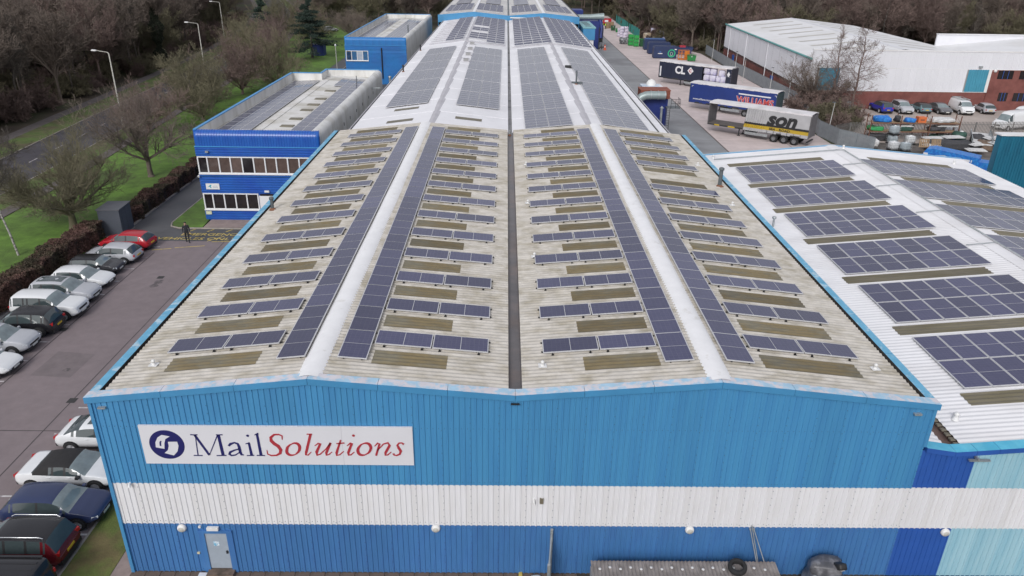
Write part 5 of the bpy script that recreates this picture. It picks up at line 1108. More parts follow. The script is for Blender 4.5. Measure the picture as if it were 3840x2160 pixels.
# ------------------------------------------------------------------ waste containers, bins and bales
m_skip = mat('navy_container', (.02, .035, .1), .5, .15, .8); m_skipl = mat('container_top_edge', (.05, .12, .3), .5, .2, 1); m_grn = mat('recycling_green', (.03, .42, .2), .5); m_gbin = mat('green_plastic', (.02, .2, .05), .5, .12, 2); m_dgbin = mat('dark_green_steel', (.015, .08, .03), .6, .2, 2); m_org = mat('orange_steel', (.55, .17, .02), .5, .15, 2)
for i, (x, y) in enumerate(((46.8, 149.4), (46.9, 156.8), (47.2, 164.3))):
    t = thing('waste_container', ['navy waste container with bright green ring emblem, nearest of three', 'middle of the three navy waste containers', 'farthest of the three navy waste containers with paler top'][i], 'container', (x, y, 0), R(-1.5), 'navy waste containers')
    MB().prism([(.0, .15), (5.0, .15), (5.0, 2.3), (4.85, 2.5), (.25, 2.5), (0, 2.3)], 'Y', 0, 2.4).build('body', m_skip, t); MB().b2(.2, 4.9, .1, 2.3, 2.5, 2.58).build('lid', m_skipl if i == 2 else m_skip, t)
    for k in range(6): MB().b2(.3+.85*k, .38+.85*k, -.05, 0, .2, 2.3).build('rib', m_skip, t) if i else None
    MB().b2(0, 5, .2, .4, 0, .15).b2(0, 5, 2.0, 2.2, 0, .15).build('skid', m_chas, t)
    if i == 0:
        b = MB(); b.grid([[(3.9+r_*math.cos(a), -.02, 1.15+r_*math.sin(a)) for r_ in (.62, .84)] for a in [2*math.pi*k/28 for k in range(29)]], smooth=False); o = b.build('ring_emblem', m_grn, t)
        b = MB(); b.grid([[(3.9+r_*math.cos(a)*.55, -.021, 1.05+r_*math.sin(a)*.75) for r_ in (.4, .56)] for a in [math.pi*(1.5+k/9) for k in range(-9, 8)]], smooth=False); b.build('leaf_emblem', mat('pale_green', (.4, .6, .42), .5), t)
        MB().b2(.9, 1.9, -.02, 0, 1.0, 1.15).build('name_print', m_wprint, t); MB().b2(4.5, 4.95, -.03, 0, 1.9, 2.1).build('number_print', m_wprint, t); MB().lathe([(0, -.02), (.2, -.02)], (1.4, 0, 1.4), 10, 0, 'Y').build('globe_print', m_skipl, t)
t = thing('orange_stillage', 'orange steel cage stillage beside the nearest navy container', 'stillage', (51.9, 147.6, 0), R(-8))
for x in (0, .7, 1.4, 2.3):
    for y in (0, 1.6): MB().b2(x, x+.08, y, y+.08, 0, 1.95).build('post', m_org, t)
for z in (.1, .7, 1.3, 1.9): MB().b2(0, 2.38, 0, .06, z, z+.08).b2(0, 2.38, 1.6, 1.66, z, z+.08).b2(0, .06, 0, 1.66, z, z+.08).b2(2.32, 2.38, 0, 1.66, z, z+.08).build('rail', m_org, t)
MB().b2(.05, 2.3, .05, 1.6, .05, .12).build('floor', m_org, t); MB().b2(1.4, 2.36, 1.3, 1.62, .1, 1.8).build('back_sheet', m_org, t)
def bin4(label, x, y, rz, m, w=1.3, h=1.2):
    t = thing('wheeled_bin', label, 'bin', (x, y, 0), rz, 'wheeled bins'); MB().box((0, 0, h*.5), (w*.86, .85, h*.78), taper=1.15).build('body', m, t)
    b = MB(); b.grid([[(-w/2-.03, yy, h*.9+.22*math.cos(yy*1.7)), (w/2+.03, yy, h*.9+.22*math.cos(yy*1.7))] for yy in [-.52+.13*k for k in range(9)]]); b.build('lid', m, t)
    for sx_ in (-1, 1):
        for sy in (-.3, .3): MB().tube([(sx_*w*.35-.03, sy, .09), (sx_*w*.35+.03, sy, .09)], .09, 8).build('wheel', m_tyre, t)
    MB().box((0, -.5, h*.75), (.22, .02, .14)).build('label_plate', m_wprint, t)
bin4('green wheeled bin right of the orange stillage', 54.4, 145.9, -.1, m_gbin, 1.9, 1.3); bin4('green wheeled bin before the teal net fence far away', 45.6, 209.5, 0, m_dgbin, 1.3, 1.5); bin4('small green bin with pale lid by the white bales', 46.3, 205, 0, m_gbin, 1.1, 1.1)
t = None
for i, (x, y, n) in enumerate(((45.8, 170.8, 3), (44.75, 172.6, 3))):
    for k in range(n):
        o = thing('green_pallet_box', f'{["lowest", "middle", "topmost"][k]} green plastic pallet box in the {"right" if i == 0 else "left"} stack', 'pallet box', (x, y, .88*k), .05*i, 'green pallet boxes')
        MB().b2(0, 1.15, 0, .06, .12, .86).b2(0, 1.15, 1.05, 1.11, .12, .86).b2(0, .06, .06, 1.05, .12, .86).b2(1.09, 1.15, .06, 1.05, .12, .86).b2(.06, 1.09, .06, 1.05, .12, .18).build('box', mat('bright_green_plastic', (.03, .33, .07), .5, .1, 2), o)
        MB().b2(0, .2, 0, 1.1, 0, .12).b2(.95, 1.15, 0, 1.1, 0, .12).build('feet', m_gbin, o)
        MB().b2(.06, 1.09, -.02, 0, .2, .26).build('rim_band', m_dgbin, o)
o = thing('dark_green_bin', 'dark green steel bin right of the green pallet boxes', 'bin', (47.2, 170.6, 0)); MB().b2(0, 1.5, 0, 1.2, .1, 1.75).build('body', m_dgbin, o)
for k in range(3): MB().b2(.2+.5*k, .28+.5*k, -.05, 0, .1, 1.75).build('rib', m_dgbin, o)
MB().b2(-.05, 1.55, -.05, 1.25, 1.75, 1.83).build('rim', m_gbin, o)
m_paper = mat('white_paper_bale', (.62, .58, .66), .7, .14, 2, col2=(.5, .46, .58), cscale=1); pme = [blob('paper_bale', (1.15, 1.05, .75), m_paper, 10+s, .12) for s in range(3)]
i = 0
PLC = ['front', 'second', 'third', 'rear']; LVL = ['lowest', 'second', 'third', 'top']
for c, (x, y, n) in enumerate(((46.3, 189.2, 2), (45.6, 191.0, 4), (46.8, 191.6, 4), (45.4, 194.2, 3), (46.2, 196.5, 2))):
    for k in range(n):
        o = link('paper_bale', pme[i % 3], None, (x+random.uniform(-.06, .06), y, .7*k), rz=random.uniform(-.15, .15)); i += 1
        tag(o, f'{LVL[k]} pale paper bale in the {["front", "tall left", "tall right", "left rear", "hindmost"][c]} pile by the net fence', 'bale', 'pale paper bales by the net fence')
# loose dark scrap heap beside the boxes
o = link('scrap_heap', blob('scrap_heap', (2.2, 1.6, 1.5), mat('dark_scrap', (.08, .085, .09), .7, .5, 4, col2=(.35, .36, .38), cscale=3), 3, .5, 6), None, (44.2, 176.5, 0)); tag(o, 'dark tangled scrap heap left of the green pallet boxes', 'scrap heap')
m_card = mat('baled_cardboard', (.3, .23, .16), .9, .25, 1.5, col2=(.45, .4, .33), cscale=1.2)
for i, (x, y, w_, h) in enumerate(((50.9, 187.8, 2.2, 1.7), (53.2, 187.5, 2.2, 1.7), (55.8, 186.5, 2.3, 1.9))):
    o = link('cardboard_bale', blob('cardboard_bale', (w_, 1.7, h), m_card, 20+i, .12), None, (x+1.1, y, 0)); tag(o, ['left', 'middle', 'right'][i]+' brown cardboard bale behind the navy containers', 'bale', 'brown cardboard bales')
for i, (x, y, z) in enumerate(((53.4, 187.6, 1.65), (55.2, 184.6, 0), (55.2, 184.6, 1.1), (55.6, 182.6, 0))):
    o = link('wrapped_bale', bme[i % 3], None, (x, y, z), rz=.2*i, scale=1.15); tag(o, ['white bale lying on the middle brown bale', 'lower white bale right of the brown bales', 'upper white bale right of the brown bales', 'white bale at the foot of the right pile'][i], 'bale', 'white bales on the brown pile')
o = thing('open_skip', 'dark open skip behind the navy containers with a red lid inside', 'skip', (52.6, 156.5, 0)); MB().prism([(0, .5), (.5, .1), (4, .1), (4.6, 1.6), (0, 1.6)], 'Y', 0, 2.2).build('body', m_skip, o); MB().b2(1.5, 2.8, .2, 1.4, 1.6, 1.95).build('red_lid', mat('red_plastic', (.4, .03, .05), .5), o)
# net fence
nf = thing('net_fence', 'teal debris net fence leading back along the yard edge', 'fence'); m_net = mat('teal_net', (.03, .22, .19), .8, .2, 2)
for k in range(12):
    y = 190+4*k; h = 2.5
    MB().grid([[(50.2+.12*math.sin(q*1.3+k), y+q*.5, zz*(h-.3*math.sin(q*.4))) for zz in (0, .3, .6, 1)] for q in range(9)]).build('net_sheet', m_net, nf); MB().tube([(50.3, y, 0), (50.3, y, 3.1 if k % 4 == 2 else 2.7)], .05, 6).build('post', mat('timber_post', (.2, .15, .1), .9, .2, 3), nf)
# pallets
m_wood = mat('pallet_timber', (.33, .23, .14), .85, .25, 4)
b = MB()
for y in (0, .48, .9): b.b2(0, 1.2, y, y+.1, 0, .1)
for k in range(6): b.b2(.0+.21*k, .14+.21*k, 0, 1.0, .1, .125)
pal = b.mesh('pallet', m_wood)
for c, (x, y) in enumerate(((44.2, 216.2), (45.6, 216.9))):
    for k in range(12): tag(link('pallet', pal, None, (x, y, .15*k), rz=random.uniform(-.04, .04)), f'{ORD[k]} pallet from the ground in the {"left" if c == 0 else "right"} pallet stack', 'pallet', 'stacked pallets')
o = thing('red_trailer_unit', 'small red vehicle with white panel parked behind the pallet stacks', 'vehicle', (44.6, 226, 0)); MB().b2(0, 2.6, 0, 1.6, .5, 2.0).build('body', P_red, o); MB().b2(.5, 1.6, -.03, 0, 1.0, 1.6).build('panel', m_wprint, o)
for x in (.4, 2.2): MB().tube([(x, -.05, .3), (x, .25, .3)], .3, 12).build('wheel', m_tyre, o)
def ibc(label, x, y, z=0, rz=0, clear=False, group='bulk containers in the storage yard'):
    t = thing('bulk_container', label, 'bulk container', (x, y, z), rz, group)
    MB().b2(-.55, .55, -.48, .48, 0, .14).build('pallet_base', m_black, t); link('tank', blob('tank', (1.08, .92, .95), mat('ibc_clear' if clear else 'ibc_white', (.38, .43, .46) if clear else (.66, .67, .68), .35, .08, 2), 3, .0), t, (0, 0, .15)); MB().lathe([(.12, 1.09), (.12, 1.16), (0, 1.17)], (0, 0, 0), 10).build('cap', m_whitep, t)
    for k in range(6):
        x_ = -.55+.22*k
        for s in (-1, 1): MB().tube([(x_, s*.49, .14), (x_, s*.49, 1.1)], .012, 4, smooth=False).build('cage_bar', m_galv, t)
    for z_ in (.4, .7, 1.0): MB().tube([(-.56, -.5, z_), (.56, -.5, z_), (.56, .5, z_), (-.56, .5, z_), (-.56, -.5, z_)], .012, 4, smooth=False).build('cage_ring', m_galv, t)
ibc('pale bulk container beside the service road near the far filter unit', 37.4, 168.6, 0, .2, group='bulk containers by the service road'); ibc('second pale bulk container left of the service road', 36.2, 166.2, 0, .1, True, 'bulk containers by the service road')
o = thing('traffic_cone', 'orange traffic cone with pale top on the service road', 'traffic cone', (37.7, 163.5, 0)); MB().lathe([(.45, 0), (.45, .06), (.3, .08), (.1, 1.2), (0, 1.22)], (0, 0, 0), 12).build('cone', mat('cone_orange', (.6, .1, .04), .5), o); MB().lathe([(.2, .65), (.13, 1.02)], (0, 0, 0), 12).build('sleeve', m_wprint, o)
o = thing('black_bin', 'black bin standing on the service road by the silo', 'bin', (38.0, 178, 0)); MB().box((0, 0, .9), (1.5, 1.2, 1.6), taper=1.1).build('body', m_chas, o); MB().box((0, 0, 1.75), (1.7, 1.35, .12)).build('lid', m_chas, o)

# ------------------------------------------------------------------ fences
m_pal = mat('galvanised_palisade', (.27, .3, .32), .5, .15, 1.5, metal=.3); m_paldark = mat('weathered_palisade', (.17, .165, .16), .7, .2, 2)
def palisade(label, pts, h, m, pitch=.15, pw=.1, bay=2.75):
    t = thing('palisade_fence', label, 'fence')
    for (x0, y0), (x1, y1) in zip(pts, pts[1:]):
        L = math.hypot(x1-x0, y1-y0); n = max(1, round(L/bay)); dx, dy = (x1-x0)/L, (y1-y0)/L; rz = math.atan2(dy, dx)
        for k in range(n):
            bx, by = x0+dx*L*k/n, y0+dy*L*k/n
            MB().b2(-.05, .05, -.02, .08, 0, h-.1).build('post', m, t, (bx, by, 0), rz)
            b = MB(); l = L/n; q = .08
            while q < l-.04: b.face([(q, 0, .06), (q+pw, 0, .06), (q+pw, 0, h-.12), (q+pw/2, 0, h), (q, 0, h-.12)]); b.face([(q, -.008, .06), (q, -.008, h-.12), (q+pw/2, -.008, h), (q+pw, -.008, h-.12), (q+pw, -.008, .06)]); q += pitch
            b.b2(0, l, .01, .05, .35, .4).b2(0, l, .01, .05, h-.45, h-.4)
            b.build('pale_panel', m, t, (bx, by, 0), rz, kind='stuff')
    return t
palisade('grey steel palisade fence between the yard and the brick warehouse', [(60.7, 159), (59.4, 129), (59.7, 95), (56.3, 82), (55.2, 75.5), (55.7, 70.5), (58.2, 66)], 2.1, m_pal, .13, .115)
palisade('weathered brown palisade fence behind the storage racks', [(56.4, 73.2), (59, 75), (76.2, 76.2), (84, 76.8), (96, 77.5)], 2.0, m_paldark, .2, .09)
for i, (x, y, h, rx_) in enumerate(((57.2, 117, 4.2, .03), (58.8, 128, 4.2, .02), (58.9, 107, 4.2, .03), (58.3, 96.5, 3.8, .03), (56.5, 75.6, 4.3, .06), (58.9, 146, 4.4, .02))):
    t = thing('yard_lamp_post', f'slim pale lamp post on the palisade fence, {ORD[i]} of the yard posts counted along the trailers' if i < 5 else 'slim pale lamp post farthest back on the palisade fence', 'lamp post', (x, y, 0), 0, 'slim lamp posts along the palisade fence')
    t['label'] = ['slim pale post at the fence behind the blue WILLIAMS trailer', 'slim pale post at the fence right of the orange stillage', 'slim pale post at the fence just right of the midnight trailer', 'slim pale post at the fence right of the WILLIAMS trailer tail', 'slim pale post at the fence right of the grey trailer tail', 'slim pale post farthest back along the palisade fence'][i]
    MB().tube([(0, 0, 0), (rx_*3, 0, h)], [.06, .04], 7).build('pole', mat('pale_post', (.5, .5, .48), .6, .15, 2), t); MB().box((rx_*3-.1, 0, h+.05), (.4, .16, .1)).build('lamp_head', m_dgrey, t)

# ------------------------------------------------------------------ storage yard: racking and clutter
m_rack = mat('rusty_racking', (.16, .075, .05), .8, .25, 3)
rk = thing('storage_rack', 'rusty pallet racking loaded with tarps and boards in the storage yard', 'racking')
for x in (60.6, 64.4, 68.2, 72.0):
    for y in (72.9, 74.1): MB().b2(x, x+.1, y, y+.08, 0, 3.3).build('upright', m_rack, rk)
    for z in (.4, 1.4, 2.4): MB().tube([(x+.05, 72.9, z), (x+.05, 74.15, z+.7)], .025, 4).build('brace', m_rack, rk)
for x in (60.6, 64.4, 68.2):
    for z in (1.15, 2.25):
        for y in (72.86, 74.12): MB().b2(x+.1, x+3.8, y, y+.06, z, z+.12).build('beam', m_rack, rk)
        MB().b2(x+.1, x+3.8, 72.95, 74.1, z+.1, z+.13).build('shelf_board', m_wood, rk)
m_tarp = mat('blue_tarpaulin', (.02, .14, .5), .45, .2, 3, col2=(.03, .25, .62), cscale=4); m_gtarp = mat('green_tarpaulin', (.04, .3, .1), .5, .25, 3); m_dkt = mat('dark_green_sheet', (.03, .08, .06), .7, .3, 3); m_junkw = mat('pale_boards', (.6, .6, .6), .7, .12, 3); m_junkd = mat('dark_odds', (.05, .05, .055), .7, .4, 4)
items = [('tarp_bundle', 'blue tarp bundle at the left of the top rack shelf', (2.2, 1.1, .7), (62.2, 73.5, 2.38), m_tarp), ('tarp_bundle', 'small blue tarp bundle beside the orange crate on the rack', (1.3, 1.0, .5), (65.8, 73.5, 2.38), m_tarp), ('dark_case', 'dark case standing between blue bundles on the rack', (.7, .8, .8), (64.2, 73.5, 2.38), m_junkd),
    ('white_sheet_pile', 'heap of white sheets at the right of the top rack shelf', (2.9, 1.1, .55), (70.0, 73.5, 2.38), m_junkw), ('green_sheet', 'bright green sheet heaped on the lower rack shelf', (1.9, 1.1, .5), (61.6, 73.5, 1.28), m_gtarp), ('dark_green_heap', 'dark green netting heap on the lower rack shelf', (2.6, 1.1, .6), (64.9, 73.5, 1.28), m_dkt), ('dark_heap', 'dark greenery coloured heap at right of lower rack shelf', (1.6, 1.0, .6), (69.2, 73.5, 1.28), m_junkd),
    ('box_heap', 'dark mixed heap on the ground under the rack at left', (2.4, 1.2, .9), (62, 73.4, 0), m_junkd), ('box_heap', 'mixed heap on the ground under the rack at right', (3.0, 1.2, .8), (70, 73.4, 0), m_dkt), ('scrap_pile', 'low pile of dark scrap behind the blue compactor', (5.5, 2.0, 1.0), (69.2, 69.3, 0), m_junkd), ('scrap_pile', 'brown scrap pile beside the flatbed trailer', (3.5, 2.4, 1.1), (74.3, 69.0, 0), mat('brown_scrap', (.16, .11, .08), .8, .4, 3)), ('white_sack', 'white sack by the fence left of the racks', (.9, .7, .9), (60.2, 70.2, 0), m_junkw)]
for nm, lb, d, p, m in items: tag(link(nm, blob(nm, d, m, hash(lb) % 50 if False else len(lb), .22, 5), None, p), lb, nm.split('_')[-1])
o = MB().box((0, 0, .35), (1.0, .8, .7), taper=1.05).build('orange_crate', mat('orange_plastic', (.62, .16, .05), .5, .1, 3), None, (67.2, 73.5, 2.385)); tag(o, 'bright orange crate on the top rack shelf', 'crate'); MB().box((0, -.42, .35), (.5, .02, .12)).build('hand_slot', m_junkd, o)
for i, (x, y, z, w_, d_, rz) in enumerate(((68.0, 71.2, .9, 2.6, 1.1, .1), (67.2, 70.0, .7, 2.2, 1.2, -.2), (70.6, 73.5, 1.95, 2.6, 1.0, .02), (64.8, 73.5, 1.9, 2.8, 1.0, -.03), (70.3, 70.9, 1.1, 2.6, 1.2, .12), (72.2, 68.6, .8, 2.6, 1.4, .3), (75.4, 70.2, 1.2, 3.2, 1.5, .1), (74.9, 68.2, 1.1, 3.4, 1.3, .2), (71.0, 66.8, .5, 2.2, 1.3, -.1), (66.5, 68.6, .6, 2.0, 1.0, .15), (62.6, 69.6, .5, 1.5, .9, .3))):
    o = MB().box((0, 0, 0), (w_, d_, .08)).box((.1, .05, .08), (w_*.8, d_*.8, .06)).build('board_stack', m_junkw, None, (x, y, z), rz); lb = ['board stack behind the dark scrap, front middle', 'board stack lying left of the tank', 'board stack on the right lower shelf', 'board stack on the middle lower shelf', 'board stack before the green tank', 'pale board stack beside the black tank', 'large pale board stack by the flatbed', 'lower pale board stack by the flatbed', 'pale board stack right of the blue compactor', 'pale board stack behind the blue compactor', 'pale board stack by the left bulk container'][i]
    MB().box((-.2*w_, 0, -z/2-.04), (.3*w_, d_*.6, max(.1, z-.02))).build('support_blocks', m_junkd, o); tag(o, 'white '+lb if 'pale' not in lb else lb, 'boards', 'stacks of pale boards')
for i, (x, y, z, c, lb) in enumerate(((63.1, 71.6, 0, True, 'grey bulk container right in front of the racks'), (65.3, 71.5, 0, False, 'white bulk container beside the grey one'), (61.6, 68.2, 0, False, 'white bulk container at the lower left of the racks'), (62.9, 67.8, 0, True, 'low bulk container with blue items beside the lower left one'), (63.1, 71.6, 1.18, True, 'upper grey bulk container stacked before the racks'))): ibc(lb, x, y, z, .1*i, c)
for i, (x, y, r_, h, m, lb) in enumerate(((71.9, 72.3, .85, 1.5, m_dkt, 'dark green oil tank with pale flat lid'), (73.6, 71.2, .8, 1.4, m_junkd, 'black round tank right of the green oil tank'))):
    t = thing('oil_tank', lb, 'tank', (x, y, 0), 0, 'round tanks'); MB().lathe([(r_*.9, 0), (r_, .1), (r_, h-.25), (r_*.85, h-.05), (r_*.3, h), (0, h)], (0, 0, 0), 18).build('shell', m, t); MB().lathe([(.22, h-.03), (.22, h+.08), (0, h+.1)], (.2, 0, 0), 10).build('cap', m_junkw if i == 0 else m_junkd, t)
t = thing('flatbed_trailer', 'white flatbed trailer with side rails beside the storage racks', 'trailer', (73.4, 67.6, 0), R(62)); MB().b2(0, 7, 0, 2.2, .8, .95).build('deck', m_junkw, t); MB().b2(0, 7, .0, .08, .95, 1.35).build('side_rail', m_galv, t); MB().b2(0, 7, 2.12, 2.2, .95, 1.35).build('side_rail', m_galv, t)
for x in (2.8, 3.8):
    for y in (-.05, 2.0): MB().tube([(x, y, .38), (x, y+.25, .38)], .38, 12).build('wheel', m_tyre, t)
for k in range(6): MB().b2(.3+1.2*k, .36+1.2*k, -.02, .06, .95, 1.7).build('stanchion', m_dgrey, t)
t = thing('blue_compactor', 'long blue waste compactor beyond the white shed roof', 'compactor', (61.0, 60.6, 0), R(-38)); MB().prism([(0, .2), (5.6, .2), (5.6, 1.9), (1.0, 2.25), (.35, 2.1), (0, 1.4)], 'Y', 0, 1.9).build('body', m_tarp, t); MB().b2(5.6, 7.2, .1, 1.8, .3, 1.5).build('ram_box', m_tarp, t); MB().b2(.15, .6, -.02, 0, 1.2, 1.7).build('notice', m_wprint, t); MB().b2(3.6, 5.0, -.02, 0, 1.35, 1.6).build('notice', m_wprint, t)
for k in range(5): MB().b2(1.2+.9*k, 1.28+.9*k, -.06, 0, .25, 1.9).build('rib', m_tarp, t)
o = thing('barrel_blue', 'blue plastic barrel before the green oil tank', 'barrel', (70.3, 71.0, 0)); MB().lathe([(.28, 0), (.3, .05), (.3, .85), (.26, .92), (0, .92)], (0, 0, 0), 14).build('drum', mat('barrel_blue', (.02, .04, .3), .5), o); MB().lathe([(.27, .93), (.24, .98), (0, .98)], (0, 0, 0), 14).build('lid', m_junkw, o)
for i, (x, y) in enumerate(((63.6, 66.2), (64.9, 65.9))): tag(link('pallet', pal, None, (x, y, .9), rot=(R(78), 0, .1*i)), ['upright pallet leaning behind the blue compactor', 'second upright pallet behind the blue compactor'][i], 'pallet', 'upright pallets behind the compactor')
# ------------------------------------------------------------------ people
def person(label, loc, rz, jacket, trousers, h=1.74, stride=.16, arm=.12, vest=None, group=None):
    K = {'pelvis': (0, 0, .95), 'waist': (0, .0, 1.1), 'chest': (0, .01, 1.3), 'neck': (0, 0, 1.48), 'head': (0, -.02, 1.6), 'crown': (0, -.015, 1.7),
         'lhip': (.09, 0, .9), 'lknee': (.1, -stride*.55, .5), 'lank': (.1, -stride*.6, .09), 'ltoe': (.1, -stride*.6-.16, .035), 'rhip': (-.09, 0, .9), 'rknee': (-.1, stride*.35, .5), 'rank': (-.1, stride*1.1, .11), 'rtoe': (-.1, stride*1.1-.15, .03),
         'lsh': (.19, .01, 1.4), 'lel': (.25, .06, 1.13), 'lwr': (.24, -.03, .9), 'lha': (.23, -.07, .79), 'rsh': (-.19, .01, 1.4), 'rel': (-.25, .04, 1.13), 'rwr': (-.25, -.08, .91), 'rha': (-.24, -.12, .8)}
    E = [('pelvis', 'waist'), ('waist', 'chest'), ('chest', 'neck'), ('neck', 'head'), ('head', 'crown'), ('pelvis', 'lhip'), ('lhip', 'lknee'), ('lknee', 'lank'), ('lank', 'ltoe'), ('pelvis', 'rhip'), ('rhip', 'rknee'), ('rknee', 'rank'), ('rank', 'rtoe'), ('chest', 'lsh'), ('lsh', 'lel'), ('lel', 'lwr'), ('lwr', 'lha'), ('chest', 'rsh'), ('rsh', 'rel'), ('rel', 'rwr'), ('rwr', 'rha')]
    RD = dict(pelvis=(.15, .115), waist=(.145, .11), chest=(.17, .12), neck=(.06, .06), head=(.085, .1), crown=(.07, .085), lhip=(.09, .095), lknee=(.062, .066), lank=(.045, .05), ltoe=(.045, .035), lsh=(.07, .07), lel=(.052, .052), lwr=(.036, .036), lha=(.04, .03))
    names = list(K); idx = {n: i for i, n in enumerate(names)}
    me = bpy.data.meshes.new('person_rig'); me.from_pydata([K[n] for n in names], [(idx[a], idx[b]) for a, b in E], [])
    o = bpy.data.objects.new('person_rig', me); COL.objects.link(o); md = o.modifiers.new('skin', 'SKIN')
    for n, v in zip(names, me.skin_vertices[0].data): v.radius = RD.get(n) or RD['l'+n[1:]]; v.use_root = (n == 'pelvis')
    sb = o.modifiers.new('sub', 'SUBSURF'); sb.levels = 2; sb.render_levels = 2
    dg = bpy.context.evaluated_depsgraph_get(); m2 = bpy.data.meshes.new_from_object(o.evaluated_get(dg)); bpy.data.objects.remove(o)
    m_skin = mat('skin', (.45, .27, .2), .55); m_shoe = mat('shoe_black', (.015, .015, .016), .5)
    m2.materials.clear()
    for m in (jacket, trousers, m_skin, m_shoe): m2.materials.append(m)
    for p in m2.polygons:
        c = p.center; p.use_smooth = True
        p.material_index = 2 if (c.z > 1.475 or (abs(c.x) > .185 and c.z < .875 and c.z > .6)) else (3 if c.z < .1 else (1 if c.z < .93 and abs(c.x) < .185 else 0))
    t = thing('person', label, 'person', loc, rz, group); t.scale = (h/1.74,)*3
    link('body', m2, t)
    m_hair = mat('dark_hair', (.03, .022, .018), .7)
    MB().lathe([(.088, 1.63), (.092, 1.67), (.078, 1.715), (.04, 1.74), (0, 1.745)], (0, -.002, 0), 14).build('hair', m_hair, t)
    for s in (-1, 1):
        MB().box((s*.032, -.106, 1.625), (.02, .008, .01)).build('eye', m_shoe, t); MB().box((s*.09, -.01, 1.61), (.015, .035, .05)).build('ear', m_skin, t)
        x = .235*s
        for k in range(4): MB().tube([(x, -.05-.018*k-(.04 if s < 0 else 0), .79), (x, -.055-.018*k-(.04 if s < 0 else 0), .74-.006*(k % 3)), (x-.012*s, -.06-.017*k-(.04 if s < 0 else 0), .71-.006*(k % 3))], [.009, .008, .007], 6).build('finger', m_skin, t)
        MB().tube([(x-.015*s, -.1-(.04 if s < 0 else 0), .82), (x-.02*s, -.13-(.04 if s < 0 else 0), .78)], [.011, .009], 6).build('thumb', m_skin, t)
    MB().box((0, -.118, 1.6), (.022, .03, .035), taper=.6).build('nose', m_skin, t); MB().box((0, -.112, 1.565), (.045, .008, .009)).build('mouth', mat('lip', (.3, .12, .1), .6), t)
    if vest:
        b = MB(); rows = []
        for z, rx_, ry_ in ((.92, .19, .15), (1.1, .185, .145), (1.3, .2, .15), (1.42, .17, .12)): rows.append([(rx_*math.cos(a), ry_*math.sin(a)+.005, z) for a in [2*math.pi*k/16 for k in range(16)]])
        b.grid(rows, closed=True); b.build('vest', vest, t)
    return t
m_jk = mat('black_jacket', (.022, .022, .028), .8, .15, 8); m_trs = mat('dark_trousers', (.02, .02, .023), .85, .15, 8)
person('person in black jacket and dark trousers walking across the car park', (-11.4, 34.7, .01), R(25), m_jk, m_trs, 1.74, .2)
m_hv = mat('hi_vis_yellow', (.55, .75, .04), .6, .1, 5)
person('person in bright yellow vest standing far down the yard', (43.1, 214.5, .01), .2, m_jk, m_trs, 1.9, .04, vest=m_hv); person('person in dark clothing with yellow vest beside the pallets', (43.95, 214.3, .01), -.8, m_jk, m_trs, 1.85, .05, vest=m_hv)

# ------------------------------------------------------------------ street furniture on the left
m_lamp = mat('lamp_column', (.42, .41, .37), .6, .15, 2); m_lhead = mat('lamp_head_pale', (.68, .68, .68), .4)
for i, (x, y, h) in enumerate(((-35.0, 74.4, 9.5), (-38.2, 112.1, 9.5), (-51.7, 161.2, 9.6))):
    t = thing('street_lamp', ['nearest street lamp leaning over the road at left', 'second street lamp along the road beyond the shrubs', 'farthest street lamp among the trees beside the road'][i], 'street lamp', (x, y, 0), 0, 'street lamps along the road')
    MB().tube([(0, 0, 0), (0, 0, 1.5), (0, 0, 1.55), (0, 0, h-.15), (-.15, .05, h)], [.13, .13, .1, .07, .06], 9).build('column', m_lamp, t)
    MB().tube([(-.1, .04, h), (-1.9, .8, h+.12)], .05, 7).build('arm', m_lamp, t); MB().box((-2.25, .95, h+.12), (.8, .28, .16), rz=-.4, taper=.75).build('lamp_head', m_lhead, t)
t = thing('car_park_lamp', 'short pale lamp post between the two office blocks', 'lamp post', (-15.4, 113, 0)); MB().tube([(0, 0, 0), (0, 0, 6.1)], [.09, .06], 8).build('column', m_lamp, t); MB().lathe([(.1, 6.0), (.16, 6.1), (.12, 6.35), (0, 6.4)], (0, 0, 0), 10).build('lamp_head', m_lhead, t)
m_cab = mat('slate_grey_cabinet', (.075, .085, .105), .6, .1, .8)
t = thing('grey_cabinet', 'slate grey equipment cabinet standing in the hedge gap', 'cabinet', (-18.0, 36.9, 0), R(3)); MB().b2(-.85, .85, -1.1, 1.1, .08, 2.25).build('housing', m_cab, t); MB().b2(-.92, .92, -1.17, 1.17, 2.25, 2.33).build('lid', mat('slate_lid', (.11, .115, .13), .6, .1, 1), t); MB().b2(-.9, .9, -1.15, 1.15, 0, .08).build('plinth', m_kerb, t)
for y in (-.35, .38): MB().b2(.85, .87, y-.33, y+.33, .3, 2.1).build('door', m_cab, t)
t = thing('bike_shelter_box', 'dark blue store box standing on the lawn by the cedar', 'store', (-26.6, 147.5, 0)); MB().b2(-1.3, 1.3, -1.2, 1.2, .05, 2.2).build('body', m_bsteel, t); MB().b2(-1.4, 1.4, -1.3, 1.3, 2.2, 2.32).build('roof', m_bsteel, t); MB().b2(-.9, -.1, -1.23, -1.2, .2, 1.9).build('door', m_skip, t)

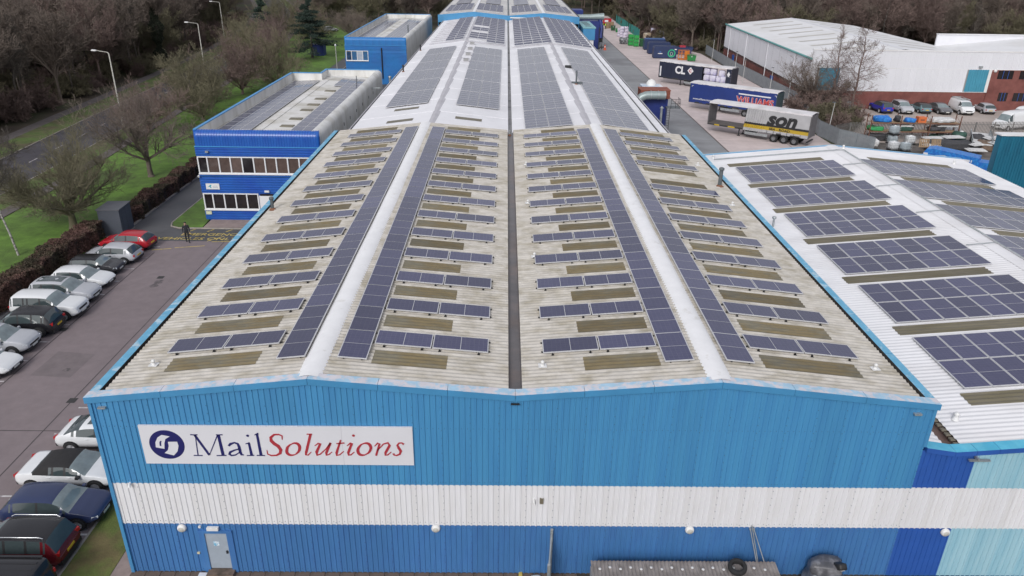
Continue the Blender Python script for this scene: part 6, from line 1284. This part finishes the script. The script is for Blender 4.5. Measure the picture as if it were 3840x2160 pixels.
# ------------------------------------------------------------------ things along the foot of the gable wall
t = thing('steel_gate', 'galvanised steel gate standing open against the blue wall', 'gate', (15.95, -.15, 0), R(-97))
for x in (0, 1.35): MB().b2(x-.05, x+.05, -.05, .05, 0, 2.35 if x == 0 else 1.95).build('gate_post', m_galv, t); 
for z in (.25, 1.1, 1.75): MB().b2(.05, 1.3, -.03, .03, z, z+.06).build('gate_rail', m_galv, t)
MB().tube([(.05, 0, 1.85), (1.3, 0, .3)], .03, 5).build('gate_brace', m_galv, t); MB().tube([(.05, 0, 2.2), (1.3, 0, 1.7)], .03, 5).build('gate_brace', m_galv, t)
for k in range(9): MB().b2(.12+.13*k, .15+.13*k, -.015, .015, .25, 1.75).build('gate_bar', m_galv, t)
ln = thing('lean_to', 'low corrugated grey lean-to roof in front of the blue wall', 'shed', (17.4, -2.4, 0))
m_gfib = mat('grey_fibre_sheet', (.25, .225, .215), .9, .2, 2, col2=(.17, .15, .14), cscale=1.2)
for s_ in range(7):
    b = MB(); k = 46; L = .98; xs = [L*i/k for i in range(k+1)]
    b.grid([[(x, y, 1.62+.18*(y/1.6)*-.0+.02*math.sin(x*2*math.pi/.14)-.1*(1.6-y)/1.6) for x in xs] for y in (0, 1.65)]); b.build('roof_sheet', m_gfib, ln, (.985*s_, .12, -.32))
MB().b2(0, 6.9, .2, 1.7, 0, 1.1).build('wall', m_inner, ln)
fx = MB().lathe([(.05, 0), (.06, .02), (.03, .05), (0, .05)], (0, 0, 0), 8).mesh('roof_fixing', m_junkw)
for k in range(17): link('roof_fixing', fx, ln, (.3+.38*k, 1.35+.08*(k % 2), 1.31))
t = thing('old_tyre', 'black car tyre lying on the lean-to roof', 'tyre', (22.75, -1.05, 1.36), 0); t.rotation_euler = (R(10), R(-6), 0)
MB().lathe([(.2, .03), (.21, .0), (.31, .0), (.34, .05), (.345, .1), (.34, .16), (.31, .21), (.21, .21), (.2, .18), (.2, .03)], (0, 0, 0), 26).build('tread', m_tyre, t); MB().lathe([(.205, .17), (.24, .2)], (0, 0, 0), 26).build('bead', m_trimb, t)
for i, (a, b_) in enumerate((((23.42, -.1, 2.5), (23.75, -.6, .95)), ((23.5, -.1, 2.38), (24.1, -.9, .7)), ((23.36, -.12, 2.4), (23.7, -.7, .9)))):
    d = Vector(b_)-Vector(a); o = MB().tube([(0, 0, 0), tuple(d*1.35)], .02, 6).box((0, 0, 0), (.07, .05, .05)).build('steel_pole', m_galv, None, a); tag(o, ['upright steel pole leaning against the blue wall', 'outermost steel pole leaning against the blue wall', 'innermost steel pole leaning on the blue wall'][i], 'pole', 'steel poles leaning on the wall')
m_bag = mat('grey_polythene', (.09, .09, .1), .35, .25, 3, col2=(.2, .2, .215), cscale=2.5)
o = link('bag_heap', blob('bag_heap', (1.35, 1.1, 1.1), m_bag, 5, .22, 6), None, (26.2, -.85, 0)); tag(o, 'heap of grey polythene sheeting against the blue wall', 'sheeting')
o = link('sheet_bundle', blob('sheet_bundle', (1.15, .75, .42), m_bag, 9, .1, 5), None, (26.15, -.75, 1.02), rz=-.1); tag(o, 'folded grey sheet bundle lying on the polythene heap', 'sheeting')
o = thing('black_machine', 'black rounded appliance with white label lying on the sheet bundle', 'appliance', (26.5, -.75, 1.3), R(8)); o.rotation_euler = (R(55), 0, R(8)); link('shell', blob('shell', (.34, .26, .58), m_black, 2, .02, 4), o, (0, 0, 0)); MB().box((0, -.13, .45), (.15, .03, .09)).build('label', m_wprint, o); MB().tube([(.1, .05, .1), (.3, .1, -.1)], .05, 7).build('hose', m_black, o)
o = tag(MB().box((0, 0, .04), (.8, .3, .05)).box((.05, .12, .09), (.7, .1, .05)).build('plank', m_wood, None, (24.7, -.9, .02), .4), 'loose grey plank by the polythene heap', 'plank')
o = tag(link('litter', blob('litter', (.35, .22, .12), m_junkw, 4, .05), None, (15.4, -.35, .05)), 'scrap of white litter at the foot of the gate', 'litter')
o = tag(MB().b2(0, .14, 0, .6, 0, .06).b2(0, .14, .62, .8, 0, .05).build('yellow_marker', m_yell, None, (14.75, -.7, .05)), 'yellow painted marker on the paving left of the gate', 'marker')

# ------------------------------------------------------------------ hedges
def leaf_mass(name, pts, size, m, parent=None, seed=1, **k):
    rnd = random.Random(seed); b = MB(); V = []; F = []
    for p in pts:
        a = Vector((rnd.gauss(0, 1), rnd.gauss(0, 1), rnd.gauss(0, 1))).normalized(); c = a.orthogonal().normalized(); d = a.cross(c); an = rnd.uniform(0, 6.28)
        c, d = c*math.cos(an)+d*math.sin(an), d*math.cos(an)-c*math.sin(an); s = size*rnd.uniform(.6, 1.4); i = len(V)
        V += [tuple(Vector(p)+c*s), tuple(Vector(p)-c*s*.5+d*s*.45), tuple(Vector(p)-c*s*.5-d*s*.45)]; F.append((i, i+1, i+2))
    me = bpy.data.meshes.new(name); me.from_pydata(V, [], F); me.materials.append(m); return link(name, me, parent, **k)
m_beech = mat('beech_hedge_leaf', (.125, .068, .055), .85, .45, 1.2, col2=(.06, .05, .03), cscale=.5); m_twig = mat('hedge_twig', (.045, .03, .025), .9, .3, 3)
def hedge(label, x0, x1, y0, y1, h, n, seed):
    t = thing('beech_hedge', label, 'hedge', (0, 0, 0), 0, 'clipped beech hedges'); rnd = random.Random(seed); pts = []
    for _ in range(n):
        y = rnd.uniform(y0, y1); bulge = .15*math.sin(y*1.7+seed)+.1*math.sin(y*4.1); hh = h+.12*math.sin(y*.9)+.08*math.sin(y*3.3)
        f = rnd.random(); u = rnd.uniform(0, 1)
        if f < .45: p = (x0-bulge+(x1-x0+bulge)*u, y, hh-abs(rnd.gauss(0, .1)))
        elif f < .8: p = (x1+bulge-abs(rnd.gauss(0, .1)), y, hh*u)
        else: p = (x0+(x1-x0)*u, y, hh*rnd.random())
        pts.append(p)
    leaf_mass('foliage', pts, .1, m_beech, t, seed, kind='stuff')
    MB().b2(x0+.2, x1-.2, y0+.1, y1-.1, 0, h-.25).build('twig_core', m_twig, t)
hedge('reddish beech hedge behind the row of parked cars', -20.0, -18.4, -2, 35.6, 1.5, 60000, 1)
hedge('reddish beech hedge along the drive beyond the grey cabinet', -18.9, -17.6, 38.4, 76, 1.35, 42000, 2)

# ------------------------------------------------------------------ trees
m_bark = mat('bark_brown', (.15, .12, .1), .95, .3, 2); m_barkd = mat('bark_dark', (.1, .085, .072), .95, .3, 2); m_barkg = mat('bark_olive', (.15, .135, .085), .95, .3, 1); m_barkr = mat('bark_reddish', (.175, .125, .11), .95, .3, 1); m_birch = mat('birch_bark', (.4, .38, .36), .8, .3, 6, col2=(.06, .05, .045), cscale=5)
def branch_mesh(seed, H, trunk_h, spread, nl, up=.5, twig=.011, dens=1.0, tr=.16, lean=0, lv=4, straight=False):
    """returns (trunk MB, crown MB) of a bare tree: tapered prisms splitting four times"""
    rnd = random.Random(seed); tk = MB(); cr = MB()
    def seg(mb, a, b, ra, rb, n=3):
        d = (b-a).normalized(); p = d.orthogonal().normalized(); q = d.cross(p); i = len(mb.v)
        for c, r_ in ((a, ra), (b, rb)):
            for k in range(n): an = 2*math.pi*k/n; mb.v.append(tuple(c+r_*(math.cos(an)*p+math.sin(an)*q)))
        for k in range(n): j = (k+1) % n; mb.f.append((i+k, i+j, i+n+j, i+n+k)); mb.m.append(0); mb.sm.append(n > 3)
    def grow(a, d, L, r_, lev):
        ns = 4 if lev < 3 else 2; pts = [a]; dd = d.copy(); step = L/ns
        for k in range(ns):
            dd = (dd+Vector((rnd.gauss(0, .13), rnd.gauss(0, .13), rnd.gauss(.05*up, .08)))).normalized(); b = pts[-1]+dd*step
            f0, f1 = 1-.75*k/ns, 1-.75*(k+1)/ns; seg(cr, pts[-1], b, max(twig, r_*f0), max(twig*.8, r_*f1)); pts.append(b)
            if lev < lv:
                nc = {1: 3, 2: 3, 3: 3}.get(lev, 3)*dens; nc = int(nc)+(rnd.random() < nc % 1)
                if k == 0 and lev == 1: nc = max(0, nc-2)
                for _ in range(nc):
                    az = rnd.uniform(0, 6.28); side = dd.orthogonal().normalized(); side = (side*math.cos(az)+dd.cross(side)*math.sin(az)).normalized()
                    cd = (dd*rnd.uniform(.5, .9)+side*rnd.uniform(.5, .9)+Vector((0, 0, up*rnd.uniform(.1, .5)))).normalized()
                    q = pts[-2]+(b-pts[-2])*rnd.random(); grow(q, cd, L*rnd.uniform(.38, .6)*(1-.35*k/ns), r_*f1*.55, lev+1)
    base = Vector((0, 0, 0)); top = Vector((lean*trunk_h, 0, trunk_h)); P = [base, Vector((lean*trunk_h*.4+rnd.gauss(0, .04), rnd.gauss(0, .04), trunk_h*.5)), top]
    seg(tk, base, Vector((P[1].x*.2, P[1].y*.2, .25)), tr*1.5, tr*1.08, 8); seg(tk, Vector((P[1].x*.2, P[1].y*.2, .25)), P[1], tr*1.08, tr*.95, 8); seg(tk, P[1], P[2], tr*.95, tr*.8, 8)
    if straight:   # leader continues with whorls of side branches
        n = 10; hh = H-trunk_h; p = top
        for k in range(n):
            q = p+Vector((rnd.gauss(0, .09), rnd.gauss(0, .09), hh/n)); seg(tk, p, q, tr*.8*(1-k/n)+.02, tr*.8*(1-(k+1)/n)+.02, 6)
            for _ in range(max(2, int(nl/3))):
                az = rnd.uniform(0, 6.28); el = rnd.uniform(.25, .9); grow(p+(q-p)*rnd.random(), Vector((math.cos(az)*math.cos(el), math.sin(az)*math.cos(el), math.sin(el))), spread*(1-.6*k/n)*rnd.uniform(.6, 1.1), tr*.3*(1-.7*k/n), 2)
            p = q
    else:
        for k in range(nl):
            az = 6.283*k/nl+rnd.uniform(-.4, .4); el = rnd.uniform(.45, 1.25) if k else 1.4
            d = Vector((math.cos(az)*math.cos(el)*spread, math.sin(az)*math.cos(el)*spread, math.sin(el))).normalized(); L = (H-trunk_h)*rnd.uniform(.75, 1.0)/(1 if el > .7 else 1.15)
            grow(top*rnd.uniform(.8, 1), d, L, tr*.6, 1)
    return tk, cr
TREE = {}
def tree_kind(key, *a, bark=None, **k):
    tk, cr = branch_mesh(*a, **k); TREE[key] = (tk.mesh('trunk', bark or m_bark), cr.mesh('crown', bark or m_bark))
def plant(key, label, x, y, s=1, rz=0, group=None, name='bare_tree', z=0):
    t = thing(name, label, 'tree', (x, y, z), rz, group); t.scale = (s, s, s) if not isinstance(s, tuple) else s
    link('trunk', TREE[key][0], t); link('crown', TREE[key][1], t); return t
tree_kind('spread', 3, 8.4, 1.4, 1.5, 10, up=.9, twig=.0095, dens=1.1, tr=.3, bark=m_barkg)
tree_kind('spread2', 11, 9, 1.8, 1.2, 8, up=.5, twig=.0095, dens=1.0, tr=.24, bark=m_bark)
tree_kind('shrubby', 5, 7.5, .6, 1.2, 10, up=.6, twig=.012, dens=1.0, tr=.16, bark=m_barkg)
tree_kind('shrubby2', 6, 7, .6, 1.3, 9, up=.4, twig=.012, dens=1.0, tr=.15, bark=m_barkr)
tree_kind('alder', 8, 12.5, 1.5, 4.2, 9, up=.25, twig=.012, dens=1.0, tr=.2, straight=True, bark=m_barkr)
tree_kind('wood1', 21, 13, 4, .8, 7, up=.8, twig=.024, dens=1.05, tr=.2); tree_kind('wood2', 22, 15, 5, .7, 6, up=.9, twig=.024, dens=1.05, tr=.22, bark=m_barkr); tree_kind('wood3', 23, 11, 2.5, 1.0, 8, up=.7, twig=.024, dens=1.05, tr=.17, bark=m_barkg); tree_kind('wood4', 24, 14, 5, 3.0, 8, up=.5, twig=.022, dens=.95, tr=.17, straight=True, bark=m_barkd)
tree_kind('bush1', 31, 3.6, .25, 1.3, 10, up=.4, twig=.022, dens=.95, tr=.07, bark=m_barkr); tree_kind('bush2', 32, 3.2, .2, 1.5, 11, up=.3, twig=.022, dens=.95, tr=.06, bark=m_barkg)
GL = 'bare trees on the lawn'
plant('spread', 'broad low branching bare tree in front of the hedge cabinet', -22.1, 37.7, 1.0, .4, GL)
plant('spread2', 'bare tree on the lawn opposite the nearer office block', -22.3, 53.1, 1.05, 1.3, GL)
plant('shrubby', 'dense many stemmed bare tree beyond the left corner of the office roof', -26.7, 79.8, 1.1, .3, GL)
plant('shrubby2', 'pinkish bare shrub tree standing before the nearest street lamp', -31.0, 72.5, .9, 1.0, GL)
plant('shrubby2', 'reddish bare tree behind the far left corner of the office roof', -28.0, 100, 1.25, 2.2, GL); plant('shrubby', 'olive bare tree right of the reddish one beyond the office roof', -23.2, 104, 1.1, .9, GL); plant('shrubby', 'olive bare tree along the far bend of the road', -33.5, 117, 1.2, 2.9, GL); plant('shrubby2', 'reddish bare tree left of the dark cedar', -33.5, 131, 1.2, .2, GL); plant('shrubby', 'bare tree just left of the nearest street lamp on the verge', -31.8, 89, .95, 4.0, GL)
plant('spread2', 'bare tree on the lawn right of the dark cedar', -21.8, 166, .95, .5, GL); plant('spread2', 'bare tree behind the dark blue store box', -25, 176, .9, 2.5, GL); plant('shrubby', 'bare tree behind the cedar on the far lawn', -33, 172, 1.1, 2.0, GL)
for i, (x, y, s, k) in enumerate(((-38.5, 150, 1.2, 'shrubby2'), (-40.5, 166, 1.2, 'shrubby'), (-37, 184, 1.2, 'shrubby2'), (-45, 188, 1.3, 'shrubby'), (-39, 138, 1.0, 'shrubby'))): plant(k, ['reddish bare tree beside the second lamp beyond the road bend', 'olive bare tree hiding the road behind the pine', 'reddish bare tree far behind the cedar', 'olive bare tree at the far end of the road', 'low olive bare tree left of the cedar by the road'][i], x, y, s, i*1.3, GL)
t = thing('birch_tree', 'slender leaning birch sapling on the lawn at the left edge', 'tree', (-23.07, 31.5, 0)); MB().tube([(0, 0, 0), (-.25, .1, 1.6), (-.55, .15, 3.2), (-.75, .2, 5.4)], [.09, .075, .06, .03], 8).build('trunk', m_birch, t)
tk, cr = branch_mesh(41, 5, .3, .8, 7, up=.6, twig=.01, dens=.8, tr=.05); link('crown', cr.mesh('crown', m_barkd), t, (-.65, .2, 4.2))
plant('alder', 'tall bare alder with catkins before the white warehouse, right of a pair', 63.9, 86.2, 1.0, .7, 'alders before the white warehouse'); plant('alder', 'bare alder before the white warehouse, left of a pair', 61.4, 87.3, .93, 2.9, 'alders before the white warehouse'); plant('spread2', 'many stemmed bare tree at the left corner of the white warehouse', 59.3, 89.6, .98, .7, 'alders before the white warehouse')
for i, (x, y, s, k) in enumerate(((60.2, 84.5, 1.2, 'bush1'), (58.6, 80.5, 1.1, 'bush2'), (61.5, 81.5, 1.0, 'bush1'), (62.6, 84.3, .8, 'bush2'), (57.9, 76.8, .8, 'bush1'), (59.6, 78.6, .8, 'bush2'), (58.0, 88.0, 1.2, 'bush1'))):
    plant(k, ['large brown bush under the pair of alders', 'brown bush behind the tail of the grey trailer', 'brown bush right of the alder trunks', 'small bush at the edge of the rear car park', 'small bush at the bend of the palisade fence', 'small bush between the two fences', 'brown bush at the foot of the warehouse corner'][i], x, y, s, i*1.1, 'brown bushes by the palisade fence', 'bare_bush')
# evergreens
m_needle = mat('cedar_needles', (.022, .04, .03), .9, .4, 1.5, col2=(.035, .055, .042), cscale=1); m_ivy = mat('ivy_leaf', (.016, .022, .011), .8, .4, 2)
def evergreen(label, x, y, H, rad, seed, n=22000, low=.18, name='cedar_tree', m=m_needle, cols=14):
    t = thing(name, label, 'tree', (x, y, 0)); rnd = random.Random(seed); pts = []; br = MB()
    MB().tube([(0, 0, 0), (.05, 0, H*.4), (0, 0, H*.97)], [.32, .22, .04], 9).build('trunk', m_barkd, t)
    for k in range(cols*5):
        z = H*(low+(1-low)*rnd.random()**1.1); rr = rad*(1-((z/H-low)/(1-low))**1.3)*rnd.uniform(.55, 1.1)+.25; az = rnd.uniform(0, 6.28)
        tip = Vector((rr*math.cos(az), rr*math.sin(az), z-.1*rr+rnd.uniform(-.2, .3))); a = Vector((0, 0, z)); br.tube([a, a.lerp(tip, .5)+Vector((0, 0, .15)), tip], [.05, .03, .012], 4, smooth=False)
        for _ in range(n//(cols*5)):
            u = rnd.random()**.6; p = a.lerp(tip, u); sp = .12+.3*rr*.35*u; pts.append((p.x+rnd.gauss(0, sp), p.y+rnd.gauss(0, sp), p.z+rnd.gauss(-.05, .13)))
    br.build('limbs', m_barkd, t, kind='stuff'); leaf_mass('crown', pts, .15, m, t, seed, kind='stuff')
evergreen('large dark cedar on the lawn left of the farther office block', -27.0, 143, 12.2, 5.6, 4, 26000)
evergreen('blue green pine behind the bare trees left of the cedar', -42, 160, 10.5, 4.5, 5, 14000, .12, 'pine_tree', mat('pine_needles', (.03, .055, .04), .9, .4, 1.2))
t = thing('ivy_clad_tree', 'tall trunk wrapped in dark ivy at the left wood edge', 'tree', (-52, 127, 0)); MB().tube([(0, 0, 0), (.1, 0, 7), (0, .1, 15)], [.35, .25, .08], 9).build('trunk', m_barkd, t)
rnd = random.Random(9); pts = []
for _ in range(9000): z = rnd.uniform(.3, 14); a = rnd.uniform(0, 6.28); r_ = (.95+.35*math.sin(z*1.1)+.2*math.sin(z*2.7))*(1-max(0, z-9)/9)*rnd.uniform(.5, 1.05); pts.append((r_*math.cos(a), r_*math.sin(a), z))
leaf_mass('ivy', pts, .17, m_ivy, t, 9, kind='stuff')
link('crown', TREE['wood1'][1], t, (0, 0, 7), scale=.6)
# woodland edge trees that can be told apart
rnd = random.Random(77); kinds = ['wood1', 'wood2', 'wood3', 'wood4']
edgeL = []; y = 62
while y < 205: edgeL.append((sx(y)-11.5-rnd.uniform(0, 5), y)); y += rnd.uniform(3.4, 5.5)
for x, y in edgeL: plant(rnd.choice(kinds), 'bare brown woodland tree along the left wood edge behind the road', x, y, rnd.uniform(.8, 1.1), rnd.uniform(0, 6), 'trees along the left wood edge', 'woodland_tree')
edgeR = []; y = 163
while y < 262: edgeR.append((53.6+rnd.uniform(0, 5)+max(0, (195-y))*.16, y)); y += rnd.uniform(3, 5)
x = 64
while x < 150: edgeR.append((x, 155+rnd.uniform(0, 6))); x += rnd.uniform(3.2, 5)
for x, y in edgeR: plant(rnd.choice(kinds), 'bare brown woodland tree along the right wood edge behind yard and warehouse', x, y, rnd.uniform(.75, 1.05), rnd.uniform(0, 6), 'trees along the right wood edge', 'woodland_tree')
t = plant('wood4', 'pale slender birch standing out of the wood behind the white warehouse', 97, 150, .9, 1, None, 'birch_tree'); t.children[0].data = TREE['wood4'][0].copy(); t.children[0].data.materials[0] = m_birch

# woods beyond: one mass, real trees scattered by geometry nodes
def scatter(name, label, pts, keys, smin, smax, seed):
    coll = bpy.data.collections.new(name+'_kinds')
    for k in keys:
        tk, cr = TREE[k]; bm = bmesh.new(); bm.from_mesh(tk); bm.from_mesh(cr); me = bpy.data.meshes.new('wood_tree_mesh'); bm.to_mesh(me); bm.free(); me.materials.append(tk.materials[0])
        coll.objects.link(bpy.data.objects.new('wood_tree_source', me))
    me = bpy.data.meshes.new(name); me.from_pydata(pts, [], []); o = link(name, me); o['kind'] = 'stuff'; o['label'] = label; o['category'] = 'woodland'
    ng = bpy.data.node_groups.new(name, 'GeometryNodeTree'); ng.interface.new_socket('Geometry', in_out='INPUT', socket_type='NodeSocketGeometry'); ng.interface.new_socket('Geometry', in_out='OUTPUT', socket_type='NodeSocketGeometry')
    n = ng.nodes; gi = n.new('NodeGroupInput'); go = n.new('NodeGroupOutput'); ip = n.new('GeometryNodeInstanceOnPoints'); ci = n.new('GeometryNodeCollectionInfo'); ci.inputs['Collection'].default_value = coll; ci.inputs['Separate Children'].default_value = True; ci.inputs['Reset Children'].default_value = True
    ip.inputs['Pick Instance'].default_value = True
    r1 = n.new('FunctionNodeRandomValue'); r1.data_type = 'FLOAT_VECTOR'; r1.inputs[0].default_value = (0, 0, 0); r1.inputs[1].default_value = (.05, .05, 6.28); r1.inputs['Seed'].default_value = seed
    r2 = n.new('FunctionNodeRandomValue'); r2.data_type = 'FLOAT'; r2.inputs[2].default_value = smin; r2.inputs[3].default_value = smax; r2.inputs['Seed'].default_value = seed+1
    L = ng.links; L.new(gi.outputs[0], ip.inputs['Points']); L.new(ci.outputs[0], ip.inputs['Instance']); L.new(r1.outputs[0], ip.inputs['Rotation']); L.new(r2.outputs[1], ip.inputs['Scale']); L.new(ip.outputs[0], go.inputs[0])
    md = o.modifiers.new('scatter', 'NODES'); md.node_group = ng; return o
def spread_pts(test, x0, x1, y0, y1, step, seed):
    rnd = random.Random(seed); out = []; y = y0
    while y < y1:
        x = x0; st = step*(1+max(0, y-150)/420)
        while x < x1:
            p = (x+rnd.uniform(-.45, .45)*st, y+rnd.uniform(-.45, .45)*st)
            if test(*p): out.append((*p, 0))
            x += st
        y += st
    return out
def seen(x, y): return abs(x-14) < (y+30)*.80
left = spread_pts(lambda x, y: seen(x, y) and x < sx(min(329, y))-15 and not (-120 < x < -60 and 190 < y < 240 and (int(x*.13)+int(y*.2)) % 2), -330, -44, 30, 400, 6.6, 1)
right = spread_pts(lambda x, y: seen(x, y) and ((x > 57.5 and y > 161) or (x > 53 and y > 205)) , 50, 330, 158, 400, 5.4, 2)
back = spread_pts(lambda x, y: seen(x, y) and x > sx(min(329, y))+12 and x < 54 and y > (205 if x < -5 else 268), -60, 56, 205, 400, 6.5, 3)
scatter('left_wood', 'brown bare wood filling the left background beyond the road', left, kinds, .75, 1.15, 5)
scatter('right_wood', 'brown bare wooded slope behind the yard and the white warehouse', right, kinds, .75, 1.15, 6)
scatter('far_wood', 'bare trees closing the view beyond the far roofs', back, kinds, .7, 1.0, 7)
under = spread_pts(lambda x, y: seen(x, y) and x < sx(min(329, y))-10, -140, -44, 50, 230, 4.4, 11)+spread_pts(lambda x, y: seen(x, y) and ((x > 52.5+max(0, (195-y))*.2 and y > 163)), 50, 170, 160, 290, 3.0, 12)
scatter('wood_undergrowth', 'tangled brown undergrowth along the wood edges', under, ['bush1', 'bush2'], .6, 1.25, 9)
b = MB(); hill = [[(x, y, -.5+max(0, min(1, (y-(175 if x > 45 else 240))/150))*(10 if x > 45 else 3)+max(0, min(1, (x-(60 if y > 155 else 9999))/120))*3) for x in range(52, 400, 12)] for y in range(170, 480, 12)]
structure(b.grid(hill).build('wooded_slope', m_earth))
# far low building seen through the left trees
for i, (x, y, w_, d_, h, rz) in enumerate(((-150, 300, 40, 18, 5, .15), (-130, 235, 30, 14, 5, .3))):
    t = thing('far_shed', ['long pale shed glimpsed through trees beyond the road bend', 'pale shed glimpsed through trees at far left', 'pale shed beyond the far roofs behind trees'][i], 'shed', (x, y, 0), rz, 'far pale sheds')
    MB().b2(-w_/2, w_/2, -d_/2, d_/2, 0, h).build('wall', m_whitec, t); MB().prism([(-d_/2-.3, h), (d_/2+.3, h), (0, h+2)], 'X', -w_/2-.3, w_/2+.3).build('roof', mat('far_roof_grey', (.5, .5, .5), .7, .1, .3), t)
    for k in range(4): MB().b2(-w_/2+w_*(k+.3)/4, -w_/2+w_*(k+.6)/4, -d_/2-.05, -d_/2, 0, h*.6).build('door', m_dgrey, t)
